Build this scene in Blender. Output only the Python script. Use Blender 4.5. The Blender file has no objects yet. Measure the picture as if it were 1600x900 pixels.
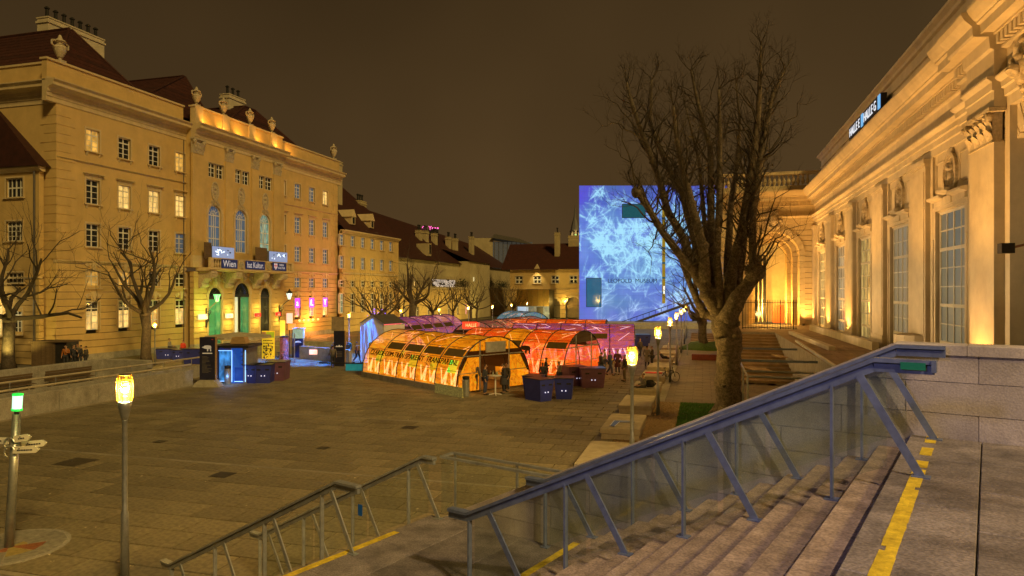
import bpy, bmesh, math, random
import numpy as np
from mathutils import Vector, Matrix
from math import sin, cos, pi, radians as R, atan2, sqrt
random.seed(7)
SC = bpy.context.scene
COL = SC.collection
# ------------------------------------------------------------------ camera
H, F, HY = 5.85, 1067.0, 455.0          # eye height in metres, focal length and horizon measured on the 1600 px photograph
YAW = math.atan(300 / 1067.0)
ca, sa = cos(YAW), sin(YAW)
cd = bpy.data.cameras.new('camera'); cam = bpy.data.objects.new('camera', cd); COL.objects.link(cam)
cam.location = (0, 0, H); cam.rotation_euler = (pi / 2, 0, YAW)
cd.sensor_width = 36; cd.lens = F / 1600 * 36; cd.shift_y = 5 / 1600
cd.clip_start = .1; cd.clip_end = 3000
SC.camera = cam
# ------------------------------------------------------------------ world: city glow under low cloud
w = bpy.data.worlds.new('World'); SC.world = w; w.use_nodes = True
nt = w.node_tree; nt.nodes.clear()
wo = nt.nodes.new('ShaderNodeOutputWorld'); bg = nt.nodes.new('ShaderNodeBackground')
tc = nt.nodes.new('ShaderNodeTexCoord'); sx = nt.nodes.new('ShaderNodeSeparateXYZ')
rp = nt.nodes.new('ShaderNodeValToRGB'); nz = nt.nodes.new('ShaderNodeTexNoise'); mx = nt.nodes.new('ShaderNodeMix')
nt.links.new(tc.outputs['Generated'], sx.inputs[0]); nt.links.new(sx.outputs['Z'], rp.inputs[0])
rp.color_ramp.elements[0].position = .0; rp.color_ramp.elements[0].color = (.092, .052, .019, 1)
rp.color_ramp.elements[1].position = .55; rp.color_ramp.elements[1].color = (.031, .0178, .0062, 1)
nz.inputs['Scale'].default_value = 1.5; nz.inputs['Detail'].default_value = 3
nt.links.new(tc.outputs['Generated'], nz.inputs['Vector'])
mx.data_type = 'RGBA'; mx.blend_type = 'MULTIPLY'; mx.inputs[0].default_value = .85
nt.links.new(rp.outputs[0], mx.inputs[6]); nt.links.new(nz.outputs['Fac'], mx.inputs[7])
nt.links.new(mx.outputs[2], bg.inputs[0]); bg.inputs[1].default_value = 1.4
nt.links.new(bg.outputs[0], wo.inputs[0])
# ------------------------------------------------------------------ the broad warm flood of the court (one soft sun)
sl = bpy.data.lights.new('sun', 'SUN'); so = bpy.data.objects.new('sun', sl); COL.objects.link(so)
sl.energy = 1.6; sl.angle = R(9); sl.color = (1, .70, .235)
so.rotation_euler = Vector((-.60, .50, -.62)).to_track_quat('-Z', 'Y').to_euler()
SC.view_settings.view_transform = 'Standard'; SC.view_settings.look = 'None'
SC.view_settings.exposure = .15; SC.view_settings.gamma = 1
SC.render.engine = 'CYCLES'
SC.cycles.max_bounces = 6; SC.cycles.transparent_max_bounces = 24
SC.cycles.sample_clamp_indirect = 3

def lamp(name, kind, loc, energy, color=(1, .55, .2), to=None, size=.1, angle=60, blend=.5, parent=None):
    l = bpy.data.lights.new(name, kind); o = bpy.data.objects.new(name, l); COL.objects.link(o)
    l.energy = energy; l.color = color
    if kind == 'SPOT': l.spot_size = R(angle); l.spot_blend = blend
    if kind in ('POINT', 'SPOT'): l.shadow_soft_size = size
    if kind == 'AREA': l.size = size
    o.location = loc
    if to is not None: o.rotation_euler = (Vector(to) - Vector(loc)).to_track_quat('-Z', 'Y').to_euler()
    if parent: o.parent = parent
    return o
# ------------------------------------------------------------------ measuring helpers (photograph pixel -> place)
def P(px, py, z=0.0):
    k = (px - 800) / F; d = (H - z) * F / (py - HY)
    return Vector((d * (k * ca - sa), d * (k * sa + ca), z))
def Pd(px, d, z=0.0):
    k = (px - 800) / F
    return Vector((d * (k * ca - sa), d * (k * sa + ca), z))
def onX(px, X):
    k = (px - 800) / F; d = X / (k * ca - sa); return d * (k * sa + ca), d
def onY(px, Y):
    k = (px - 800) / F; d = Y / (k * sa + ca); return d * (k * ca - sa), d
def zat(py, d): return H - (py - HY) * d / F
# ------------------------------------------------------------------ mesh builder
class MB:
    def __init__(s): s.v = []; s.f = []; s.m = []
    def add(s, vs, fs, mi=0):
        b = len(s.v); s.v += [tuple(p) for p in vs]
        for q in fs: s.f.append(tuple(b + i for i in q)); s.m.append(mi)
        return s
    def box(s, x0, x1, y0, y1, z0, z1, mi=0):
        return s.add([(x0,y0,z0),(x1,y0,z0),(x1,y1,z0),(x0,y1,z0),(x0,y0,z1),(x1,y0,z1),(x1,y1,z1),(x0,y1,z1)],
              [(0,3,2,1),(4,5,6,7),(0,1,5,4),(1,2,6,5),(2,3,7,6),(3,0,4,7)], mi)
    def cbox(s, x0, x1, y0, y1, z0, z1, c=.015, mi=0):   # box with chamfered top edges
        return s.add([(x0,y0,z0),(x1,y0,z0),(x1,y1,z0),(x0,y1,z0),(x0,y0,z1-c),(x1,y0,z1-c),(x1,y1,z1-c),(x0,y1,z1-c),
                      (x0+c,y0+c,z1),(x1-c,y0+c,z1),(x1-c,y1-c,z1),(x0+c,y1-c,z1)],
              [(0,3,2,1),(0,1,5,4),(1,2,6,5),(2,3,7,6),(3,0,4,7),(4,5,9,8),(5,6,10,9),(6,7,11,10),(7,4,8,11),(8,9,10,11)], mi)
    def prism(s, pts, a0, a1, axis='y', mi=0):
        n = len(pts)
        def mk(p, a): return (p[0], a, p[1]) if axis == 'y' else (a, p[0], p[1]) if axis == 'x' else (p[0], p[1], a)
        vs = [mk(p, a0) for p in pts] + [mk(p, a1) for p in pts]
        fs = [tuple(range(n)), tuple(range(2*n-1, n-1, -1))] + [(i, (i+1) % n + 0, (i+1) % n + n, i + n) for i in range(n)]
        return s.add(vs, fs, mi)
    def profile(s, prof, x0, x1, mi=0, axis='x'):  # closed section in (y,z) swept along x
        return s.prism(prof, x0, x1, axis, mi)
    def bar(s, a, b, w, h=None, up=(0,0,1), mi=0):  # rectangular bar between two points
        a = Vector(a); b = Vector(b); h = w if h is None else h
        d = (b - a).normalized(); u = Vector(up)
        if abs(d.dot(u)) > .97: u = Vector((0, 1, 0)) if abs(d.y) < .9 else Vector((1, 0, 0))
        x = d.cross(u).normalized(); y = x.cross(d).normalized()
        c = [(-1,-1),(1,-1),(1,1),(-1,1)]
        vs = [p + x*(w/2*i) + y*(h/2*j) for p in (a, b) for i, j in c]
        return s.add(vs, [(0,1,2,3),(7,6,5,4),(0,4,5,1),(1,5,6,2),(2,6,7,3),(3,7,4,0)], mi)
    def tube(s, pts, r, n=6, mi=0, caps=True):
        pts = [Vector(p) for p in pts]; k = len(pts)
        if not isinstance(r, (list, tuple)): r = [r] * k
        vs = []; fs = []; px = None
        for i, p in enumerate(pts):
            d = (pts[min(i+1, k-1)] - pts[max(i-1, 0)])
            d = d.normalized() if d.length > 1e-9 else Vector((0, 0, 1))
            if px is None:
                px = d.orthogonal().normalized()
            else:
                px = px - d * px.dot(d); px = px.normalized() if px.length > 1e-6 else d.orthogonal().normalized()
            py = d.cross(px)
            for j in range(n):
                a = 2*pi*j/n; vs.append(p + (px*cos(a) + py*sin(a)) * r[i])
        for i in range(k-1):
            for j in range(n):
                a = i*n+j; b = i*n+(j+1) % n; fs.append((a, b, b+n, a+n))
        if caps: fs.append(tuple(range(n-1, -1, -1))); fs.append(tuple((k-1)*n+j for j in range(n)))
        return s.add(vs, fs, mi)
    def lathe(s, cx, cy, prof, n=12, mi=0, cap=True):
        vs = [(cx + r*cos(2*pi*j/n), cy + r*sin(2*pi*j/n), z) for r, z in prof for j in range(n)]
        fs = [(i*n+j, i*n+(j+1) % n, (i+1)*n+(j+1) % n, (i+1)*n+j) for i in range(len(prof)-1) for j in range(n)]
        if cap: fs.append(tuple(range(n-1, -1, -1))); fs.append(tuple((len(prof)-1)*n+j for j in range(n)))
        return s.add(vs, fs, mi)
    def blob(s, c, r, seed=0, n=6, m=4, mi=0, sq=(1,1,1)):
        rnd = random.Random(seed); vs = []; fs = []
        for i in range(m+1):
            th = pi*i/m
            for j in range(n):
                q = r*(1+rnd.uniform(-.18, .18)) if 0 < i < m else r
                ph = 2*pi*j/n
                vs.append((c[0]+q*sin(th)*cos(ph)*sq[0], c[1]+q*sin(th)*sin(ph)*sq[1], c[2]+q*cos(th)*sq[2]))
        for i in range(m):
            for j in range(n): fs.append((i*n+j, (i+1)*n+j, (i+1)*n+(j+1) % n, i*n+(j+1) % n))
        return s.add(vs, fs, mi)
    def ring(s, cx, cz, r0, r1, y0, y1, a0, a1, n=10, mi=0, gap=0, zs=1.0):  # arch ring of separate voussoirs in the xz plane
        for i in range(n):
            b0 = a0+(a1-a0)*i/n+gap/2; b1 = a0+(a1-a0)*(i+1)/n-gap/2
            q = [(r0, b0), (r1, b0), (r1, b1), (r0, b1)]
            s.prism([(cx+r*cos(a), cz+r*sin(a)*zs) for r, a in q], y0, y1, 'y', mi)
        return s
    def mul(s, M, start=0):
        for i in range(start, len(s.v)): s.v[i] = tuple(M @ Vector(s.v[i]))
        return s
    def mesh(s, name, mats, smooth=False):
        me = bpy.data.meshes.new(name); me.from_pydata(s.v, [], s.f)
        if not isinstance(mats, (list, tuple)): mats = [mats]
        for m in mats: me.materials.append(m)
        if len(mats) > 1: me.polygons.foreach_set('material_index', s.m)
        if smooth: me.polygons.foreach_set('use_smooth', [True]*len(s.f))
        bm = bmesh.new(); bm.from_mesh(me); bmesh.ops.recalc_face_normals(bm, faces=bm.faces); bm.to_mesh(me); bm.free()
        return me
    def build(s, name, mats, parent=None, smooth=False, loc=None, rz=0, **kw):
        o = bpy.data.objects.new(name, s.mesh(name, mats, smooth)); COL.objects.link(o)
        if parent is not None: o.parent = parent
        if loc is not None: o.location = loc
        if rz: o.rotation_euler = (0, 0, rz)
        for k, v in kw.items(): o[k] = v
        return o
def thing(name, label=None, cat=None, loc=(0,0,0), rz=0, group=None, kind=None):
    o = bpy.data.objects.new(name, None); COL.objects.link(o); o.location = loc; o.rotation_euler = (0, 0, rz)
    o.empty_display_size = .2
    return tag(o, label, cat, group, kind)
def tag(o, label=None, cat=None, group=None, kind=None):
    if label: o['label'] = label
    if cat: o['category'] = cat
    if group: o['group'] = group
    if kind: o['kind'] = kind
    return o
def dup(root, loc=None, rz=None, label=None, scale=None, group=None):
    def cp(o, par):
        c = o.copy(); COL.objects.link(c)
        if par: c.parent = par
        for ch in kids.get(o, []): cp(ch, c)
        return c
    kids = {}
    st = [root]
    while st:
        o = st.pop(); kids[o] = list(o.children); st += kids[o]
    r = cp(root, None)
    if loc is not None: r.location = loc
    if rz is not None: r.rotation_euler = (r.rotation_euler[0], r.rotation_euler[1], rz)
    if scale: r.scale = (scale,)*3 if not isinstance(scale, tuple) else scale
    if label: r['label'] = label
    if group: r['group'] = group
    return r
def inst(me_obj, parent, M=None, loc=None, rz=0, name=None):
    c = me_obj.copy(); COL.objects.link(c); c.parent = parent
    if loc is not None: c.location = loc
    c.rotation_euler = (0, 0, rz)
    return c
def text(name, body, size, m, parent, loc, rot, ext=.01, align='CENTER', sx_=1.0):
    cu = bpy.data.curves.new(name, 'FONT'); cu.body = body; cu.size = size; cu.extrude = ext; cu.align_x = align; cu.align_y = 'CENTER'
    cu.resolution_u = 3; cu.materials.append(m)
    t = bpy.data.objects.new(name, cu); COL.objects.link(t)
    me = bpy.data.meshes.new_from_object(t, depsgraph=bpy.context.evaluated_depsgraph_get())
    bpy.data.objects.remove(t); o = bpy.data.objects.new(name, me); COL.objects.link(o); o.parent = parent
    o.location = loc; o.rotation_euler = rot; o.scale = (sx_, 1, 1); o['kind'] = 'thing'; return o
# ------------------------------------------------------------------ materials
MATS = {}
def mat(name, col, rough=.75, metal=0, var=.25, scale=3, bump=.15, bscale=40, isl=.12, emis=None, es=0, spec=.4, stain=0, wood=False, dirt=(.5,.45,.38), grain=0, gscale=22):
    if name in MATS: return MATS[name]
    m = bpy.data.materials.new(name); m.use_nodes = True; t = m.node_tree; N = t.nodes; L = t.links.new
    b = N['Principled BSDF']; b.inputs['Roughness'].default_value = rough; b.inputs['Metallic'].default_value = metal
    b.inputs['Specular IOR Level'].default_value = spec
    tc = N.new('ShaderNodeTexCoord'); mp = N.new('ShaderNodeMapping'); L(tc.outputs['Object'], mp.inputs[0])
    if wood: mp.inputs['Scale'].default_value = (1, 12, 12)
    n1 = N.new('ShaderNodeTexNoise'); n1.inputs['Scale'].default_value = scale; n1.inputs['Detail'].default_value = 6; n1.inputs['Roughness'].default_value = .65
    L(mp.outputs[0], n1.inputs['Vector'])
    r = N.new('ShaderNodeMapRange'); r.inputs[1].default_value = .3; r.inputs[2].default_value = .7; r.inputs[3].default_value = 1-var; r.inputs[4].default_value = 1+var
    L(n1.outputs['Fac'], r.inputs[0])
    oi = N.new('ShaderNodeObjectInfo'); ge = N.new('ShaderNodeNewGeometry')
    ad = N.new('ShaderNodeMath'); ad.operation = 'ADD'; L(oi.outputs['Random'], ad.inputs[0]); L(ge.outputs['Random Per Island'], ad.inputs[1])
    fr = N.new('ShaderNodeMath'); fr.operation = 'FRACT'; L(ad.outputs[0], fr.inputs[0])
    r2 = N.new('ShaderNodeMapRange'); r2.inputs[3].default_value = 1-isl; r2.inputs[4].default_value = 1+isl; L(fr.outputs[0], r2.inputs[0])
    mu = N.new('ShaderNodeMath'); mu.operation = 'MULTIPLY'; L(r.outputs[0], mu.inputs[0]); L(r2.outputs[0], mu.inputs[1])
    if grain:
        n5 = N.new('ShaderNodeTexNoise'); n5.inputs['Scale'].default_value = gscale; n5.inputs['Detail'].default_value = 3; L(tc.outputs['Object'], n5.inputs['Vector'])
        r5 = N.new('ShaderNodeMapRange'); r5.inputs[1].default_value = .38; r5.inputs[2].default_value = .62; r5.inputs[3].default_value = 1-grain; r5.inputs[4].default_value = 1+grain; L(n5.outputs['Fac'], r5.inputs[0])
        m5 = N.new('ShaderNodeMath'); m5.operation = 'MULTIPLY'; L(mu.outputs[0], m5.inputs[0]); L(r5.outputs[0], m5.inputs[1]); mu = m5
    sc = N.new('ShaderNodeVectorMath'); sc.operation = 'SCALE'; sc.inputs[0].default_value = col[:3]; L(mu.outputs[0], sc.inputs['Scale'])
    out = sc.outputs[0]
    if stain:
        n3 = N.new('ShaderNodeTexNoise'); n3.inputs['Scale'].default_value = scale*.35; n3.inputs['Detail'].default_value = 8; n3.inputs['Roughness'].default_value = .7
        mp3 = N.new('ShaderNodeMapping'); mp3.inputs['Scale'].default_value = (1, 1, .35); L(tc.outputs['Object'], mp3.inputs[0]); L(mp3.outputs[0], n3.inputs['Vector'])
        r3 = N.new('ShaderNodeMapRange'); r3.inputs[1].default_value = .48; r3.inputs[2].default_value = .75; r3.inputs[4].default_value = stain; L(n3.outputs['Fac'], r3.inputs[0])
        mm = N.new('ShaderNodeMix'); mm.data_type = 'RGBA'; mm.blend_type = 'MULTIPLY'; L(r3.outputs[0], mm.inputs[0]); L(out, mm.inputs[6]); mm.inputs[7].default_value = (*dirt, 1); out = mm.outputs[2]
    L(out, b.inputs['Base Color'])
    if bump:
        n2 = N.new('ShaderNodeTexNoise'); n2.inputs['Scale'].default_value = bscale; n2.inputs['Detail'].default_value = 5
        L(mp.outputs[0], n2.inputs['Vector'])
        bp = N.new('ShaderNodeBump'); bp.inputs['Strength'].default_value = bump; bp.inputs['Distance'].default_value = .02; L(n2.outputs['Fac'], bp.inputs['Height'])
        L(bp.outputs[0], b.inputs['Normal'])
    if emis: b.inputs['Emission Color'].default_value = (*emis, 1); b.inputs['Emission Strength'].default_value = es
    MATS[name] = m; return m
def glass(name, tint, alpha, rough=.03):
    m = bpy.data.materials.new(name); m.use_nodes = True; t = m.node_tree; N = t.nodes; L = t.links.new; N.clear()
    o = N.new('ShaderNodeOutputMaterial'); tr = N.new('ShaderNodeBsdfTransparent'); gl = N.new('ShaderNodeBsdfGlossy'); df = N.new('ShaderNodeBsdfDiffuse')
    tr.inputs[0].default_value = (*tint, 1); gl.inputs['Roughness'].default_value = rough; df.inputs[0].default_value = (.35, .38, .34, 1)
    lw_ = N.new('ShaderNodeLayerWeight'); lw_.inputs[0].default_value = .5
    pw = N.new('ShaderNodeMath'); pw.operation = 'POWER'; L(lw_.outputs['Facing'], pw.inputs[0]); pw.inputs[1].default_value = 4
    fr = N.new('ShaderNodeMapRange'); L(pw.outputs[0], fr.inputs[0]); fr.inputs[3].default_value = .03; fr.inputs[4].default_value = .35
    m1 = N.new('ShaderNodeMixShader'); m2 = N.new('ShaderNodeMixShader')
    nz = N.new('ShaderNodeTexNoise'); nz.inputs['Scale'].default_value = 3; nz.inputs['Detail'].default_value = 5
    tcn = N.new('ShaderNodeTexCoord'); L(tcn.outputs['Object'], nz.inputs['Vector'])
    mr = N.new('ShaderNodeMapRange'); mr.inputs[1].default_value = .35; mr.inputs[2].default_value = .8; mr.inputs[4].default_value = alpha*2; L(nz.outputs['Fac'], mr.inputs[0])
    L(mr.outputs[0], m1.inputs[0]); L(tr.outputs[0], m1.inputs[1]); L(df.outputs[0], m1.inputs[2])
    L(fr.outputs[0], m2.inputs[0]); L(m1.outputs[0], m2.inputs[1]); L(gl.outputs[0], m2.inputs[2]); L(m2.outputs[0], o.inputs[0])
    return m
def litpane(name, col, es, dark=.35, scale=1.2):   # a lit window: curtains and things behind it break the light up
    m = bpy.data.materials.new(name); m.use_nodes = True; t = m.node_tree; N = t.nodes; L = t.links.new
    b = N['Principled BSDF']; b.inputs['Base Color'].default_value = (.05, .05, .05, 1); b.inputs['Roughness'].default_value = .1
    tc = N.new('ShaderNodeTexCoord'); mp = N.new('ShaderNodeMapping'); mp.inputs['Scale'].default_value = (2.2, 2.2, 1.1); L(tc.outputs['Object'], mp.inputs[0])
    n = N.new('ShaderNodeTexNoise'); n.inputs['Scale'].default_value = scale; n.inputs['Detail'].default_value = 4; L(mp.outputs[0], n.inputs['Vector'])
    r = N.new('ShaderNodeMapRange'); r.inputs[1].default_value = .35; r.inputs[2].default_value = .65; r.inputs[3].default_value = dark*es; r.inputs[4].default_value = es*1.25; L(n.outputs['Fac'], r.inputs[0])
    b.inputs['Emission Color'].default_value = (*col, 1); L(r.outputs[0], b.inputs['Emission Strength']); return m
def emat(name, col, es):
    if name in MATS: return MATS[name]
    m = bpy.data.materials.new(name); m.use_nodes = True; b = m.node_tree.nodes['Principled BSDF']
    b.inputs['Base Color'].default_value = (*[min(1, x) for x in col], 1); b.inputs['Emission Color'].default_value = (*col, 1); b.inputs['Emission Strength'].default_value = es
    MATS[name] = m; return m
STUCCO = mat('yellow_stucco', (.60, .42, .17), .85, var=.10, scale=.8, bump=.1, bscale=30, isl=.03, stain=.45)
STUCCO_T = mat('stucco_trim', (.60, .47, .27), .8, var=.10, scale=2, bump=.1, bscale=30, isl=.05, stain=.3)
CREAM = mat('cream_limestone', (.58, .50, .36), .75, var=.14, scale=1.2, bump=.2, bscale=25, isl=.06, stain=.5)
CARVED = mat('carved_stone', (.50, .42, .29), .8, var=.3, scale=9, bump=.5, bscale=22, isl=.05, stain=.4)
PALE = mat('pale_render', (.46, .38, .22), .85, var=.10, scale=.6, bump=.1, isl=.03, stain=.5)
ROOF = mat('roof_tiles', (.045, .012, .008), .7, var=.35, scale=2, bump=.3, bscale=12, isl=.2)
LEADM = mat('lead_grey', (.10, .09, .08), .5, var=.2)
WHITE = mat('white_paint', (.72, .70, .64), .5, var=.06, bump=.03, isl=.03)
DGLASS = mat('dark_window_glass', (.02, .022, .024), .06, var=.3, bump=0, isl=.3, spec=.8)
BGLASS = mat('blue_grey_window_glass', (.10, .14, .20), .12, var=.35, scale=1.5, bump=0, isl=.3, spec=.8, emis=(.16, .28, .45), es=.16)  # faint blue glow in unlit panes stands in for a reflection
LITW = litpane('lit_window_warm', (1, .60, .16), .95, dark=.5, scale=1.1)
LITO = litpane('lit_window_amber', (1, .50, .08), .75, dark=.45, scale=1.1)
LITP = litpane('lit_window_pink', (1, .25, .3), 1.1)
LITV = litpane('lit_window_violet', (.65, .18, 1), 1.3, dark=.7)
LITG = litpane('lit_window_green', (.45, .75, .5), .38)
METAL = mat('galvanised_steel', (.42, .43, .42), .38, metal=.75, var=.2, scale=8, bump=.05, isl=.05)
BLUEST = mat('blue_wash_steel', (.16, .195, .29), .42, metal=.25, var=.22, scale=9, bump=.06, isl=.06, stain=.4)  # blue light falling on the stair rails is put into the base colour
DARKM = mat('dark_metal', (.035, .033, .032), .5, metal=.5, var=.2)
CONC = mat('concrete', (.36, .33, .28), .9, var=.22, scale=2.5, bump=.35, bscale=40, stain=.6, grain=.12)
TERR = mat('pale_limestone_slabs', (.46, .40, .345), .8, var=.25, scale=1.6, bump=.3, bscale=40, isl=.16, stain=.75, grain=.10, gscale=60)
STEPM = mat('sandstone_steps', (.33, .25, .185), .85, var=.34, scale=5, bump=.5, bscale=45, isl=.16, stain=.7, grain=.22, gscale=45)
TERD = mat('grey_terrace_slabs', (.21, .18, .16), .7, var=.5, scale=2.2, bump=.5, bscale=35, isl=.16, stain=.8, grain=.22, gscale=45)
PAVE = mat('plaza_concrete_slabs', (.225, .185, .11), .72, var=.22, scale=.9, bump=.4, bscale=30, isl=.16, stain=.6, grain=.16, gscale=9)
PAVL = mat('pale_band_stone', (.30, .26, .19), .8, var=.15, bump=.2)
YELLOW = mat('worn_yellow_paint', (.72, .52, .03), .7, var=.3, scale=14, bump=.3, bscale=50, stain=.75)
WOODD = mat('brown_boards', (.13, .085, .045), .8, var=.3, scale=2, wood=True)
WOODL = mat('pale_boards', (.42, .26, .11), .7, var=.25, scale=2, wood=True)
BARK = mat('plane_bark', (.13, .10, .07), .9, var=.55, grain=.3, gscale=14, scale=5, bump=.8, bscale=18, isl=.04, stain=.6)
BARKD = mat('dark_bark', (.085, .066, .048), .9, var=.5, scale=5, bump=.6, bscale=18, isl=.04, stain=.5, grain=.25)
TWIG = mat('dark_twigs', (.07, .053, .036), .9, var=.2, bump=0, isl=.2)
NAVY = mat('navy_painted_panel', (.02, .025, .09), .4, var=.2, bump=.02)
# =================================================================== GROUND
g = MB(); g.box(-700, 700, -200, 1200, -.6, -.05)
tag(g.build('ground', mat('far_ground', (.10, .085, .06), .9)), kind='structure')
pl = thing('plaza_paving', kind='structure')
MB().box(-52, 12, 2, 150, -.16, -.11).build('bedding', mat('joint_sand', (.022, .018, .012), .95), pl)
cells = []
for j in range(0, 118):
    y0 = 6 + j*.98
    band = (j % 9 == 4)
    off = (j % 2)*.62
    if band: y1 = y0+.98
    for i in range(-1, 52):
        x0 = -49.5 + i*1.24 + off; x1 = x0+1.24
        cx, cy = (x0+x1)/2, y0+.49
        lim = -3.45 if cy < 75 else 11
        if x0 > lim-.15: continue
        x1 = min(x1, lim)
        d = -cx*sa + cy*ca; u = cx*ca + cy*sa
        if d < 8 or abs(u/d) > .85: continue
        cells.append((d, x0, x1, y0, y0+.98, band))
cells.sort()
rn = random.Random(3)
def slab(mb, x0, x1, y0, y1, z): mb.box(x0+.024, x1-.024, y0+.034, y1-.034, -.12, z)
rest = MB(); bandm = MB()
for n, (d, x0, x1, y0, y1, band) in enumerate(cells):
    z = rn.uniform(-.006, .002)
    if band: y1 -= .16
    if n < 290: 
        m = MB(); slab(m, x0-x0, x1-x0, 0, y1-y0, z); m.build('paving_slab', PAVE, pl, loc=(x0, y0, 0))
    else: slab(rest, x0, x1, y0, y1, z)
    if band: bandm.box(x0+.01, x1-.01, y1+.01, y1+.15, -.05, .001)
rest.build('paving_slab', PAVE, pl, kind='stuff')
bandm.build('drain_strip', PAVL, pl, kind='stuff')
# promenade right of the lamp row: narrow brown boards of stone, lawn and gravel round the trees
pr = thing('promenade_paving', kind='structure')
MB().box(-2.6, 30, 36.8, 150, -.11, -.032).build('bedding', mat('joint_sand', (.055,.045,.032)), pr)
PROM = mat('promenade_slabs', (.20, .14, .085), .8, var=.2, scale=1, bump=.3, isl=.1, stain=.5)
m = MB(); a = []
for j in range(150):
    y0 = 37 + j*.6
    for i in range(10):
        x0 = -2.3+i*1.0+(j % 2)*.5-.3
        a.append((y0, x0))
for n, (y0, x0) in enumerate(a):
    z = rn.uniform(-.004, .002)
    if n < 120: MB().box(max(.008, -2.0-x0), .992, .008, .592, -.05, z).build('paving_slab', PROM, pr, loc=(x0, y0, 0))
    else: m.box(max(x0+.008, -2.0), x0+.992, y0+.008, y0+.592, -.05, z)
m.build('paving_slab', PROM, pr, kind='stuff')
MB().box(-3.44, -2.02, 37.01, 75, -.1, -.004).build('block_bed', CONC, pr)
# gravel strip and lawn below the big tree
def sheet(x0, x1, y0, y1, nx, ny, z, amp, seed):
    b = MB(); r_ = random.Random(seed); vs = [(x0+(x1-x0)*i/nx, y0+(y1-y0)*j/ny, z+r_.uniform(0, amp)) for j in range(ny+1) for i in range(nx+1)]
    b.add(vs, [(j*(nx+1)+i, j*(nx+1)+i+1, (j+1)*(nx+1)+i+1, (j+1)*(nx+1)+i) for j in range(ny) for i in range(nx)]); return b
tag(sheet(-3.45, -1.15, 14, 37, 40, 240, -.03, .05, 5).build('gravel_bed', mat('gravel', (.24, .16, .08), .95, var=.5, scale=14, bump=.8, bscale=60)), kind='stuff')
tag(sheet(-1.2, 9.8, 14, 37, 20, 40, -.03, .02, 6).build('earth', mat('lawn_earth', (.05, .055, .02), .95, var=.3, scale=8)), kind='structure')
gr = MB(); r_ = random.Random(8)
for i in range(34000):
    x = r_.uniform(-1.18, 2.6); y = r_.uniform(20, 36.9); h = r_.uniform(.04, .10); a_ = r_.uniform(0, pi); w_ = .016
    q = r_.uniform(-.04, .04)
    gr.add([(x-w_*cos(a_), y-w_*sin(a_), -.02), (x+w_*cos(a_), y+w_*sin(a_), -.02), (x+q, y+q, h)], [(0, 1, 2)])
GRASS = mat('grass_blades', (.06, .16, .018), .7, var=.4, scale=1, bump=0, isl=.35)
tag(gr.build('lawn_grass', GRASS), kind='stuff')
lf = MB()
for i in range(260):
    x = r_.uniform(-3, 3); y = r_.uniform(18, 36); z = r_.uniform(.03, .1); a_ = r_.uniform(0, 6); s_ = r_.uniform(.03, .07)
    lf.add([(x, y, z), (x+s_*cos(a_), y+s_*sin(a_), z+.01), (x+s_*cos(a_+.9)*1.2, y+s_*sin(a_+.9)*1.2, z+.02), (x+s_*cos(a_+1.8), y+s_*sin(a_+1.8), z)], [(0, 1, 2, 3)])
tag(lf.build('fallen_leaves', mat('dry_leaves', (.30, .17, .05), .8, isl=.4)), kind='stuff')

# =================================================================== FOREGROUND STAIRS (frame: x down the stairs, y toward the viewer)
ST = Vector((2.131, 8.19, 0)); SANG = atan2(.3287, -.944)
ZT = H-1.534; RI = .1525; TR = .316; ZL = ZT-14*RI; S0 = 6.82; RI2 = ZL/14.0
def frame(name, **k): return thing(name, loc=ST, rz=SANG, **k)
stairs = frame('stairs', kind='structure')
rn = random.Random(11)
def steps(s0, zt, ri, first, last, t1):
    for k in range(first, last+1):
        z = zt-k*ri; x0 = s0+(k-1)*TR; x1 = x0+TR
        t = -.02 - rn.uniform(0, 1.4) if k % 2 else -.02-rn.uniform(.9, 2.0)
        while t < t1:
            L_ = 2.35; a0 = max(t, .0); b0 = min(t+L_, t1)
            if b0-a0 > .1:
                m = MB(); m.prism([(x0-.08, z-ri-.02), (x1, z-ri-.02), (x1, z-.012), (x1-.012, z), (x0-.08, z)], a0+.003, b0-.003)
                dx = x0
                m.build('stone_step', STEPM, stairs)
            t += L_
steps(0, ZT, RI, 1, 13, 11.5)
steps(S0, ZL, RI2, 1, 13, 7.5)
core = MB()
core.prism([(-.1, ZT-.25), (13*TR, ZL-.2), (S0, ZL-.2), (S0+13*TR, -.2), (-.1, -.2)], .02, 11.4)
core.build('stair_core', CONC, stairs)
# landing slabs
ld = frame('landing', kind='structure')
x0l = 13*TR
for i in range(3):
    for j in range(9):
        xa = x0l+(S0-x0l)*i/3; ya = j*1.3-(.4 if i % 2 else 0)
        y0_ = max(ya, 0)
        MB().cbox(xa+.004, xa+(S0-x0l)/3-.004, y0_+.004, ya+1.296, ZL-.1, ZL+rn.uniform(-.002, .002), .006).build('stone_slab', TERD, ld)
# terrace slabs: a border course, then large grey slabs
te = frame('terrace', kind='structure')
MB().box(-14, -.12, -.02, 14, ZT-.5, ZT-.05).build('terrace_core', CONC, te)
EDGE = TERD
for j in range(9):
    MB().cbox(-.62, .0, j*1.6-.5+.003 if j else .003, (j+1)*1.6-.503, ZT-.16, ZT, .006).build('edge_stone', EDGE, te)
for i in range(7):
    for j in range(12):
        xa = -.624-(i+1)*1.3; ya = j*1.05-(.5 if i % 2 else 0)
        MB().cbox(xa+.005, xa+1.295, max(ya, 0)+.005, ya+1.045, ZT-.12, ZT+rn.uniform(-.003, .001), .006).build('stone_slab', TERD, te)
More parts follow.
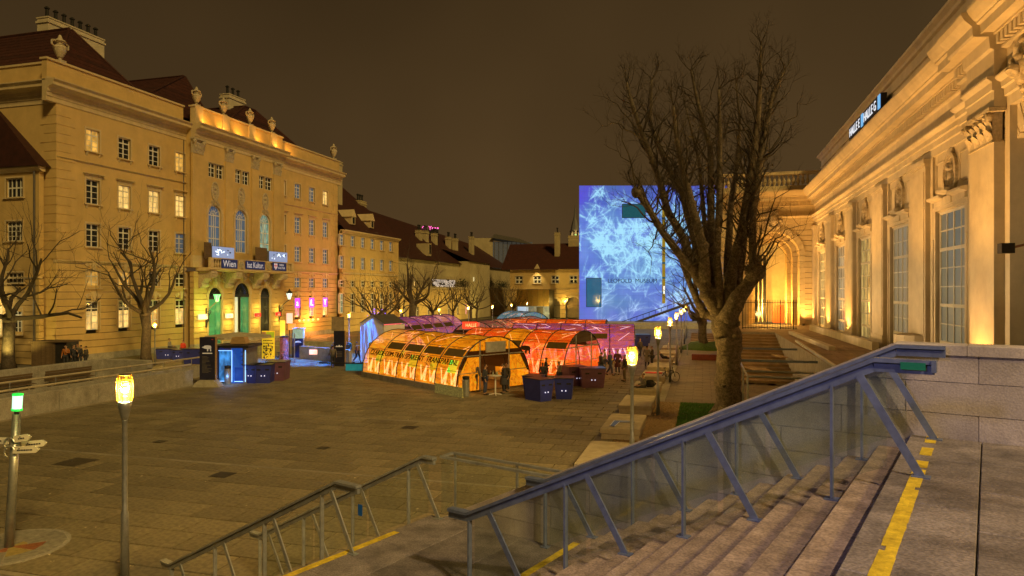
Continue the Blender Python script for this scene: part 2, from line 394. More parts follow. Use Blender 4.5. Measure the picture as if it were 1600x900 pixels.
# yellow safety stripes
def stripe(name, x0, x1, t0, t1, z, seed, holes, label):
    r_ = random.Random(seed); b = MB(); t = t0
    while t < t1:
        L_ = min(.09, t1-t)
        if not any(h0 < t < h1 for h0, h1 in holes):
            for q in range(3):
                e0 = x0+(x1-x0)*q/3; e1 = x0+(x1-x0)*(q+1)/3
                if q == 0: e0 += r_.uniform(0, .004)
                if q == 2: e1 -= r_.uniform(0, .004)
                if r_.random() < .012: continue
                b.box(e0, e1, t, t+L_, z-.004, z+.004)
        t += L_
    o = b.build(name, YELLOW, None, loc=ST, rz=SANG); o['kind'] = 'structure'; return o
stripe('safety_stripe', -.245, -.145, .0, 11, ZT, 1, [(.3, .55), (.95, 1.25), (1.45, 1.62)], '')
stripe('safety_stripe', 12*TR+.16, 13*TR-.02, .1, 6, ZT-13*RI, 2, [(2.8, 3.0)], '')
stripe('safety_stripe', S0-.16, S0-.04, .9, 4.6, ZL, 3, [], '')
# stone parapet wall beside the stairs, built of coursed blocks under a coping
wl = frame('stair_parapet_wall'); tag(wl, 'pale limestone block wall running down beside the right hand stairs', 'wall')
WT = ZT+.975; SL = RI/TR
def top(s): return min(WT-.11, WT-.11-SL*(s-.15))
def clip(poly, a, b, c_):   # keep a*x+b*z<=c
    out = []
    for i in range(len(poly)):
        p, q = poly[i], poly[(i+1) % len(poly)]
        dp = a*p[0]+b*p[1]-c_; dq = a*q[0]+b*q[1]-c_
        if dp <= 0: out.append(p)
        if (dp < 0) != (dq < 0) and dp != dq:
            t = dp/(dp-dq); out.append((p[0]+(q[0]-p[0])*t, p[1]+(q[1]-p[1])*t))
    return out
z = WT-.11; r = 0; hs = [.28, .33, .31]
while z > 1.6:
    h = hs[r % 3]; x = -7+(.65 if r % 2 else 0)
    while x < 6.75:
        wd = 1.28
        q = [(x+.004, z-h+.004), (min(x+wd, 6.75)-.004, z-h+.004), (min(x+wd, 6.75)-.004, z-.004), (x+.004, z-.004)]
        q = clip(q, SL, 1, WT-.11-.004+SL*.15)
        if len(q) >= 3 and max(p[0] for p in q)-min(p[0] for p in q) > .03:
            MB().prism(q, -.30, rn.uniform(-.003, .001)).build('stone_block', TERR, wl)
        x += wd
    z -= h; r += 1
MB().prism([(-7, 0), (6.7, 0), (6.7, top(6.7)-.02), (.15, WT-.14), (-7, WT-.14)], -.28, -.012).build('wall_core', CONC, wl)
for x in [-7+1.3*i for i in range(6)]:
    x1 = min(x+1.296, .15)
    if x1 > x+.1: MB().cbox(x, x1, -.33, .018, WT-.108, WT, .008).build('coping_stone', TERR, wl)
x = .154
while x < 6.7:
    x1 = min(x+1.2, 6.75); za = top(x)+.003; zb = top(x1)+.003
    MB().prism([(x, za), (x1-.004, zb), (x1-.004, zb+.105), (x, za+.105)], -.33, .018).build('coping_stone', TERR, wl); x += 1.2
# balustrades
RG = glass('clear_railing_glass', (.93, .96, .93), .035)
def treadz(s):
    if s < 0: return ZT
    if s < 13*TR: return ZT-(int(s/TR)+1)*RI
    if s < S0: return ZL
    if s < S0+13*TR: return ZL-(int((s-S0)/TR)+1)*RI2
    return 0.0
def balustrade(label, t, s0, zt, ri, m, cap=False, tilt_n=4, glassy=True, flat0=-.32, endx=4.85):
    bl = frame('stair_balustrade'); tag(bl, label, 'railing', 'stair railings with slanted struts')
    sl_ = ri/TR; hz = .97
    def rz_(s): return zt+hz - sl_*max(0, min(s, 4.55)-.12)
    pts = [(flat0, rz_(0)), (.12, rz_(.12)), (4.55, rz_(4.55)), (endx, rz_(4.55))]
    a = MB(); b = MB()
    for (xa, za), (xb, zb) in zip(pts[:-1], pts[1:]):
        a.bar((s0+xa, t, za-.02), (s0+xb, t, zb-.02), .11, .035)
        a.bar((s0+xa, t-.045, za-.045), (s0+xb, t-.045, zb-.045), .02, .03)
        b.bar((s0+xa, t, za-.085), (s0+xb, t, zb-.085), .05, .07)
    a.build('handrail', m, bl); b.build('lower_rail', m, bl)
    for k in range(tilt_n):
        sv = s0+.453+1.36*k; sd = s0-.225+1.33*k
        MB().bar((sv, t, treadz(sv)), (sv, t, rz_(sv-s0)-.10), .065, .022, up=(1, 0, 0)).build('post', m, bl)
        MB().bar((sd, t+.02, treadz(sd)), (sd+.46, t+.02, rz_(sd+.46-s0)-.10), .022, .065, up=(1, 0, 0)).build('strut', m, bl)
        MB().box(sv-.06, sv+.06, t-.05, t+.05, treadz(sv), treadz(sv)+.012).build('foot_plate', m, bl)
        MB().box(sd-.07, sd+.07, t-.03, t+.07, treadz(sd), treadz(sd)+.012).build('foot_plate', m, bl)
    if glassy:
        e = [.0, 1.45, 2.9, 4.5]
        for xa, xb in zip(e[:-1], e[1:]):
            xa += .03; xb -= .03
            MB().prism([(s0+xa, zt-sl_*xa+.06), (s0+xb, zt-sl_*xb+.06), (s0+xb, rz_(xb)-.12), (s0+xa, rz_(xa)-.12)], t-.028, t-.018).build('glass_panel', RG, bl)
    return bl
GREYST = mat('weathered_grey_steel', (.34, .35, .32), .45, metal=.35, var=.25, scale=7, bump=.06, stain=.4)
ba = balustrade('steel railing with blue light in its colour running down the middle of the upper flight', 1.87, 0, ZT, RI, BLUEST)
MB().box(-.335, -.30, 1.80, 1.94, ZT+.87, ZT+.97).build('end_cap', BLUEST, ba)
MB().box(-.26, -.08, 1.925, 1.930, ZT+.885, ZT+.945).build('braille_plate', mat('green_plate', (.01, .22, .12), .5, bump=0), ba)
bb = balustrade('steel railing with glass against the limestone wall of the upper flight', .13, 0, ZT, RI, BLUEST)
be = balustrade('grey railing without glass on the near side of the lower flight', 1.87, S0, ZL, RI2, GREYST, glassy=False)
bc = balustrade('grey railing with glass on the far side of the lower flight', .06, S0, ZL, RI2, GREYST, flat0=-.12)
STK = mat('blue_sticker', (.0, .09, .45), .5, bump=0); 
MB().box(S0+1.55, S0+1.66, .072, .076, ZL-.30, ZL-.10).build('sticker', STK, bc)
bf = frame('landing_balustrade'); tag(bf, 'level glass railing closing the far side of the landing', 'railing')
for t_ in (-.10, -.42):
    MB().bar((4.2, t_, ZL+.95), (6.70, t_, ZL+.95), .06, .035).build('handrail', GREYST, bf)
MB().bar((6.70, -.10, ZL+.95), (6.70, -.42, ZL+.95), .05, .035).build('end_rail', GREYST, bf)
MB().box(4.2, 6.68, -.425, -.415, ZL+.0, ZL+.90).build('glass_panel', RG, bf)
MB().box(6.695, 6.705, -.40, -.12, ZL, ZL+.9).build('glass_panel', RG, bf)
for s_ in (6.66, 5.4): MB().bar((s_, -.42, .5), (s_, -.42, ZL+.93), .04, .02).build('post', GREYST, bf)

lt = MB(); r_ = random.Random(77)
for i in range(150):
    c = P(r_.uniform(60, 900), r_.uniform(600, 890)); s_ = r_.uniform(.02, .07); a_ = r_.uniform(0, 6)
    lt.add([(c.x, c.y, .012), (c.x+s_*cos(a_), c.y+s_*sin(a_), .02), (c.x+s_*cos(a_+.9), c.y+s_*sin(a_+.9), .03), (c.x+s_*cos(a_+1.7), c.y+s_*sin(a_+1.7), .012)], [(0, 1, 2, 3)])
tag(lt.build('scattered_litter', mat('litter', (.45, .38, .26), .8, isl=.6)), kind='stuff')
for k, (px_, py_, w__, h__) in enumerate(((348, 742, .62, .62), (505, 700, .4, .4), (640, 668, .62, .62), (250, 690, .4, .4))):
    o = MB().box(-w__/2, w__/2, -h__/2, h__/2, .004, .010).box(-w__/2+.05, w__/2-.05, -h__/2+.05, h__/2-.05, .010, .014).build('manhole_cover', mat('iron_cover', (.06, .05, .035), .6, metal=.3), None, loc=P(px_, py_)); tag(o, ['square iron cover in the paving right of the lantern post', 'small iron cover in the middle of the court', 'iron cover in the paving before the front tunnel', 'small iron cover in the paving at the left'][k], 'cover')
# =================================================================== shared facade tools (local frame: x along, -y out towards the court, z up)
def panel(parent, name, m, x0, x1, z0, z1, ops, y0=0., y1=.45, gap=0.0, part=True, each=False):
    """a wall band with rectangular openings cut out; ops = [(x0,x1,z0,z1)]"""
    xs = sorted({x0, x1, *[min(max(o[0], x0), x1) for o in ops], *[min(max(o[1], x0), x1) for o in ops]})
    zs = sorted({z0, z1, *[min(max(o[2], z0), z1) for o in ops], *[min(max(o[3], z0), z1) for o in ops]})
    b = MB()
    for za, zb in zip(zs[:-1], zs[1:]):
        run = None; cz = (za+zb)/2; segs = []
        for xa, xb in zip(xs[:-1], xs[1:]):
            cx = (xa+xb)/2
            hole = any(o[0] < cx < o[1] and o[2] < cz < o[3] for o in ops)
            if hole: run = None
            else:
                if run is None: run = [xa, xb]; segs.append(run)
                else: run[1] = xb
        for xa, xb in segs:
            if each: MB().box(xa, xb, y0, y1, za, zb - gap).build(name, m, parent)
            else: b.box(xa, xb, y0, y1, za, zb - (gap if abs(zb-z1) < 1e-6 else 0))
    if not b.v: return None
    return b.build(name, m, parent)
def courses(parent, m, x0, x1, z0, z1, n, ops, y0=0., y1=.4, gap=.035, arches=(), name='stone_course'):
    h = (z1-z0)/n
    for i in range(n):
        za = z0+i*h; zb = za+h; mid = (za+zb)/2
        o2 = [o for o in ops if o[2] < mid < o[3]]
        o2 = [(o[0], o[1], za-1, zb+1) for o in o2]
        for cx, hw, zs_, zr in arches:     # centre, half width, spring height, rise
            if mid < zs_: o2.append((cx-hw, cx+hw, za-1, zb+1))
            elif mid < zs_+zr:
                q = hw*sqrt(max(0, 1-((mid-zs_)/zr)**2)); o2.append((cx-q, cx+q, za-1, zb+1))
        panel(parent, name, m, x0, x1, za, zb, o2, y0, y1, gap, each=True)
def window(parent, x0, x1, z0, z1, cols=2, rows=4, pane=None, y=.16, fw=.07, bw=.035, frame_m=None, sill=True, hood=0, surround=.14, yo=0., trans=True, bracket=True, tm=None, blind=False):
    frame_m = frame_m or WHITE; pane = pane or DGLASS; tm = tm or STUCCO_T
    f = MB(); yy = y+yo
    f.box(x0, x0+fw, yy, yy+.08, z0, z1).box(x1-fw, x1, yy, yy+.08, z0, z1).box(x0+fw, x1-fw, yy, yy+.08, z1-fw, z1).box(x0+fw, x1-fw, yy, yy+.08, z0, z0+fw)
    for i in range(1, cols):
        x = x0+(x1-x0)*i/cols; q = bw*(1.5 if cols == 2 or i == cols//2 else 1)
        f.box(x-q, x+q, yy-.01, yy+.07, z0+fw, z1-fw)
    for j in range(1, rows):
        z = z0+(z1-z0)*j/rows; q = bw*(1.5 if trans and j == int(rows*.66+.5) else .7)
        f.box(x0+fw, x1-fw, yy+.006, yy+.062, z-q, z+q)
    fo = f.build('window', frame_m, parent)
    zs = z0+(z1-z0)*.66 if blind else z1
    MB().box(x0+.01, x1-.01, yy+.03, yy+.045, z0+.01, zs-.01).build('pane', pane, fo)
    if blind: MB().box(x0+.01, x1-.01, yy+.03, yy+.045, zs+.01, z1-.01).build('upper_pane', DGLASS, fo)
    if surround:
        s_ = surround; b = MB()
        b.box(x0-s_, x0, yo-.04, yo+.05, z0, z1+s_).box(x1, x1+s_, yo-.04, yo+.05, z0, z1+s_).box(x0, x1, yo-.04, yo+.05, z1, z1+s_)
        b.build('surround', tm, fo)
    if sill:
        b = MB(); b.box(x0-.22, x1+.22, yo-.16, yo+.1, z0-.10, z0-.002)
        if bracket: b.prism([(yo-.13, z0-.1), (yo, z0-.1), (yo, z0-.42), (yo-.05, z0-.38)], x0-.05, x0+.12, 'x').prism([(yo-.13, z0-.1), (yo, z0-.1), (yo, z0-.42), (yo-.05, z0-.38)], x1-.12, x1+.05, 'x')
        b.build('sill', tm, fo)
    if hood:
        b = MB(); zt = z1+hood
        b.box(x0-.15, x1+.15, yo-.06, yo+.02, z1+surround+.002, zt).prism([(yo-.28, zt+.12), (yo-.28, zt+.07), (yo-.06, zt), (yo+.02, zt), (yo+.02, zt+.12)], x0-.32, x1+.32, 'x')
        b.build('hood', tm, fo)
    return fo
def cornice(parent, prof, x0, x1, m, name='cornice', ret0=False, ret1=False):
    """prof: list of (out, z) from bottom to top; swept along x, solid back to y=+.3"""
    pts = [(-o, z) for o, z in prof]
    pts = [(.3, prof[0][1])] + pts + [(.3, prof[-1][1])]
    return MB().prism(pts, x0, x1, 'x').build(name, m, parent)
def urn(parent, x, y, z, s=1, m=CARVED, name='urn'):
    b = MB(); b.box(x-.28*s, x+.28*s, y-.28*s, y+.28*s, z, z+.15*s)
    b.lathe(x, y, [(.12*s, z+.15*s), (.10*s, z+.3*s), (.2*s, z+.38*s), (.38*s, z+.75*s), (.46*s, z+1.05*s), (.42*s, z+1.15*s), (.25*s, z+1.25*s), (.27*s, z+1.4*s), (.45*s, z+1.5*s), (.3*s, z+1.62*s), (.16*s, z+1.7*s), (.13*s, z+1.85*s), (.05*s, z+2.0*s)], 10)
    o = b.build(name, m, parent, smooth=False)
    h = MB()
    for q in (-1, 1):
        h.tube([(x+q*.42*s, y, z+1.02*s), (x+q*.66*s, y, z+1.15*s), (x+q*.66*s, y, z+1.42*s), (x+q*.42*s, y, z+1.5*s)], .07*s, 6)
    h.lathe(x, y, [(.2*s, z+1.2*s), (.33*s, z+1.24*s), (.2*s, z+1.28*s)], 10)
    h.build('handle', m, o)
    return o
def capital(parent, x0, x1, z0, z1, y, seed=1, m=CARVED):
    """Corinthian capital: leaves in two rows, volutes, abacus"""
    b = MB(); w_ = x1-x0; h = z1-z0
    b.box(x0+.04*w_, x1-.04*w_, y-.02, y+.3, z0, z1-.12*h)
    b.box(x0-.08*w_, x1+.08*w_, y-.22, y+.3, z1-.12*h, z1)
    b.box(x0, x1, y-.06, y+.3, z0-.05*h, z0)
    for row, n in ((0, 4), (1, 5)):
        for i in range(n):
            cx = x0+w_*(i+.5)/n; zz = z0+h*(.02+row*.30); lw = w_/n*.46; lh = h*.36
            b.add([(cx-lw, y-.03, zz), (cx+lw, y-.03, zz), (cx+lw*1.1, y-.10, zz+lh*.6), (cx, y-.16, zz+lh*.62), (cx-lw*1.1, y-.10, zz+lh*.6), (cx+lw*.6, y-.22, zz+lh), (cx, y-.27, zz+lh*.93), (cx-lw*.6, y-.22, zz+lh), (cx, y+.02, zz+lh)],
                  [(0, 1, 2, 3), (0, 3, 4), (4, 3, 6, 7), (3, 2, 5, 6), (7, 6, 5, 8), (4, 7, 8), (5, 2, 8)])
    for q in (x0+.06*w_, x1-.06*w_):
        st = len(b.v)
        b.lathe(0, 0, [(h*.13, -.1), (h*.15, -.04), (h*.15, .04), (h*.13, .1)], 10)
        b.mul(Matrix.Translation((q, y-.14, z1-.26*h)) @ Matrix.Rotation(pi/2, 4, 'X'), st)
        b.blob((q, y-.26, z1-.26*h), h*.06, 3)
    b.blob((x0+w_/2, y-.2, z1-.1*h), h*.08, 5)
    return b.build('capital', m, parent)
def medallion(parent, cx, cz, rx, rz, y, m=CARVED, name='medallion', seed=1):
    b = MB(); n = 20; rnd = random.Random(seed)
    for a, c_, y0, y1 in ((1.0, .84, y-.12, y+.06), (.84, .74, y-.06, y+.06)):
        for i in range(n):
            t0 = 2*pi*i/n; t1 = 2*pi*(i+1)/n
            b.prism([(cx+rx*a*cos(t0), cz+rz*a*sin(t0)), (cx+rx*a*cos(t1), cz+rz*a*sin(t1)), (cx+rx*c_*cos(t1), cz+rz*c_*sin(t1)), (cx+rx*c_*cos(t0), cz+rz*c_*sin(t0))], y0, y1)
    b.prism([(cx+rx*.78*cos(2*pi*i/n), cz+rz*.78*sin(2*pi*i/n)) for i in range(n)], y-.01, y+.05)
    b.blob((cx, y-.05, cz+rz*.30), rx*.26, seed, 8, 5); b.blob((cx, y-.03, cz-rz*.12), rx*.36, seed+1, 8, 5, sq=(1, .5, 1))
    for i in range(14): b.blob((cx+rnd.uniform(-.5, .5)*rx, y-.03, cz+rnd.uniform(-.6, .5)*rz), rx*rnd.uniform(.10, .18), i)
    return b.build(name, m, parent)
def fancy(parent, cx, cz, w_, h, y, seed, m=CARVED, name='ornament', n=30):
    b = MB(); rnd = random.Random(seed)
    b.prism([(cx-w_/2, cz), (cx, cz-h/2), (cx+w_/2, cz), (cx+w_*.3, cz+h/2), (cx-w_*.3, cz+h/2)], y-.05, y+.05)
    for i in range(n):
        t = i/n*2*pi*2.0; q = .15+.38*(i/n)
        b.blob((cx+w_*q*cos(t), y-.09-rnd.uniform(0, .08), cz+h*q*sin(t)), min(w_, h)*rnd.uniform(.07, .13), i)
    for sx_ in (-1, 1):
        b.tube([(cx+sx_*w_*(.1+.4*q*cos(q*5)), y-.12, cz+h*.42*q*sin(q*5)) for q in [j/9 for j in range(10)]], min(w_, h)*.05, 5)
    return b.build(name, m, parent)
def hip(parent, x0, x1, y0, y1, z0, z1, rx0, rx1, ry0, ry1, name='roof', m=ROOF):
    """hipped roof: eave rectangle, ridge from (rx0,ry0) to (rx1,ry1); built as rows of tiles stepping 2 cm"""
    b = MB(); n = 14
    for i in range(n):
        t0 = i/n; t1 = (i+1)/n
        def rc(t, dz=0):
            return [(x0+(rx0-x0)*t, y0+(ry0-y0)*t), (x1+(rx1-x1)*t, y0+(ry0-y0)*t), (x1+(rx1-x1)*t, y1+(ry1-y1)*t), (x0+(rx0-x0)*t, y1+(ry1-y1)*t)]
        a = rc(t0); c_ = rc(t1); za = z0+(z1-z0)*t0; zb = z0+(z1-z0)*t1
        e = .05
        b.add([(*p, za+e) for p in a]+[(*p, zb) for p in c_]+[(*p, za-.02) for p in a], [(0,1,5,4),(1,2,6,5),(2,3,7,6),(3,0,4,7),(0,8,9,1),(1,9,10,2),(2,10,11,3),(3,11,8,0)])
    b.add([(rx0, ry0, z1), (rx1, ry0, z1), (rx1, ry1, z1), (rx0, ry1, z1)], [(0,1,2,3)])
    o = b.build(name, m, parent)
    r_ = MB()
    r_.tube([(rx0, ry0, z1+.04), (rx0, ry1, z1+.04)], .13, 6); r_.tube([(x0, y0, z0+.05), (rx0, ry0, z1+.04)], .12, 6); r_.tube([(x1, y0, z0+.05), (rx1, ry0, z1+.04)], .12, 6)
    if rx1-rx0 > .5: r_.tube([(rx0, ry0, z1+.04), (rx1, ry0, z1+.04)], .13, 6)
    r_.build('ridge_cap', m, o)
    return o
def chimney(parent, x, y, z0, z1, w_, d, pots=3, m=None):
    b = MB(); b.box(x, x+w_, y, y+d, z0, z1).box(x-.1, x+w_+.1, y-.1, y+d+.1, z1-.45, z1-.25).box(x-.06, x+w_+.06, y-.06, y+d+.06, z1, z1+.12)
    o = b.build('chimney', m or PALE, parent)
    for i in range(pots):
        if d > w_: px_, py_ = x+w_/2, y+d*(i+.5)/pots
        else: px_, py_ = x+w_*(i+.5)/pots, y+d/2
        MB().lathe(px_, py_, [(.16, z1+.1), (.14, z1+1.0), (.24, z1+1.05), (.24, z1+1.12), (.1, z1+1.25)], 8).build('chimney_pot', DARKM, o)
    return o
# =================================================================== LEFT PALACE WING
XL = -49.9
YC0 = onX(88, XL)[0]
lb = thing('palace', 'ochre baroque palace front with three arched doorways and urns along its parapet', 'building', (XL, YC0, 0), pi/2)
def lx(px, out=0): return onX(px, XL+out)[0]-YC0
def lz(px, py, out=0): return zat(py, onX(px, XL+out)[1])
LEN = lx(527); C0 = lx(303, 1.0); C1 = lx(444, 1.0)
PO = 1.0                           # the centre stands a metre proud
zc0 = lz(90, 142)                  # underside of main cornice
zpar0 = lz(90, 134)+.05; zpar1 = lz(90, 97)
zst4 = lz(90, 244)                 # string above third floor
zst1 = lz(93, 408)                 # string above the rusticated base
rows_l = {}
colL = [145, 194.5, 241, 281.8]; colR = [465, 487.3, 508.3]
def hw(px, p0, p1): return None
f4 = (lz(145, 237), lz(145, 203)); f3 = (lz(145, 319), lz(145, 281)); f2 = (lz(145, 386), lz(145, 350)); f15 = (lz(145, 449.5), lz(145, 423)); f1 = (lz(145, 515.5), lz(145, 471))
WW = .66
lit = {(4, 0): LITO, (4, 3): LITO, (3, 1): LITW, (3, 2): LITW, (3, 3): LITW, (15, 0): LITO, (15, 1): LITO, (1, 0): LITW, (1, 1): LITW, (1, 2): LITO, (1, 3): LITW, (4, 6): LITW}
opsU = []; opsG = []; wins = []
cols_ = [lx(p) for p in colL]+[lx(p) for p in colR]
for i, cx in enumerate(cols_):
    for fl, (za, zb), rows_, hood in ((4, f4, 4, 0), (3, f3, 4, .38), (2, f2, 4, 0), (15, f15, 3, 0), (1, f1, 4, 0)):
        if i > 3 and fl == 2: pass
        o = (cx-WW, cx+WW, za, zb); (opsG if fl in (15, 1) else opsU).append(o)
        pane = lit.get((fl, i)) or (BGLASS if i > 3 or (fl == 2 and i > 2) else DGLASS)
        if fl == 1 and i > 3: pane = LITP if i < 6 else LITW
        wins.append((o, rows_, pane, hood, fl, i))
ext = [(lx(442.5), [4, 3, 2])]
for cx, fls in ext:
    for fl, (za, zb) in ((4, f4), (3, f3), (2, f2)):
        o = (cx-.55, cx+.55, za, zb); opsU.append(o); wins.append((o, 4, BGLASS, .38 if fl == 3 else 0, fl, 7))
for sx0, sx1 in ((0, C0), (C1, LEN)):
    panel(lb, 'upper_wall', STUCCO, sx0, sx1, zst1+.15, zc0, opsU)
    courses(lb, STUCCO, sx0, sx1, .55, zst1-.12, 13, opsG, gap=.045)
    MB().box(sx0, sx1, -.10, .4, 0, .54).build('plinth', CONC, lb)
    cornice(lb, [(.0, zst1-.12), (.06, zst1-.1), (.12, zst1), (.22, zst1+.06), (.22, zst1+.13), (.0, zst1+.15)], sx0, sx1, STUCCO_T, 'string_course')
    cornice(lb, [(.0, zst4-.12), (.1, zst4-.06), (.16, zst4), (.0, zst4+.05)], sx0, sx1, STUCCO_T, 'string_course')
# end wall towards the viewer
MB().box(0, .45, .45, 26, .0, zc0).build('end_wall', STUCCO, lb)
for k in range(13):
    z_ = .55+k*(zst1-.67)/13; MB().box(-.035, 0, .0, 26, z_, z_+(zst1-.67)/13-.045).build('stone_course', STUCCO, lb)
for k in range(17):   # quoins at both corners
    z_ = zst1+.2+k*.72
    if z_+.7 < zc0-.2:
        MB().box(-.04, 1.7 if k % 2 else 1.3, -.045, 0, z_, z_+.68).build('quoin', STUCCO, lb)
        MB().box(-.045, 0, 0, 1.6 if k % 2 else 1.2, z_, z_+.68).build('quoin', STUCCO, lb)
        MB().box(LEN-(1.5 if k % 2 else 1.1), LEN+.03, -.045, 0, z_, z_+.68).build('quoin', STUCCO, lb)
for (o, rows_, pane, hood, fl, i) in wins:
    window(lb, *o, 2, rows_, pane, hood=hood, sill=fl != 1, surround=.16 if fl in (2, 3, 4) else .10, bracket=fl in (3, 4), blind=(fl == 1 and i < 4))
    if fl in (1, 15):
        b = MB(); cx = (o[0]+o[1])/2
        b.ring(cx, o[3]-.5, 1.0, 1.28, -.09, .02, R(50), R(130), 5, gap=.03); b.prism([(cx-.13, o[3]+.1), (cx+.13, o[3]+.1), (cx+.2, o[3]+.85), (cx-.2, o[3]+.85)], -.16, .02)
        b.build('arched_hood', STUCCO_T, lb)
for i, s_ in enumerate(('', 'a', 'iL', 'Y')):   # violet window heads lettered on the ground floor
    cx = cols_[4+i-1] if i else lx(444)
    if not i: continue
    z1 = f1[1]; VI = emat('violet_lightbox', (.42, .05, .85), 1.1)
    MB().box(cx-WW+.03, cx+WW-.03, .05, .12, z1-1.25, z1-.03).build('violet_lightbox', VI, lb)
    text('lettering', s_, 1.15, emat('white_neon', (1, .9, 1), 1.6), lb, (cx, .03, z1-.66), (pi/2, 0, 0), .01)
# lit lamps in a row under the violet windows
# main entablature, all round, and parapet
def entab(parent, x0, x1, yo, zb, zt, zp, m=STUCCO_T):
    h = zt-zb
    prof = [(-.02, zb-1.0), (.06, zb-.98), (.06, zb-.62), (.12, zb-.6), (.12, zb-.3), (.2, zb-.25), (.22, zb), (.45, zb+.12), (.78, zb+.2), (.78, zb+.42), (.95, zb+.6), (.95, zb+.68), (.0, zb+.72)]
    pts = [(yo+.35, prof[0][1])]+[(yo-o, z) for o, z in prof]+[(yo+.35, prof[-1][1])]
    MB().prism(pts, x0, x1, 'x').build('cornice', m, parent)
    MB().box(x0+.2, x1-.2, yo+.1, yo+.6, zb+.72, zp).build('parapet', STUCCO, parent)
    MB().box(x0+.1, x1-.1, yo-.02, yo+.72, zp, zp+.16).build('parapet_cap', m, parent)
    MB().box(x0+.15, x1-.15, yo+.02, yo+.1, zb+.72, zb+.95).build('parapet_base', m, parent)
zb_ = zc0
entab(lb, -.95, C0, 0, zb_, zpar0, zpar1); entab(lb, C1, LEN+.95, 0, zb_, zpar0, zpar1)
entab(lb, C0-.02, C1+.02, -PO, zb_+.01, zpar0, zpar1+.1)
pts = [(-o, z) for o, z in [(-.02, zb_-1.0), (.06, zb_-.98), (.06, zb_-.62), (.12, zb_-.6), (.12, zb_-.3), (.2, zb_-.25), (.22, zb_), (.45, zb_+.12), (.78, zb_+.2), (.78, zb_+.42), (.95, zb_+.6), (.95, zb_+.68), (.0, zb_+.72)]]
e = MB().prism([(.35, zb_-1.0)]+pts+[(.35, zb_+.72)], 0, 26, 'x'); e.mul(Matrix(((0, 1, 0, 0), (1, 0, 0, 0), (0, 0, 1, 0), (0, 0, 0, 1))), 0)
e.build('cornice', STUCCO_T, lb)
MB().box(.1, .6, .6, 26, zb_+.72, zpar1).build('parapet', STUCCO, lb); MB().box(.0, .7, .72, 26, zpar1, zpar1+.16).build('parapet_cap', STUCCO_T, lb)
# urns: one on the near corner, four over the centre, one on the far corner
zu = zpar1+.16
urn(lb, lx(93)+.35, .35, zu, 1.12)
for px_ in (311, 353, 394, 428): urn(lb, lx(px_, 1.0), -PO+.3, zu+.1, .98)
for px_ in (311, 353, 394, 428):
    MB().box(lx(px_, 1)-.55, lx(px_, 1)+.55, -PO-.06, -PO+.5, zb_+.73, zu+.12).build('parapet_pier', STUCCO_T, lb)
urn(lb, LEN-.4, .35, zu, 1.12)
# roofs and chimneys
zr = zpar1-.6
def ld(px, dep): return onX(px, XL-dep)[0]-YC0
def ldz(px, py, dep): return zat(py, onX(px, XL-dep)[1])
a1 = ld(110, 5.2); hip(lb, .7, ld(236, 1.2), 1.0, 25, zr, ldz(110, 46, 5.2), a1-.1, a1+.1, 5.2, 20)
a2 = ld(288, 5.0); hip(lb, ld(212, 1.2), ld(335, 1.2), 1.2, 25, zr, ldz(288, 120, 5.0), a2-.1, a2+.1, 5.0, 20)
a3 = ld(398, 4.5); hip(lb, ld(345, .6), ld(484, .6), .6, 25, zr, ldz(398, 173, 4.5), a3-2.0, a3+.1, 4.5, 20)
c0, c1 = ld(75, 9), ld(163, 9); chimney(lb, c0, 9, zr+1, ldz(75, 27, 9), c1-c0, 1.3, 7, CREAM)
c0, c1 = ld(358, 6), ld(383, 6); chimney(lb, c0, 6.0, zr, ldz(358, 147, 6), c1-c0, 1.3, 3, CREAM)
chimney(lb, .9, 13.0, zr, ldz(4, 18, 13), 1.3, 1.6, 0, CREAM)
# ---- projecting centre
y_ = -PO
AW = [(335.3, 320, 384), (376.5, 329.5, 404), (414, 335, 389)]
ac = [lx(a[0], 1) for a in AW]; AHW = .98
ztA = lz(335.3, 321, 1); zsA = ztA-AHW; zbA = lz(335.3, 392, 1)
zbal = lz(335, 419, 1); zbt = lz(335, 404, 1)      # balcony floor and rail top
opsC = [(c-AHW, c+AHW, zbA, zsA) for c in ac]
small = []
for a, b_ in ((325.5, 337), (338, 349.3), (367.5, 377), (378.5, 389), (404.5, 413), (414.3, 425)):
    x0, x1 = lx(a, 1), lx(b_, 1); small.append((x0, x1, lz(337, 278, 1), lz(337, 256, 1)))
panel(lb, 'upper_wall', STUCCO, C0, C1, zbal, zc0+.2, opsC+small+[(c-AHW, c+AHW, zsA-.01, ztA) for c in ac], y_, y_+1.4)
for s_ in small: window(lb, *s_, 2, 3, DGLASS, yo=y_, sill=False, surround=.07)
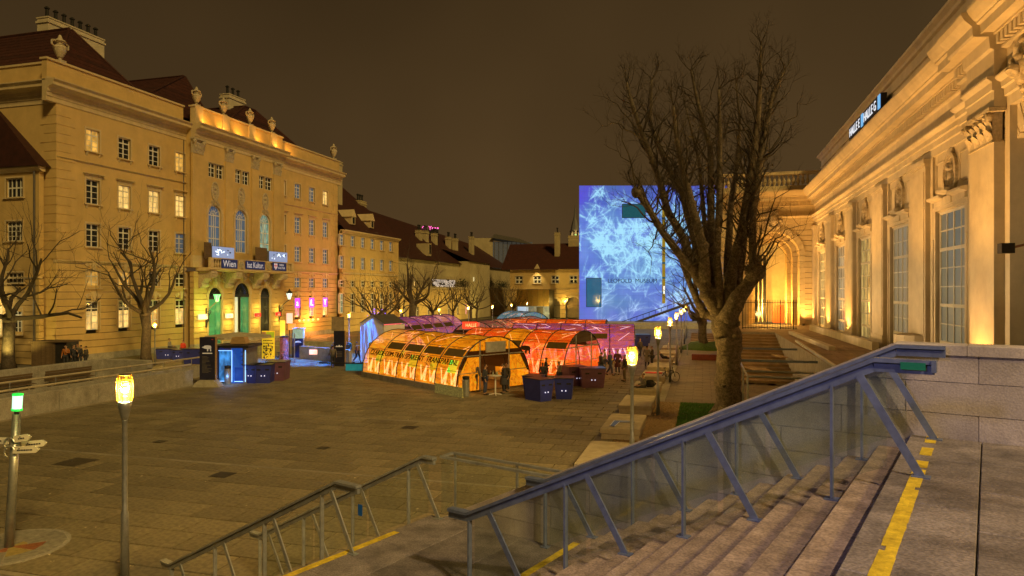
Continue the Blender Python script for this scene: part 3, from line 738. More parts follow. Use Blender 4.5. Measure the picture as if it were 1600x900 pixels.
for i, c in enumerate(ac):
    pn = [BGLASS, BGLASS, LITG][i]
    # spandrels filling the corners above the arch
    for q in (-1, 1):
        n_ = 8; arc = [(c+q*AHW*cos(pi/2*j/n_), zsA+AHW*sin(pi/2*j/n_)) for j in range(n_+1)]
        MB().prism(arc+[(c+q*AHW, ztA)], y_, y_+.4).build('spandrel', STUCCO, lb)
    f = MB(); f.ring(c, zsA, AHW-.09, AHW, y_+.15, y_+.23, 0, pi, 12)
    for x_ in (c-AHW, c-.33, c+.33-.06, c+AHW-.09): f.box(x_, x_+.07, y_+.15, y_+.23, zbA, zsA)
    f.box(c-.05, c+.05, y_+.14, y_+.23, zbA, zsA)
    for z_ in [zbA, zbA+(zsA-zbA)*.33, zbA+(zsA-zbA)*.66, zsA-.1]: f.box(c-AHW+.05, c+AHW-.05, y_+.155, y_+.22, z_, z_+.1)
    for a_ in (30, 60, 90, 120, 150): f.bar((c, y_+.19, zsA), (c+AHW*.95*cos(R(a_)), y_+.19, zsA+AHW*.95*sin(R(a_))), .04)
    f.ring(c, zsA, .38, .44, y_+.16, y_+.22, 0, pi, 8)
    fo = f.build('arched_window', WHITE, lb)
    b = MB(); b.box(c-AHW, c+AHW, y_+.18, y_+.2, zbA, zsA); b.prism([(c+AHW*cos(pi*j/12), zsA+AHW*sin(pi*j/12)) for j in range(13)], y_+.18, y_+.2)
    b.build('pane', pn, fo)
    b = MB(); b.ring(c, zsA, AHW, AHW+.3, y_-.08, y_+.02, 0, pi, 12); b.box(c-AHW-.3, c-AHW, y_-.08, y_+.02, zbA, zsA); b.box(c+AHW, c+AHW+.3, y_-.08, y_+.02, zbA, zsA)
    b.build('surround', STUCCO_T, fo)
    medallion(lb, c, lz([336, 377, 413.5][i], [299, 307, 315][i], 1), .55, 1.0, y_, seed=i)
    fancy(lb, c, ztA+.25, 1.3, .55, y_, i)
for px_, w_ in ((309, 1.5), (358, 1.15), (398.5, 1.15), (433, 1.35)):
    x_ = lx(px_, 1.15); zt_ = lz(px_, {309: 243, 358: 254, 398.5: 264, 433: 275}[px_], 1.15)
    zt_ = zc0-.8
    MB().box(x_-w_/2, x_+w_/2, y_-.22, y_, zbt+.2, zt_-1.5).build('pilaster', STUCCO, lb)
    capital(lb, x_-w_/2, x_+w_/2, zt_-1.45, zt_, y_-.22, seed=int(px_))
    MB().box(x_-w_/2-.1, x_+w_/2+.1, y_-.3, y_, zbal, zbt+.19).build('pilaster_base', STUCCO_T, lb)
# ground floor of the centre: rusticated, three arched doorways
DO = [(336, 11.2, 448, .95), (378.5, 0, 441.5, 1.25), (414.8, 0, 449, .85)]
dcs = [lx(336.5, 1), lx(378.5, 1), lx(414.5, 1)]; dhw = [1.0, 1.3, .9]; dtop = [lz(336.5, 449, 1), lz(378.5, 442, 1), lz(414.5, 449, 1)]
courses(lb, STUCCO, C0, C1, .55, zbal-.35, 13, [], y_, y_+.5, gap=.05, arches=[(c, h+.12, t-h, h+.12) for c, h, t in zip(dcs, dhw, dtop)])
MB().box(C0, dcs[0]-dhw[0]-.12, y_-.06, y_+.5, 0, .54).build('plinth', CONC, lb)
MB().box(dcs[0]+dhw[0]+.12, dcs[1]-dhw[1]-.12, y_-.06, y_+.5, 0, .54).build('plinth', CONC, lb)
MB().box(dcs[1]+dhw[1]+.12, dcs[2]-dhw[2]-.12, y_-.06, y_+.5, 0, .54).build('plinth', CONC, lb)
MB().box(dcs[2]+dhw[2]+.12, C1, y_-.06, y_+.5, 0, .54).build('plinth', CONC, lb)
MB().box(C0, C1, y_+.5, y_+.8, 0, zbal-.3).build('backing_wall', STUCCO, lb) if False else None
TEAL = mat('teal_painted_door', (.08, .44, .40), .4, var=.12, scale=2, bump=.03)
BLKD = mat('black_green_door', (.02, .024, .02), .45, var=.2)
for i, (c, h, t) in enumerate(zip(dcs, dhw, dtop)):
    zs_ = t-h; m_ = [TEAL, TEAL, BLKD][i]; zf = .35
    b = MB(); b.ring(c, zs_, h, h+.34, y_-.06, y_+.5, 0, pi, 11, gap=.02)
    b.box(c-h-.2, c-h, y_-.04, y_+.5, 0, zs_).box(c+h, c+h+.2, y_-.04, y_+.5, 0, zs_)
    b.prism([(c-.22, t+.02), (c+.22, t+.02), (c+.34, t+1.0), (c-.34, t+1.0)], y_-.3, y_+.1)
    b.build('door_arch', STUCCO_T, lb)
    fancy(lb, c, t+.9, .9, 1.1, y_-.2, 20+i)
    # fanlight
    f = MB(); f.ring(c, zs_, h-.1, h, y_+.14, y_+.24, 0, pi, 12); f.box(c-h, c+h, y_+.08, y_+.26, zs_-.25, zs_+.05)
    for a_ in range(15, 180, 15): f.bar((c, y_+.18, zs_), (c+h*.95*cos(R(a_)), y_+.18, zs_+h*.95*sin(R(a_))), .045)
    f.ring(c, zs_, .3, .38, y_+.14, y_+.2, 0, pi, 8)
    fo = f.build('fanlight', BLKD, lb)
    MB().prism([(c+h*cos(pi*j/12), zs_+h*sin(pi*j/12)) for j in range(13)], y_+.22, y_+.24).build('pane', DGLASS, fo)
    # door leaves with raised panels
    for q in ((-1, 1)):
        x0 = c-h+.02 if q < 0 else c+.01; x1 = c-.01 if q < 0 else c+h-.02
        if i == 1 and q < 0: x1 = x0+.12
        b = MB(); b.box(x0, x1, y_+.14, y_+.22, zf, zs_-.26)
        zz = [zf+.15, zf+(zs_-zf)*.3, zf+(zs_-zf)*.36, zf+(zs_-zf)*.68, zf+(zs_-zf)*.73, zs_-.45]
        if x1-x0 > .3:
            for za, zb in zip(zz[::2], zz[1::2]):
                b.box(x0+.12, x1-.12, y_+.115, y_+.14, za, zb).box(x0+.2, x1-.2, y_+.09, y_+.116, za+.1, zb-.1)
        dl = b.build('door', m_, lb)
        if x1-x0 > .3: MB().tube([(x0+.07, y_+.12, 1.35), (x0+.07, y_+.06, 1.42), (x0+.07, y_+.12, 1.5)], .02).build('handle', DARKM, dl)
MB().box(dcs[1]-dhw[1]+.1, dcs[1]-.1, y_+.5, y_+.52, .4, 5.2).build('lit_hallway', emat('hallway_glow', (.8, .85, .55), .55), lb)
LITST = emat('door_edge_light', (.8, 1, .75), 1.2)
for c, h in ((dcs[0], dhw[0]),): MB().box(c-h-.02, c-h+.03, y_+.22, y_+.3, .4, dtop[0]-h-.3).build('light_strip', LITST, lb)
MB().box(C0+.1, C1-.1, y_+1.2, y_+1.35, .0, zbal-.4).build('backing_wall', STUCCO, lb)
# entrance steps
for k in range(3): MB().cbox(dcs[0]-2.0, dcs[2]+2.0, y_-.5-.38*(3-k), y_+.45 if k == 2 else y_-.1-.38*(2-k), .12*k-.02, .12*(k+1)-.004*k, .01).build('entrance_step', STEPM, lb)
# balcony
BX0, BX1 = C0+.5, C1-.4; BO = 1.5
b = MB(); b.prism([(y_+.1, zbal), (y_-BO, zbal), (y_-BO-.15, zbal-.1), (y_-BO-.15, zbal-.18), (y_-BO+.1, zbal-.34), (y_+.1, zbal-.34)], BX0-.15, BX1+.15, 'x'); b.build('balcony_floor', STUCCO_T, lb)
fr_y = y_-BO
MB().box(BX0, BX1, fr_y-.06, fr_y+.2, zbt-.16, zbt).build('balcony_rail', STUCCO_T, lb)
BALM = MB().lathe(0, 0, [(.09, 0), (.06, .08), (.12, .28), (.05, .5), (.09, .62)], 8)
hb = zbt-.16-zbal
nb = int((BX1-BX0)/.36)
prot = None
BN = [(lx(345.7, 2.6), lx(370.6, 2.6), 'Wien'), (lx(383.5, 2.6), lx(413.5, 2.6), 'hat Kultur.'), (lx(425.6, 2.6), lx(447, 2.6), '')]
MB().box(BX0, BX0+.4, fr_y-.08, fr_y+.22, zbal, zbt-.16).build('balcony_pier', STUCCO_T, lb); MB().box(BX1-.4, BX1, fr_y-.08, fr_y+.22, zbal, zbt-.16).build('balcony_pier', STUCCO_T, lb)
for (xa, xb, s_), (xc, xd, _) in zip(BN[:-1], BN[1:]):
    MB().box((xb+xc)/2-.35, (xb+xc)/2+.35, fr_y-.09, fr_y+.22, zbal, zbt-.16).build('balcony_pier', STUCCO_T, lb)
    fancy(lb, (xb+xc)/2, (zbal+zbt)/2-.1, .7, .7, fr_y-.06, 5)
for i in range(nb):
    x_ = BX0+.55+i*.36
    if x_ > BX1-.5: break
    if prot is None:
        q = MB(); q.lathe(0, 0, [(.09, 0), (.06, .1*hb), (.12, .42*hb), (.05, .8*hb), (.09, hb)], 8); prot = q.build('baluster', STUCCO_T, lb, loc=(x_, fr_y+.08, zbal))
    else: inst(prot, lb, loc=(x_, fr_y+.08, zbal))
for k, x_ in enumerate((dcs[0]-2.0, dcs[0]+1.85, dcs[1]+2.2, dcs[2]+1.7)):     # big carved scroll consoles under the balcony
    b = MB(); n_ = 12
    b.prism([(y_+.02, zbal-.36), (y_-BO+.05, zbal-.36), (y_-BO-.05, zbal-.6), (y_-BO+.35, zbal-.95), (y_-.7, zbal-1.1), (y_-.35, zbal-1.7), (y_-.12, zbal-2.1), (y_+.02, zbal-2.1)], x_-.45, x_+.45, 'x')
    st = len(b.v); b.lathe(0, 0, [(.36, -.5), (.36, .5)], 12); b.mul(Matrix.Translation((x_, y_-BO+.35, zbal-.72)) @ Matrix.Rotation(pi/2, 4, 'Y'), st)
    st = len(b.v); b.lathe(0, 0, [(.24, -.52), (.24, .52)], 12); b.mul(Matrix.Translation((x_, y_-.25, zbal-1.75)) @ Matrix.Rotation(pi/2, 4, 'Y'), st)
    for j in range(5): b.blob((x_-.3+.15*j, y_-1.1+.05*j, zbal-.95), .12, j)
    b.build('scroll_console', CARVED, lb)
for i in range(3):   # relief scrollwork between consoles
    for q in (-1, 1):
        cx_ = dcs[i]+q*(dhw[i]+.55); 
        fancy(lb, cx_, zbal-.95, 1.5, 1.2, y_-.02, 40+i, n=22)
# banners hung on the balcony (white writing on blue)
bnm = mat('blue_banner_cloth', (.015, .025, .11), .6, bump=0, emis=(.015, .025, .13), es=.25); wt = emat('banner_white_print', (.55, .55, .62), .45)
for xa, xb, s_ in BN:
    if s_:
        bo = MB().box(xa, xb, fr_y-.14, fr_y-.11, zbal-.02, zbt-.1).build('banner', bnm)
        bo.parent = None; bo.location = (XL, YC0, 0); bo.rotation_euler = (0, 0, pi/2)
        tag(bo, {'Wien': 'dark blue banner reading Wien on the palace balcony', 'hat Kultur.': 'dark blue banner reading hat Kultur. on the palace balcony'}[s_], 'banner', 'balcony banners')
        text('lettering', s_, .98 if s_ == 'Wien' else .92, wt, bo, ((xa+xb)/2, fr_y-.15, (zbal+zbt)/2-.08), (pi/2, 0, 0), .004, sx_=.92 if s_ == 'Wien' else .72)
    else:
        bo = MB().box(xa, xb, fr_y-.14, fr_y-.11, zbal-.02, zbt-.1).build('banner', bnm)
        bo.location = (XL, YC0, 0); bo.rotation_euler = (0, 0, pi/2)
        tag(bo, 'dark blue banner with a small white crest on the palace balcony', 'banner', 'balcony banners')
        b = MB(); cx_ = xa+(xb-xa)*.22; cz_ = (zbal+zbt)/2-.05
        b.prism([(cx_-.3, cz_+.35), (cx_+.3, cz_+.35), (cx_+.3, cz_-.1), (cx_, cz_-.4), (cx_-.3, cz_-.1)], fr_y-.15, fr_y-.14); b.build('crest', wt, bo)
        b = MB(); b.box(cx_-.05, cx_+.05, fr_y-.156, fr_y-.151, cz_-.3, cz_+.35); b.box(cx_-.3, cx_+.3, fr_y-.157, fr_y-.151, cz_+.02, cz_+.12); b.build('cross', emat('red_print', (.5, .03, .05), .4), bo)
        text('lettering', 'WIEN\nKULTUR', .34, wt, bo, (xa+(xb-xa)*.64, fr_y-.15, cz_), (pi/2, 0, 0), .004)
# screens standing on the balcony
def vscreen(px0, px1, py0, py1, label, seed):
    xa, xb = lx(px0, 2.3), lx(px1, 2.3); za = lz(px0, py1, 2.3); zb = lz(px0, py0, 2.3)
    t = thing('projection_screen', label, 'screen', (XL, YC0, 0), pi/2, 'projection screens on the balcony')
    MB().box(xa, xb, fr_y+.3, fr_y+1.1, za, zb).build('cabinet', mat('screen_cabinet', (.15, .16, .2), .6), t)
    MB().box(xa+.03, xb-.03, fr_y+.27, fr_y+.298, za+.03, zb-.03).build('screen_surface', emat('pale_blue_screen', (.20, .27, .50), .75), t)
    rn_ = random.Random(seed); b = MB(); c_ = MB()
    for i in range(9):
        x_ = rn_.uniform(xa+.4, xb-.5); z_ = rn_.uniform(za+.5, zb-.25); b.bar((x_, fr_y+.262, z_), (x_+rn_.uniform(-.3, .5), fr_y+.262, z_+rn_.uniform(-.2, .2)), .02, .12)
    for i in range(5):
        x_ = rn_.uniform(xa+.3, xb-.3); z_ = rn_.uniform(za+.4, zb-.3); c_.bar((x_, fr_y+.256, z_), (x_+.2, fr_y+.256, z_+rn_.uniform(-.1, .1)), .02, .1)
    b.build('bright_strokes', emat('screen_white', (.7, .85, 1), 1.3), t); c_.build('dark_strokes', mat('screen_dark', (.02, .03, .06), .5), t)
vscreen(332.5, 367, 384, 405, 'pale blue screen above the left doorway with bird shapes on it', 1)
vscreen(421.5, 450, 392, 409.5, 'pale blue screen above the right doorway with a white shape on it', 2)
for xa, xb in ((lx(322, 2.3), lx(333, 2.3)), (lx(402, 2.3), lx(420, 2.3))):
    MB().box(xa, xb, fr_y+.4, fr_y+.46, zbt-.2, zbt+1.5).build('brown_screen_board', WOODD, lb)
# wall lanterns on brackets
def wall_lantern(px, py, hx, label, col, es):
    """px,py the lantern; hx the x on the wall"""
    x_ = lx(px, 3.2); z_ = lz(px, py, 3.2)
    t = thing('wall_lantern', label, 'lantern', (XL, YC0, 0), pi/2, 'wrought iron lanterns beside the doorways')
    yl = y_-2.2; b = MB()
    b.tube([(hx, y_-.02, z_-3.0), (hx, y_-.25, z_-2.4), (hx+(x_-hx)*.3, y_-.6, z_-1.3), (hx+(x_-hx)*.5, y_-1.2, z_-.95), (x_, yl, z_-.55)], .05, 6)
    b.tube([(hx+(x_-hx)*(.35*(1-q)*cos(q*9)+.25), y_-.5-.3*(1-q)*sin(q*9), z_-1.8+.45*(1-q)*sin(q*9)) for q in [j/14 for j in range(15)]], .035, 5)
    b.tube([(hx, y_-.1-.25*(1-q), z_-2.6+.5*q+.3*sin(q*8)) for q in [j/10 for j in range(11)]], .04, 5)
    b.box(hx-.1, hx+.1, y_-.05, y_, z_-3.2, z_-1.2); b.build('bracket', DARKM, t)
    MB().lathe(x_, yl, [(.12, z_-.5), (.17, z_-.45), (.34, z_+.2)], 6, cap=True).build('glass', emat('lantern_'+label[:4], col, es), t)
    MB().lathe(x_, yl, [(.38, z_+.2), (.30, z_+.35), (.16, z_+.5), (.06, z_+.6), (.08, z_+.68), (.01, z_+.78)], 6).build('cap', DARKM, t)
    c_ = MB()
    for j in range(6): a = j*pi/3; c_.bar((x_+.17*cos(a), yl+.17*sin(a), z_-.45), (x_+.35*cos(a), yl+.35*sin(a), z_+.2), .03)
    c_.build('cage', DARKM, t)
    return (XL+(-yl), YC0+x_, z_)
LA = wall_lantern(339, 463, lx(322, 1), 'green lit lantern on a scrolled bracket by the left palace doorway', (.3, 1, .35), 1.3)
LB = wall_lantern(452, 461, lx(436, 1), 'pale lantern on a scrolled bracket at the right corner of the palace centre', (.8, .95, .8), 1.2)
lamp('lantern_light', 'POINT', (LA[0]+.1, LA[1], LA[2]-.75), 230, (.6, 1, .12), size=.25)
# lit wall signs between the doors
def wsign(px, py, w_, h, mface, label, s_=None, tm=None):
    x_ = lx(px, 1.2); z_ = lz(px, py, 1.2)
    t = thing('wall_sign', label, 'sign', (XL, YC0, 0), pi/2, 'lit sign boxes between the palace doorways')
    MB().box(x_-w_/2, x_+w_/2, y_-.28, y_-.10, z_-h/2, z_+h/2).build('box', mface, t)
    MB().box(x_-w_/2-.03, x_+w_/2+.03, y_-.10, y_-.051, z_-h/2-.03, z_+h/2+.03).build('back_plate', WHITE, t)
    if s_: text('lettering', s_, h*.7, tm, t, (x_, y_-.29, z_-.02), (pi/2, 0, 0), .004)
    return x_, z_
SW = emat('sign_white', (1, .85, .5), .95); SR = emat('sign_red', (.7, .02, .02), .8); SG = emat('grey_ink', (.2, .2, .2), .1)
for px_, py_, w_, h, mf, lab, s_, tm in ((317.5, 495, 1.2, .5, SW, 'plain white lit sign box left of the left doorway', None, None), (358.5, 493.5, 1.0, .45, SW, 'white and orange lit sign box between left and middle doorways', 'o', SR), (403, 492, .9, .42, SR, 'red lit sign box between middle and right doorways', '---', SW), (435, 490.5, .85, .42, SR, 'red and white lit sign box right of the right doorway', 'o o', SW)):
    x_, z_ = wsign(px_, py_, w_, h, mf, lab, s_, tm)
    for dz in (-.9, .7): lamp('sign_light', 'POINT', (XL+PO+.6, YC0+x_, z_+dz), 45, (1, .72, .14), size=.15)
# three little uplights hidden behind the cornice edge wash the parapet
for px_ in (318, 345, 372, 402, 430):
    x_ = lx(px_, 1); lamp('parapet_uplight', 'SPOT', (XL+PO+.75, YC0+x_, zb_+.85), 120, (1, .42, .06), to=(XL+PO-.4, YC0+x_+.7, zb_+2.6), angle=140, blend=.6, size=.05)
x_ = lx(297); lamp('parapet_uplight', 'SPOT', (XL+.7, YC0+x_, zb_+.85), 130, (1, .42, .06), to=(XL-.3, YC0+x_-2.2, zb_+2.2), angle=140, size=.05)
x_ = lx(449); lamp('parapet_uplight', 'SPOT', (XL+.7, YC0+x_, zb_+.85), 110, (1, .42, .06), to=(XL-.3, YC0+x_+1.5, zb_+2.2), angle=140, size=.05)
# down pipes
MB().tube([(C0-.35, -.10, .5), (C0-.35, -.10, zc0-1)], .05, 6).build('down_pipe', LEADM, lb)

# ---- lower wing on the far left, standing in front of the palace end wall
YW = YC0-.7
lw = thing('side_wing', 'low ochre wing with a hipped red roof at the left edge', 'building', (onY(61, YW)[0], YW, 0), 0)
def wx(px): return onY(px, YW)[0]-onY(61, YW)[0]
def wz(px, py): return zat(py, onY(px, YW)[1])
wopsU = []
wl_ = [(9.5, 36, 279, 309, 2, 2, DGLASS), (9.5, 35, 346, 377, 2, 4, DGLASS), (11, 37, 426, 442, 3, 2, DGLASS), (16, 35, 482, 522, 2, 4, DGLASS), (-22, 3, 480, 524, 2, 4, LITW), (-50, -24, 279, 309, 2, 2, DGLASS), (-50, -24, 346, 377, 2, 4, DGLASS)]
for a, b_, c, d, co, ro, pn in wl_: wopsU.append((wx(a), wx(b_), wz(a, d), wz(a, c)))
zeW = wz(60, 262)
panel(lw, 'wall', STUCCO, wx(-120), 0, 7.0, zeW, wopsU, 0, .4)
courses(lw, STUCCO, wx(-120), 0, 0, 6.85, 13, wopsU, 0, .4, gap=.045)
cornice(lw, [(0, 6.85), (.15, 6.95), (.15, 7.0)], wx(-120), .02, STUCCO_T, 'string_course')
cornice(lw, [(0, zeW-.3), (.2, zeW-.15), (.35, zeW), (.35, zeW+.1)], wx(-120), .3, STUCCO_T, 'eaves')
for o, (a, b_, c, d, co, ro, pn) in zip(wopsU, wl_): window(lw, *o, co*2 if co == 2 else 4, ro, pn, sill=True, surround=.12, bracket=False)
MB().add([(wx(-120), -.5, zeW+.1), (.5, -.5, zeW+.1), (wx(0)-3, .65, zeW+7), (wx(-120), .65, zeW+7), (.5, .65, zeW+.1)], [(0, 1, 2, 3), (1, 4, 2)]).build('roof', ROOF, lw)
MB().tube([(-.35, -.12, 0), (-.35, -.12, zeW-.3)], .08, 6).build('down_pipe', LEADM, lw)
MB().box(-.5, -.1, 0, .1, 0, 0.1).build('pipe_shoe', LEADM, lw)
lamp('wing_wall_light', 'SPOT', (onY(72, YW)[0]+1.0, YC0-5.0, 1.2), 420, (1, .74, .16), to=(XL-1.5, YC0+.5, 8), angle=110, size=.2)
lamp('wing_window_light', 'POINT', (onY(-4, YW)[0], YW-1.2, 4.5), 130, (1, .8, .35), size=.4)
# =================================================================== RIGHT HALL (long front at X = XR, portal wing across it)
XR = 10.5; ZB = 2.47
YW2 = onX(1273, XR)[0]                      # plane of the portal wing
hall = thing('exhibition_hall', 'long cream neoclassical hall front with giant pilasters lit from below', 'building', (XR, YW2, 0), -pi/2)
# local frame: x runs towards the viewer (world -Y), -y points to the court (world -X)
def hx(px, out=0): return YW2-onX(px, XR-out)[0]
def hz_(px, py, out=0): return zat(py, onX(px, XR-out)[1])
HL = YW2-13                                  # goes on past the frame towards the viewer
REC = .12                                    # window bays are recessed
zA0 = hz_(1452, 249); zA1 = hz_(1427, 214, .3)+.2
bays = [(1280.2, 1290.5), (1307.5, 1321), (1343, 1362.5), (1392, 1420), (1465, 1511)]
bay = [(2.3, 5.7), (11.2, 14.7), (19.7, 23.3), (28.3, 31.9), (36.5, 40.1)]
zG = 9.5
opsB = []
for x0, x1 in bay: opsB.append((x0-.45, x1+.45, ZB, zA0))
archc = (hx(1577)+.3+2.6); AR = 2.55; zsp = 9.2
opsB.append((archc-AR-1.15, archc+AR+1.15, ZB, zsp+AR+1.1))
panel(hall, 'front_wall', CREAM, 0, HL, ZB-.2, zA0+.02, opsB, 0, 1.2)
MB().box(0, HL, 0, 1.2, 0, ZB-.2).build('base_wall', CREAM, hall)
MB().box(0, HL, -.02, 1.2, zA0+.022, 20.6).build('upper_wall', CREAM, hall) if False else None
def sect(parent, prof, x0, x1, name, m=CREAM, yb=.5):
    MB().prism([(yb, prof[0][1])]+[(-o, z) for o, z in prof]+[(yb, prof[-1][1])], x0, x1, 'x').build(name, m, parent)
zc = 13.35
def entab2(parent, x0, x1, o, dn=True, m=CREAM, zoff=0):
    z = zA0+.02+zoff
    sect(parent, [(o, z), (o, z+.33), (o+.09, z+.36), (o+.09, z+.62), (o+.18, z+.65), (o+.18, z+.86), (o+.30, z+.92), (o+.36, z+1.0), (o+.36, z+1.06), (o+.02, z+1.08)], x0, x1, 'architrave', m)
    sect(parent, [(o, z+1.082), (o, z+2.0)], x0, x1, 'frieze', m)
    z += 2.0
    sect(parent, [(o, z), (o+.16, z+.04), (o+.16, z+.12), (o+.10, z+.13), (o+.10, z+.48), (o+.40, z+.52), (o+.40, z+.60), (o+.74, z+.62), (o+.74, z+.58), (o+.80, z+.58), (o+.80, z+.90), (o+.92, z+.94), (o+.92, z+1.0), (o+1.0, z+1.06), (o+1.14, z+1.26), (o+1.22, z+1.42), (o+1.22, z+1.52), (o+.1, z+1.6)], x0, x1, 'cornice', m)
    return z
zcor = entab2(hall, 0, 41.0, 0)
BR0 = hx(1515, .75)-.4; BR1 = hx(1552)+.25
entab2(hall, 41.0+.002, HL, .42)
# dentils: the nearest as pieces
def dentils(x0, x1, o, z, step=.34):
    proto = None; n = int((x1-x0)/step)
    for i in range(n):
        x = x1-.2-i*step
        if proto is None: q = MB(); q.box(0, .20, -o-.36, -o-.10, z+.15, z+.47); proto = q.build('dentil', CREAM, hall, loc=(x, 0, 0))
        elif i < 150: inst(proto, hall, loc=(x, 0, 0))
dentils(0, 41.0, .0, zcor); dentils(41.0, 58, .42, zcor)
# attic set back behind the cornice
za_ = zcor+1.5; zatt = hz_(1400, 118, -.6)
MB().box(0, HL, .6, 1.6, za_-.3, 19.1).build('attic_wall', CREAM, hall)
sect(hall, [(-.6, 18.6), (-.45, 18.65), (-.4, 18.8), (-.2, 18.95), (-.2, 19.1), (-.5, 19.15)], -.0, HL, 'attic_cornice', CREAM, 1.7)
sect(hall, [(-.58, 17.9), (-.5, 17.92), (-.5, 18.0), (-.58, 18.02)], 0, HL, 'attic_moulding', CREAM, 1.0)
MB().box(0, HL, .1, .6, za_-.05, za_+.1).build('ledge', LEADM, hall)
# bays
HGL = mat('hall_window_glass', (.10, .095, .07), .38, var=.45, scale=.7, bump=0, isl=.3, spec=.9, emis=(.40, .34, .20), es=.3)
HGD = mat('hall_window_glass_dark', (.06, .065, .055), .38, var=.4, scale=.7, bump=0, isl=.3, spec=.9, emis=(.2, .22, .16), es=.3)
HGY = litpane('hall_window_lit', (1, .68, .2), .42, dark=.3, scale=.8)
HGW = litpane('hall_window_dim', (.9, .75, .45), .30, dark=.2, scale=.6)
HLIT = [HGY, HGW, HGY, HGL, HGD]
WFR = mat('hall_window_frame', (.62, .58, .48), .5, var=.08, bump=.03)
for i, (x0, x1) in enumerate(bay):
    yo = REC; cx = (x0+x1)/2; w_ = x1-x0
    MB().box(x0-.449, x0-.12, yo, yo+.5, ZB, zA0).build('bay_jamb', CREAM, hall); MB().box(x1+.12, x1+.449, yo, yo+.5, ZB, zA0).build('bay_jamb', CREAM, hall)
    MB().box(x0-.12, x1+.12, yo, yo+.5, zG+.02, zA0).build('bay_head', CREAM, hall)
    # window with panes as separate pieces
    rows = 8; cols = 4; f = MB(); b_ = .045
    for q in range(cols+1):
        x = x0+w_*q/cols; bb_ = .07 if q in (0, cols) else .05 if q == 2 else .028
        f.box(x-bb_, x+bb_, yo+.06, yo+.15, ZB+.15, zG)
    for q in range(rows+1):
        z = ZB+.15+(zG-ZB-.15)*q/rows; bb_ = .09 if q in (0, rows) else .075 if q in (1, 3, 6) else .028
        f.box(x0, x1, yo+.05, yo+.14, z-bb_, z+bb_)
    fo = f.build('window', WFR, hall)
    for q in range(cols):
        for r_ in range(rows):
            xa = x0+w_*q/cols; z = ZB+.15+(zG-ZB-.15)*r_/rows
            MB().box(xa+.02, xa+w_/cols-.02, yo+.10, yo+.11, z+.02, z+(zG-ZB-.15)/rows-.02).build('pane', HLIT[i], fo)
    # surround with eared hood
    b = MB(); b.box(x0-.30, x0-.08, yo-.12, yo, ZB, zG+.1).box(x1+.08, x1+.30, yo-.12, yo, ZB, zG+.1).box(x0-.30, x1+.30, yo-.12, yo, zG+.1, zG+.28)
    b.box(x0-.42, x0-.30, yo-.12, yo, zG-1.2, zG+.28).box(x1+.30, x1+.42, yo-.12, yo, zG-1.2, zG+.28)
    b.build('window_surround', CREAM, hall)
    b = MB(); b.box(x0-.2, x1+.2, yo-.16, yo, zG+.28, zG+.52).box(cx-.5, cx+.5, yo-.22, yo, zG+.26, zG+.6)
    b.prism([(yo-.12, zG+.52), (yo-.4, zG+.62), (yo-.4, zG+.72), (yo, zG+.78)], x0-.42, cx-.52, 'x').prism([(yo-.12, zG+.52), (yo-.4, zG+.62), (yo-.4, zG+.72), (yo, zG+.78)], cx+.52, x1+.42, 'x')
    b.prism([(yo-.2, zG+.7), (yo-.5, zG+.8), (yo-.5, zG+.9), (yo, zG+.96)], cx-.6, cx+.6, 'x')
    b.build('window_hood', CREAM, hall)
    medallion(hall, cx, 11.08, .84, .98, yo-.02, seed=i+5)
    for s_ in (-1, 1):
        a = cx+s_*1.0; c_ = cx+s_*(w_/2+.22); a, c_ = min(a, c_), max(a, c_)
        if c_-a > .15: 
            z0p, z1p = 10.55, 11.85
            MB().box(a, c_, yo-.05, yo, z0p, z0p+.06).box(a, c_, yo-.05, yo, z1p-.06, z1p).box(a, a+.06, yo-.05, yo, z0p+.06, z1p-.06).box(c_-.06, c_, yo-.05, yo, z0p+.06, z1p-.06).build('panel_moulding', CREAM, hall)
    b = MB(); 
    b.prism([(cx-.35, 12.02), (cx+.35, 12.02), (cx+.25, 12.2), (cx-.25, 12.2)], yo-.1, yo); b.build('ribbon', CARVED, hall)
# pilasters between bays
def pil(x0, x1, out=.28, full=True):
    MB().box(x0, x1, -out, 0, ZB+.75, zA0-.35).build('pilaster', CREAM, hall)
    b = MB(); b.box(x0-.1, x1+.1, -out-.1, .0, ZB, ZB+.35).box(x0-.06, x1+.06, -out-.06, 0, ZB+.35, ZB+.75)
    b.build('pilaster_base', CREAM, hall)
    MB().box(x0-.04, x1+.04, -out-.05, 0, zA0-.348, zA0-.22).box(x0-.09, x1+.09, -out-.1, 0, zA0-.22, zA0-.002).build('pilaster_cap', CREAM, hall)
    if x1-x0 > .9:
        MB().box(x0+.16, x1-.16, -out-.035, -out, ZB+1.2, zA0-.6).build('pilaster_panel', CREAM, hall)
edges = [.1, 1.3, 7.7, 10.4, 16.3, 19.0, 24.9, 27.6, 33.0, 35.7]
for a, b in zip(edges[0::2], edges[1::2]): pil(a, b, .22)
# half round pilaster with a lamp slot near bay four
x0, x1 = 33.0, 35.7
MB().lathe((x0+x1)/2, -.1, [((x1-x0)*.42, ZB+.1), ((x1-x0)*.42, ZB+1.2), ((x1-x0)*.30, ZB+1.25)], 14).build('rounded_base', CREAM, hall)
MB().box((x0+x1)/2-.28, (x0+x1)/2+.28, -.95, -.45, ZB+.62, ZB+.74).build('lamp_slot', DARKM, hall)
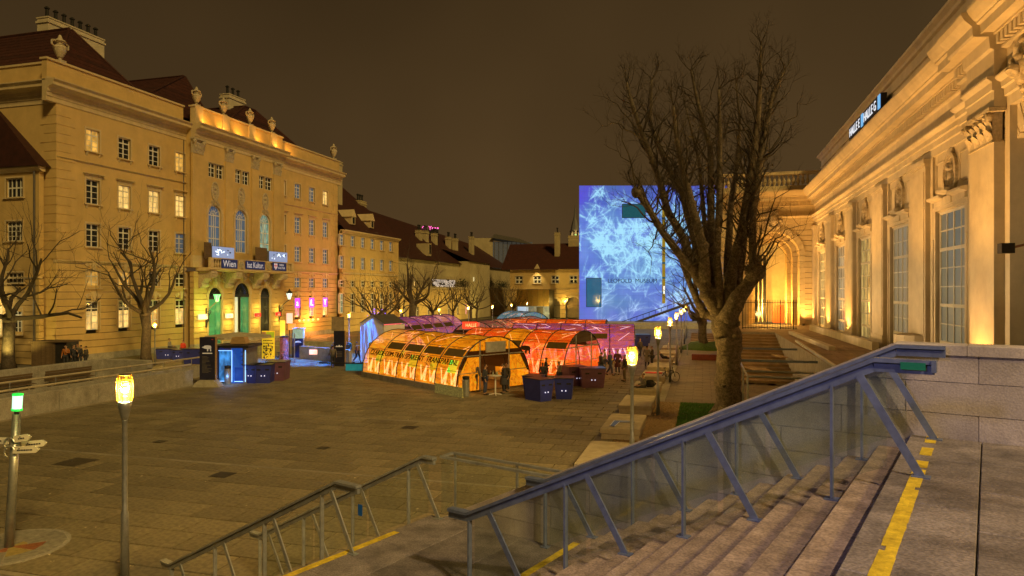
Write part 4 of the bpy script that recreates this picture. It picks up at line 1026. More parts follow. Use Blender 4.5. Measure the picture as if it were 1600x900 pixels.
# corner break: giant pilaster with Corinthian capital
x0, x1 = hx(1515, .75), hx(1553, .75)
MB().box(BR0-.1, HL, -.42, 0, zA0-.002, zA0+.02).build('break_soffit', CREAM, hall)
MB().box(BR0, x0, -.42, 0, ZB, zA0).build('pilaster_backing', CREAM, hall)
MB().box(x0, x1, -.75, 0, ZB+.9, zA0-1.17).build('giant_pilaster', CREAM, hall)
MB().box(x0-.12, x1+.12, -.9, 0, ZB, ZB+.5).box(x0-.06, x1+.06, -.82, 0, ZB+.5, ZB+.9).build('pilaster_base', CREAM, hall)
capital(hall, x0, x1, zA0-1.12, zA0+.01, -.75, 3)
MB().box(x1, x1+.4, -.42, 0, ZB, zA0).build('pilaster_backing', CREAM, hall)
fancy(hall, (x0+x1)/2, zA0+1.5, 1.2, .5, -.45, 8)
# broken-forward entablature above it
z = zcor
for nm, pr_ in (('break_cornice', [(.8, z), (.92, z+.06), (.96, z+.46), (1.42, z+.50), (1.46, z+.58), (1.46, z+.86), (1.72, z+1.12), (1.8, z+1.3), (1.8, z+1.38), (.5, z+1.52)]), ('break_architrave', [(.8, zA0+.03), (.8, zA0+.6), (.86, zA0+.62), (.86, zA0+.9), (1.02, zA0+1.02), (1.02, zA0+1.1), (.82, zA0+1.12)]), ('break_frieze', [(.8, zA0+1.122), (.8, z-.002)])):
    sect(hall, pr_, x0-.15, x1+.15, nm)
# arched window with rusticated voussoirs
xa0 = archc-AR-1.15
nv = 16; hq = (zsp-ZB)/nv
for s_ in (-1, 1):
    for k in range(nv):
        wd = 1.15 if k % 2 else .78
        a = archc-AR-wd if s_ < 0 else archc+AR; b = archc-AR if s_ < 0 else archc+AR+wd
        MB().box(a, b, -.2, .9, ZB+k*hq+.035, ZB+(k+1)*hq-.035).build('quoin_block', CREAM, hall)
    MB().box(archc+s_*(AR+.575)-.57, archc+s_*(AR+.575)+.57, .0, .9, ZB, zsp).build('jamb_wall', CREAM, hall)
nv = 17
for k in range(nv):
    a0 = pi*k/nv+.012; a1 = pi*(k+1)/nv-.012; r1 = AR+(1.35 if k % 2 else .95)
    MB().prism([(archc+r*cos(a), zsp+r*sin(a)) for r, a in ((AR, a0), (r1, a0), (r1, a1), (AR, a1))], -.2, .9).build('voussoir', CREAM, hall)
for q in (-1, 1):
    n_ = 8; R_ = AR+.9; arc = [(archc+q*R_*cos(pi/2*j/n_), zsp+R_*sin(pi/2*j/n_)) for j in range(n_+1)]
    MB().prism(arc+[(archc+q*(AR+1.16), zsp+AR+1.12), (archc+q*(AR+1.16), zsp)], 0, .9).build('spandrel', CREAM, hall)
b = MB(); b.ring(archc, zsp, AR-.16, AR, .15, .9, 0, pi, 20).ring(archc, zsp, AR-.34, AR-.16, .3, .9, 0, pi, 20)
b.box(archc-AR, archc-AR+.16, .15, .9, ZB, zsp).box(archc-AR+.16, archc-AR+.34, .3, .9, ZB, zsp).box(archc+AR-.16, archc+AR, .15, .9, ZB, zsp).box(archc+AR-.34, archc+AR-.16, .3, .9, ZB, zsp)
b.build('arch_moulding', CREAM, hall)
f = MB(); rr = AR-.34
for q in range(7): x = archc-rr+2*rr*q/6; f.box(x-.035, x+.035, .5, .6, ZB, zsp)
for q in range(12): z = ZB+(zsp-ZB)*q/11; f.box(archc-rr, archc+rr, .5, .59, z-.04, z+.04)
f.ring(archc, zsp, rr-.1, rr, .5, .6, 0, pi, 16)
for q in range(1, 6): f.bar((archc, .55, zsp), (archc+rr*cos(pi*q/6), .55, zsp+rr*sin(pi*q/6)), .06)
fo = f.build('arched_window', WFR, hall)
MB().box(archc-rr, archc+rr, .56, .57, ZB, zsp).prism([(archc+rr*cos(pi*j/14), zsp+rr*sin(pi*j/14)) for j in range(15)], .56, .57).build('pane', HGD, fo)
# carved lion mask keystone with curls
b = MB(); kx = archc-.1; kz = zsp+AR+1.35
b.blob((kx, -.45, kz), .56, 2, 12, 8, sq=(.85, .8, 1.2)); b.blob((kx, -.90, kz-.15), .26, 4, 8, 6, sq=(1, 1, .8)); b.blob((kx-.2, -.86, kz+.22), .12, 5, 8, 6); b.blob((kx+.2, -.86, kz+.22), .12, 6, 8, 6)
for k in range(22):
    a = 2*pi*k/22; b.blob((kx+.78*cos(a), -.35, kz+.9*sin(a)), .2, k, 6, 5); b.blob((kx+.55*cos(a+.2), -.55, kz+.7*sin(a+.2)), .15, k+30, 6, 5)
for q in (-1, 1): b.tube([(kx+q*(.5+.28*t_), -.4+.1*sin(t_*4), kz+.9+.28*sin(t_*3.5)) for t_ in [j/3 for j in range(9)]], [.2-.015*j for j in range(9)], 7)
b.build('mask_keystone', CARVED, hall)
# floodlight on a stalk reaching out past the arch
fl = thing('floodlight_arm', 'small black floodlight on a rusty arm sticking out from the hall front', 'lamp', (0, 0, 0))
c0 = Pd(1573, 15.5, 0); zf_ = zat(387, 15.5); e0 = Pd(1640, 15.8, 0)
MB().bar((c0.x+.1, c0.y, zf_), (e0.x, e0.y, zf_+.22), .05).build('arm', mat('rusty_iron', (.16, .08, .05), .7), fl)
MB().box(c0.x-.14, c0.x+.12, c0.y-.12, c0.y+.12, zf_-.13, zf_+.10).build('head', DARKM, fl)
# sign boxes HALLE E / HALLE G
sgn = thing('roof_sign', 'dark sign band reading HALLE E HALLE G on the hall attic', 'sign', (XR, YW2, 0), -pi/2)
yS = -.15
xs0, xs1 = hx(1334.5, -.3), hx(1386, -.3)
zs0 = hz_(1386, 188, -.3)+.1; zs1 = zs0+1.0
zs0 = 17.1; zs1 = 18.05
MB().box(xs0, xs1, yS+.1, yS+.45, zs0, zs1).build('back_board', mat('sign_board', (.02, .02, .035), .5), sgn)
wS = emat('white_sign_light', (.8, .88, 1), .85)
Ls = xs1-xs0
text('lettering', 'HALLE E', .88, wS, sgn, (xs0+Ls*.02, yS+.09, (zs0+zs1)/2), (pi/2, 0, 0), .01, align='LEFT', sx_=Ls*.40/3.5)
text('lettering', 'HALLE G', .88, wS, sgn, (xs0+Ls*.51, yS+.09, (zs0+zs1)/2), (pi/2, 0, 0), .01, align='LEFT', sx_=Ls*.40/3.7)
for q in (.44, .935): MB().box(xs0+Ls*q, xs0+Ls*(q+.06), yS+.06, yS+.098, zs0+.05, zs1-.05).build('blue_panel', emat('sky_blue_panel', (.15, .42, .8), .9), sgn)
# ------------------------------------------------ portal wing across the end
X0W = onY(1126, YW2)[0]; wing = thing('portal_wing', 'cream wing with a deep glowing arched portal behind the iron railing', 'building', (X0W, YW2, 0), 0)
WL = XR-X0W
def px2(px): return onY(px, YW2)[0]-X0W
def pz2(px, py): return zat(py, onY(px, YW2)[1])
ac_ = px2(1208.5); ar = (px2(1249)-px2(1168))/2; zt_ = pz2(1208, 362); zsA2 = zt_-ar
STW = mat('warm_limestone', (.60, .48, .28), .75, var=.12, scale=1.2, bump=.2, isl=.05, stain=.3)
courses(wing, STW, 0, WL, ZB, zA0-.3, 18, [], 0, .9, gap=.05, arches=[(ac_, ar+.25, zsA2, ar+.25)])
MB().box(0, WL, .0, .9, 0, ZB).build('base_wall', STW, wing)
MB().box(0, WL, .0, .9, zA0-.3, zA0+.02).build('upper_wall', STW, wing)
for zz, nm in ((0, 0),):
    entab2(wing, 0, WL-.0, 0, m=STW)
for i in range(24): 
    x = WL-.45-i*.36
    if x > 0: MB().box(x, x+.17, -.34, -.16, zcor+.16, zcor+.44).build('dentil', STW, wing)
# nested arches of the portal (each one a set of voussoirs, stepping back)
for n_, (dr, y0_, y1_) in enumerate(((0, -.12, .9), (-.0, .9, 2.2), (-.45, 1.6, 3.4), (-.85, 2.8, 4.6))):
    r0 = ar+dr-.02; r1 = r0+(.55 if n_ == 0 else .8)
    for k in range(15):
        a0 = pi*k/15+.01; a1 = pi*(k+1)/15-.01
        MB().prism([(ac_+r*cos(a), zsA2+r*sin(a)) for r, a in ((r0, a0), (r1, a0), (r1, a1), (r0, a1))], y0_, y1_).build('voussoir', STW, wing)
    for s_ in (-1, 1):
        for k in range(12):
            hh = (zsA2-ZB)/12
            a, b = (ac_+s_*r0, ac_+s_*(r0+.5)); a, b = min(a, b), max(a, b)
            MB().box(a, b, y0_+.02, y1_, ZB+k*hh+.02, ZB+(k+1)*hh-.02).build('jamb_block', STW, wing)
MB().box(ac_-ar-1, ac_+ar+1, 8, 8.2, ZB, zt_+1).build('portal_back', STW, wing)
for i in range(5): MB().box(ac_-ar+.1+i*.42, ac_-ar+.22+i*.42, 5.6, 5.8, ZB, zsA2+.8).build('door_mullion', WFR, wing)
MB().box(ac_-ar, ac_-.2, 5.85, 5.9, ZB, zsA2+.4).build('portal_glass', DGLASS, wing)
MB().box(ac_+.4, ac_+1.5, 4.9, 5.3, ZB, ZB+1.9).build('red_counter', mat('red_orange_panel', (.6, .09, .02), .5, emis=(1, .15, .02), es=.5), wing)
fancy(wing, ac_-.05, zt_+1.25, 1.5, 2.0, -.1, 9, n=44)
b = MB(); kx = ac_; kz = zt_+1.1; b.blob((kx, -.45, kz), .45, 2, 10, 7, sq=(.85, .8, 1.2))
for k in range(12): a = 2*pi*k/12; b.blob((kx+.6*cos(a), -.3, kz+.75*sin(a)), .2, k)
b.build('mask_keystone', CARVED, wing)
# balustrade on top
zb0 = zcor+1.5; MB().box(0, WL, -.35, .25, zb0, zb0+.55).build('balustrade_base', STW, wing); MB().box(0, WL+.4, -.4, .3, zb0+1.65, zb0+1.95).build('balustrade_rail', STW, wing)
bp_ = None
for i in range(19):
    x = .3+i*.44
    if x > WL-.1: break
    if bp_ is None:
        q = MB(); q.lathe(0, 0, [(.12, 0), (.08, .1), (.19, .42), (.07, .85), (.12, 1.1)], 8); bp_ = q.build('baluster', STW, wing, loc=(x, -.05, zb0+.55))
    else: inst(bp_, wing, loc=(x, -.05, zb0+.55))
MB().box(0, .02, .9, 10, 0, zcor+1.5).build('side_wall', STW, wing)
# railing in front of the portal
ir = thing('iron_railing', 'tall black iron railing closing off the glowing portal', 'railing', (X0W, YW2-9.0, ZB), 0)
yR = YW2-9.0
xr0 = onY(1160, yR)[0]-X0W; xr1 = onY(1245, yR)[0]-X0W; hR = zat(468, onY(1200, yR)[1])-ZB
nb_ = 34
for i in range(nb_+1):
    x = xr0+(xr1-xr0)*i/nb_; MB().tube([(x, 0, .05), (x, 0, hR-.12), (x, 0, hR)], [.022, .022, .004] if i % 8 else [.045, .045, .02], 5).build('bar', DARKM, ir)
for z_ in (.15, hR-.3): MB().box(xr0, xr1, -.02, .02, z_, z_+.05).build('rail', DARKM, ir)
# upper terrace in front of hall and portal, and the flight of steps down to the court
SLB = mat('warm_paving', (.30, .20, .11), .8, var=.2, scale=1.2, bump=.3, isl=.12, stain=.4)
ut = thing('upper_terrace', kind='structure')
XE = onX(1285, 5.2)[0]
ys_top = P(1200, 519, ZB).y; ys_bot = P(1190, 602, 0).y
XS0 = 1.9; XS1 = 5.6
MB().box(XS0, XR-.01, ys_top, YW2, 0, ZB-.03).box(XS1, XR-.01, 26, ys_top, 0, ZB-.03).build('terrace_core', CONC, ut)
m = MB()
for j in range(70):
    y0 = 26+j*.9
    if y0 > YW2-.9: break
    for i in range(10):
        xx = (XS1 if y0 < ys_top else XS0)+i*.98+(j % 2)*.4-.4
        xa = max(xx, XS1 if y0 < ys_top else XS0)
        if xa > XR-.1: continue
        m.box(xa+.01, min(xx+.98, XR-.02)-.01, y0+.01, y0+.89, ZB-.06, ZB+rn.uniform(-.004, .002))
m.build('paving_slab', SLB, ut, kind='stuff')
stp = thing('terrace_steps', kind='structure'); ns = 15
for i in range(ns):
    yb = ys_top-(i+1)*(ys_top-ys_bot)/ns; 
    for q in range(3):
        xa = XS0+(XS1-XS0)*q/3; MB().cbox(xa+.005, xa+(XS1-XS0)/3-.005, yb, ys_top-.01, max(0, ZB-(i+1)*ZB/ns-.17), ZB-(i+1)*ZB/ns+.0, .02).build('stone_step', CREAM if False else SLB, stp)
# ramp walls that run along the terrace edge
for k, (pa, pb, hh) in enumerate((((1268, 516), (1368, 548), .5), ((1236, 522), (1300, 548), .25))):
    a = P(*pa, ZB); b_ = P(*pb, ZB)
    o = MB().bar((a.x, a.y, ZB+hh/2), (b_.x, b_.y, ZB+hh/2), .35, hh).build('kerb_wall', CREAM); tag(o, ['low pale stone kerb sloping along the hall windows', 'shorter low stone kerb beside the iron railing'][k], 'kerb')
# tubular frame with rails round the steps
fr = thing('step_railing', 'grey tubular frame railing round the terrace steps beside the big tree', 'railing', (0, 0, 0))
def zst(y): return ZB-max(0, min(1, (ys_top-y)/(ys_top-ys_bot)))*ZB
pA = Vector((XS0-.1, 29.5, 0)); tops = []
for i, yy in enumerate([30.0, 33.5, 37.2, 41.0, 45.0, 49.5]):
    z0_ = zst(yy); zt2 = 2.35+.0*i
    MB().tube([(XS0-.15, yy, z0_), (XS0-.15, yy, 2.3)], .045, 8).build('post', METAL, fr)
MB().tube([(XS0-.15, 30.0, 2.3), (XS0-.15, 49.5, 2.3)], .04, 8).build('side_rail', METAL, fr)
for yy in (30.0, 31.6): MB().tube([(XS0-.15, yy, 2.3+.05*(yy > 31)), (XS1-.1, yy, 2.3+.05*(yy > 31))], .05, 8).build('cross_rail', METAL, fr)
for yy in (37.2, 45.0): MB().box(XS0-.1, XS1-.1, yy-.05, yy+.05, 2.22, 2.34).build('cross_beam', BLUEST, fr)
MB().bar((XS1-.05, 30, 2.5), (XS1-.05, 46, 2.75), .12).build('inner_rail', METAL, fr)
for i, (px_, py_) in enumerate(((1178, 580), (1196, 583), (1218, 560), (1270, 575))):
    a = P(px_, py_, 1.3); 
    b = MB(); 
    for q in range(4): b.box(-.25+q*.13, -.14+q*.13, -1.0, 1.0, -.02, .03)
    o = b.build('bench_board', WOODL, None, loc=(a.x, a.y, 1.45), rz=R(12), kind='stuff')
    o.name = 'slatted_bench'; tag(o, ['slatted wooden seat next to the big trunk', 'slatted wooden seat behind the corner post', 'narrow wooden plank on the middle of the steps', 'wooden plank on the right edge of the steps'][i], 'bench'); o['kind'] = 'thing'
# handrails crossing the upper steps
for i, (ya, za) in enumerate(((535, 1.3), (543, 1.25))):
    pass
# uplights: one floodlight at the foot of each pilaster, washing the stone
OR = (1, .44, .09)
pc = [(a+b)/2 for a, b in zip(edges[0::2], edges[1::2])]+[(x0+x1)/2]
fixt = None
for i, x in enumerate(pc):
    yw = YW2-x; near = i >= 4
    lamp('pilaster_uplight', 'SPOT', (XR-.28-.8, yw, ZB+.3), 900, OR, to=(XR+.25, yw, 7.5), angle=110, blend=.8, size=.08)
    q = MB().box(-.12, .12, -.15, .15, 0, .22).build('uplight_fixture', DARKM, None, loc=(XR-1.1, yw, ZB)); tag(q, ['small uplight at the foot of the pilaster in the far corner of the hall', 'small uplight at the foot of the second hall pilaster from the portal', 'small uplight at the foot of the third hall pilaster from the portal', 'small uplight at the foot of the fourth hall pilaster from the portal', 'small uplight at the foot of the rounded hall pilaster', 'small uplight at the foot of the giant Corinthian pilaster'][i], 'lamp', 'uplights along the hall front')
for yw in (12, 19, 27, 36, 46, 57, 67):
    lamp('cornice_wash', 'SPOT', (XR-6.5, yw, ZB+.4), 5200, (1, .46, .09), to=(XR, yw+2.0, 15.6), angle=62, blend=1, size=.12)
    lamp('front_wash', 'SPOT', (XR-6.5, yw+1, ZB+.6), 1300, (1, .66, .32), to=(XR, yw+2.0, 8), angle=100, blend=1, size=.5)
# floodlights on the palace roof opposite light the hall, the tree and the steps
for y in (38, 60, 80):
    lamp('roof_floodlight', 'SPOT', (-48, y, 23.5), 11000, (1, .64, .27), to=(8, y-8, 7), angle=62, blend=.8, size=.6)
# added fill spots, unseen above and behind the viewer, light the stairs
lamp('stair_fill_warm', 'SPOT', (5.0, 1.0, 12.5), 2100, (1, .72, .5), to=(.3, 8.0, 2.8), angle=80, blend=.6, size=.12)
lamp('stair_fill_blue', 'SPOT', (-5.0, -4.0, 9.0), 1000, (.30, .38, 1), to=(.6, 7.2, 3.4), angle=30, blend=.8, size=.5)
lamp('portal_light', 'POINT', (X0W+ac_+.3, YW2+2.6, ZB+2.0), 1500, (1, .50, .08), size=.03)
lamp('portal_light', 'POINT', (X0W+ac_-.5, YW2+5.0, ZB+1.5), 900, (1, .45, .07), size=.03)
lamp('portal_wash', 'SPOT', (X0W+ac_, YW2-8.0, ZB+.5), 1500, (1, .58, .18), to=(X0W+ac_+1, YW2, 9), angle=90, blend=1, size=.3)
lamp('portal_corner_light', 'SPOT', (XR-1.0, YW2-1.4, ZB+.3), 260, (1, .55, .15), to=(XR-1.6, YW2, 8), angle=80, blend=1, size=.1)
# =================================================================== LEOPOLD CUBE (white stone museum with a frost pattern projected on it)
DL = 105*1.083
kL = (905-800)/F; kR = (1135-800)/F
A0 = Pd(905, DL, 0); A1 = Pd(1137, DL, 0)
ang = atan2(A1.y-A0.y, A1.x-A0.x); LW = (A1-A0).length; LH = zat(290, DL)
leo = thing('museum_cube', 'flat museum cube covered in a projected pattern of blue and white frost feathers', 'museum', A0, ang)
def q2x(px): return (px-905)/(1137-905)*LW
def q2z(py): return zat(py, DL)
# frost feathers, drawn into the vertex colours of the lit face as the projector throws them
NX, NZ = 330, 300
rng = np.random.default_rng(4)
yy, xx = np.mgrid[0:NZ, 0:NX].astype(float)
def vnoise(sc_, seed):
    r_ = np.random.default_rng(seed); g_ = r_.random((int(NZ/sc_)+3, int(NX/sc_)+3))
    fy = yy/sc_; fx_ = xx/sc_; iy = fy.astype(int); ix = fx_.astype(int); ty = fy-iy; tx = fx_-ix
    ty = ty*ty*(3-2*ty); tx = tx*tx*(3-2*tx)
    return (g_[iy, ix]*(1-tx)+g_[iy, ix+1]*tx)*(1-ty)+(g_[iy+1, ix]*(1-tx)+g_[iy+1, ix+1]*tx)*ty
v = yy/NZ   # 0 bottom, 1 top
mass = np.exp(-((v-.60)/.23)**2)*1.0+np.exp(-((v-.2)/.2)**2)*.45+.14
mass *= .55+.9*vnoise(55, 1)
mass[yy/NZ > .86] *= .4
inten = .12*mass+.10*vnoise(12, 3)*mass
def splat(x, y, a, w_=1.0):
    x0_, y0_ = int(x), int(y)
    for dy in (0, 1):
        for dx in (0, 1):
            if 0 <= x0_+dx < NX and 0 <= y0_+dy < NZ:
                inten[y0_+dy, x0_+dx] += a*(1-abs(x-x0_-dx))*(1-abs(y-y0_-dy))
rr_ = random.Random(12)
fans = []
for c_ in range(230):
    while True:
        x = rr_.uniform(0, NX); y = rr_.uniform(0, NZ*.95)
        if rr_.random() < mass[min(NZ-1, int(y)), min(NX-1, int(x))]*.8+.16: break
    a0 = rr_.uniform(.2, 2.9) if rr_.random() < .7 else rr_.uniform(0, 6.28)
    for k in range(rr_.randint(4, 9)): fans.append((x+rr_.gauss(0, 4), y+rr_.gauss(0, 4), a0+rr_.gauss(0, .55)))
for (x, y, an) in fans:
    cv = rr_.uniform(-.018, .018); L_ = int(rr_.uniform(14, 46)); am = rr_.uniform(.06, .17)
    for s_ in range(L_):
        x += cos(an); y += sin(an); an += cv; t_ = s_/L_
        splat(x, y, am*1.5*(1-t_*.5))
        if s_ % 2 == 0:
            bl = (11*(1-t_)+2)*(.3+.7*min(1, t_*4))*rr_.uniform(.6, 1.3)
            for sd in (-1, 1):
                if rr_.random() < .25: continue
                ba_ = an+sd*.55; bx, by = x, y
                for q in range(int(bl)):
                    bx += cos(ba_); by += sin(ba_)
                    splat(bx, by, am*(1-q/bl)*(1.1 if sd > 0 else .35))
inten = np.clip(inten, 0, 1.0)
hue = vnoise(70, 9)*.5+.5*vnoise(25, 10)
topv = np.clip((v-.78)*4, 0, 1); botv = np.clip((.32-v)*3.2, 0, 1)
c0 = np.stack([.012+.03*hue+.02*topv+.03*botv, .055+.10*(1-hue)-.03*topv+.02*botv, .42+.26*hue-.03*topv], -1)
c1 = np.stack([.34+.0*hue+.12*botv, .74-.16*botv, 1+0*hue], -1)
t_ = (np.clip(inten*1.9, 0, 1)**1.25)[..., None]
rgb = c0*(1-t_)+c1*t_
joint = ((xx % 11) < 1)*.10+((yy % 13) < 1)*.14
rgb *= (1-joint)[..., None]
vs = np.zeros((NZ*NX, 3)); vs[:, 0] = (xx/(NX-1)*LW).ravel(); vs[:, 2] = (yy/(NZ-1)*LH).ravel(); vs[:, 1] = -.01
idx = np.arange(NX*NZ).reshape(NZ, NX)
fa = np.stack([idx[:-1, :-1], idx[:-1, 1:], idx[1:, 1:], idx[1:, :-1]], -1).reshape(-1, 4)
me = bpy.data.meshes.new('projected_frost_face'); me.from_pydata(vs.tolist(), [], fa.tolist())
ca_ = me.color_attributes.new('frost', 'FLOAT_COLOR', 'POINT')
ca_.data.foreach_set('color', np.concatenate([rgb.reshape(-1, 3), np.ones((NX*NZ, 1))], 1).astype(np.float32).ravel())
fm = bpy.data.materials.new('projected_frost'); fm.use_nodes = True; t2 = fm.node_tree; b_ = t2.nodes['Principled BSDF']
at = t2.nodes.new('ShaderNodeAttribute'); at.attribute_name = 'frost'
b_.inputs['Base Color'].default_value = (.07, .07, .07, 1); b_.inputs['Roughness'].default_value = .8
t2.links.new(at.outputs['Color'], b_.inputs['Emission Color']); b_.inputs['Emission Strength'].default_value = .92
me.materials.append(fm)
o = bpy.data.objects.new('projected_frost_face', me); COL.objects.link(o); o.parent = leo
WHST = mat('white_stone', (.5, .5, .47), .8, var=.1)
MB().prism([(0, 0), (LW, 0), (LW, 20), (3.5, 20)], 0, LH, 'z').build('block', WHST, leo)
def lwin(px0, px1, py0, py1, m, name='window'):
    xa, xb, za, zb = q2x(px0), q2x(px1), q2z(py1), q2z(py0)
    fr_ = MB().box(xa-.08, xa, -.12, -.012, za, zb).box(xb, xb+.08, -.12, -.012, za, zb).box(xa-.08, xb+.08, -.12, -.012, zb, zb+.08).box(xa-.08, xb+.08, -.12, -.012, za-.08, za).build('window', DARKM, leo)
    MB().box(xa, xb, -.05, -.02, za, zb).build('pane', m, fr_)
TW = mat('teal_glass', (.01, .05, .07), .08, var=.4, bump=0, spec=.8, emis=(.01, .10, .14), es=.6)
TW2 = mat('teal_blue_glass', (.01, .06, .10), .08, var=.5, scale=.8, bump=0, spec=.8, emis=(.01, .12, .26), es=.7)
lwin(972.5, 1008, 319.5, 340, TW); lwin(916.5, 939, 435, 479, TW2); lwin(1082, 1100, 491, 505, DGLASS)
za = q2z(474); zb = q2z(312)
MB().box(q2x(1034.5), q2x(1039.5), -.03, -.015, za, zb).build('slit_window', mat('slit_brass', (.2, .15, .02), .4, var=.5, scale=1.5, emis=(.30, .22, .01), es=.55), leo)
for k in range(7):
    z_ = zb-.5-(zb-za)*k/7; MB().box(q2x(1034.5), q2x(1039.5), -.045, -.032, z_-.35, z_).build('slit_bar', mat('slit_blue', (.03, .08, .12), .5, emis=(.02, .1, .16), es=.5), leo)
MB().box(q2x(1036.5), q2x(1038.5), -.06, -.047, q2z(459), q2z(447)).build('slit_lamp', emat('slit_lamp', (.8, .85, .8), 1.3), leo)
text('lettering', 'LEOPOLD  MUSEUM', .95, mat('dark_letters', (.03, .04, .12), .5), leo, (q2x(988), -.06, q2z(439)), (pi/2, 0, 0), .03, sx_=.98)
# outside staircase rising across the face
st = thing('museum_stairs', 'dark outside staircase rising to the right across the frost lit museum', 'staircase', A0, ang)
MB().prism([(q2x(960), q2z(511)), (q2x(968), q2z(511)), (q2x(1072), q2z(474)), (q2x(1130), q2z(474)), (q2x(1130), q2z(471.5)), (q2x(1070), q2z(471.5))], -3.2, -2.6).build('stringer', mat('stair_side', (.06, .06, .09), .6), st)
MB().tube([(q2x(957), -3.1, q2z(505)), (q2x(1066), -3.1, q2z(466.5)), (q2x(1110), -3.1, q2z(466.5))], .06, 5).build('handrail', DARKM, st)
for k in range(12):
    px_ = 962+k*9.3; MB().box(q2x(px_)-.03, q2x(px_)+.03, -3.12, -3.06, q2z(509-(px_-962)*.355), q2z(503-(px_-962)*.355)).build('post', DARKM, st)
m = MB()
for k in range(24):
    t_ = k/24; xa = q2x(966)+(q2x(1070)-q2x(966))*t_; z_ = q2z(511)+(q2z(474)-q2z(511))*t_; m.box(xa, xa+.45, -2.6, -.5, z_-.1, z_+.1)
m.build('treads', CONC, st, kind='stuff')
pd = MB().box(0, LW+8, -6, -.1, 0, .9).box(0, LW+8, -8, -6.01, 0, .45).build('museum_plinth', CONC, None, loc=A0, rz=ang); pd['kind'] = 'structure'
# steps and lawn in front of the museum, at the end of the promenade
o = MB()
for k in range(5): MB().cbox(-1.5, 7.2, 80+k*1.6, 81.55+k*1.6, 0, .14*(k+1), .02).build('stone_step', SLB, stp)
rb = MB().box(-1.0, 6.5, 0, .8, .0, .5).build('red_bench', mat('red_bench', (.16, .03, .015), .6), None, loc=(0, 60, 0)); tag(rb, 'long low red bench on the promenade before the museum steps', 'bench')
for i in range(5):
    q = P(1014+i*15, 555, 0); b = MB().tube([(0, 0, 0), (0, 0, 1.0)], .045, 8).lathe(0, 0, [(.045, 1.0), (.06, 1.02), (.03, 1.08)], 8)
    o = b.build('bollard', METAL, None, loc=q); tag(o, ['slim steel bollard nearest the lamp row', 'second slim steel bollard right of the lamp row', 'middle slim steel bollard across the promenade', 'fourth slim steel bollard right of the lamp row', 'slim steel bollard nearest the tree trunk'][i], 'bollard', 'slim bollards across the promenade')

# =================================================================== FAR LEFT WINGS
YE = YC0+LEN
def simple_wing(name, label, X, ya, yb, ze, wins_px, zbase=0, m=STUCCO, base_z=None, rooftop=None, cat='building'):
    t = thing(name, label, cat, (X, ya, 0), pi/2); return t
XW = -49.2
w2 = thing('court_wing', 'three storey ochre wing with tall dark roof right of the palace', 'building', (XW, YE+.1, 0), pi/2)
L2 = onX(621.5, XW)[0]-YE-.1
def l2x(px): return onX(px, XW)[0]-YE-.1
def l2z(px, py): return zat(py, onX(px, XW)[1])
zE = l2z(540, 361); zs2 = l2z(527, 427)
ops = []; opg = []; ww = []
W2 = [534, 551, 567, 582, 596.5, 610.5]
for i, px_ in enumerate(W2):
    c = l2x(px_); 
    for (pa, pb, fl) in ((366, 383, 3), (400, 419, 2), (438, 448, 15), (459, 489, 1)):
        sh = (px_-534)*.0
        # heights measured on the first window column and kept level
        za, zb = l2z(534, pb), l2z(534, pa); o_ = (c-.62, c+.62, za, zb); (ops if fl > 14.9 or fl > 1 else opg).append(o_) if fl != 15 else opg.append(o_)
        ww.append((o_, fl, i))
panel(w2, 'upper_wall', STUCCO, 0, L2, zs2, zE, ops)
courses(w2, STUCCO, 0, L2, 0, zs2-.05, 9, opg, gap=.06)
cornice(w2, [(0, zs2-.1), (.2, zs2), (.2, zs2+.12), (0, zs2+.2)], 0, L2, STUCCO_T, 'string_course')
cornice(w2, [(0, zE-.4), (.2, zE-.2), (.5, zE), (.5, zE+.15)], 0, L2+.3, STUCCO_T, 'eaves')
for (o_, fl, i) in ww: window(w2, *o_, 2, 3 if fl != 15 else 2, BGLASS if fl in (2, 3) else (LITG if fl == 1 and i == 0 else DGLASS), surround=.12, bracket=False)
b = MB(); b.add([(-.1, -.5, zE+.15), (L2+.6, -.5, zE+.15), (L2-4, 8, zE+8.5), (-.1, 8, zE+8.5), (L2+.6, 14, zE+.15)], [(0, 1, 2, 3), (1, 4, 2)]); b.build('roof', ROOF, w2)
for px_ in (557, 586):
    c = l2x(px_)-.5; b = MB().box(c-.5, c+.5, .2, 2.5, zE+1.2, zE+2.3).prism([(c-.7, zE+2.3), (c+.7, zE+2.3), (c, zE+3.4)], .1, 3.2).build('dormer', STUCCO_T, w2)
    MB().box(c-.3, c+.3, .16, .2, zE+1.3, zE+2.2).build('pane', DGLASS, b)
chimney(w2, l2x(566), 4, zE+4, zE+11.0, 1.2, 1.2, 0); chimney(w2, l2x(606), 5, zE+2, zE+6.2, 2.2, 1.2, 3)
MB().box(L2, L2+.3, 0, 12, 0, zE).build('end_wall', STUCCO, w2)
for i, q in enumerate((573, 588, 602)):
    c = l2x(q); MB().box(c-.7, c+.5, -.1, .6, zE+.35, zE+.55).build('snow_guard', WHITE, w2)
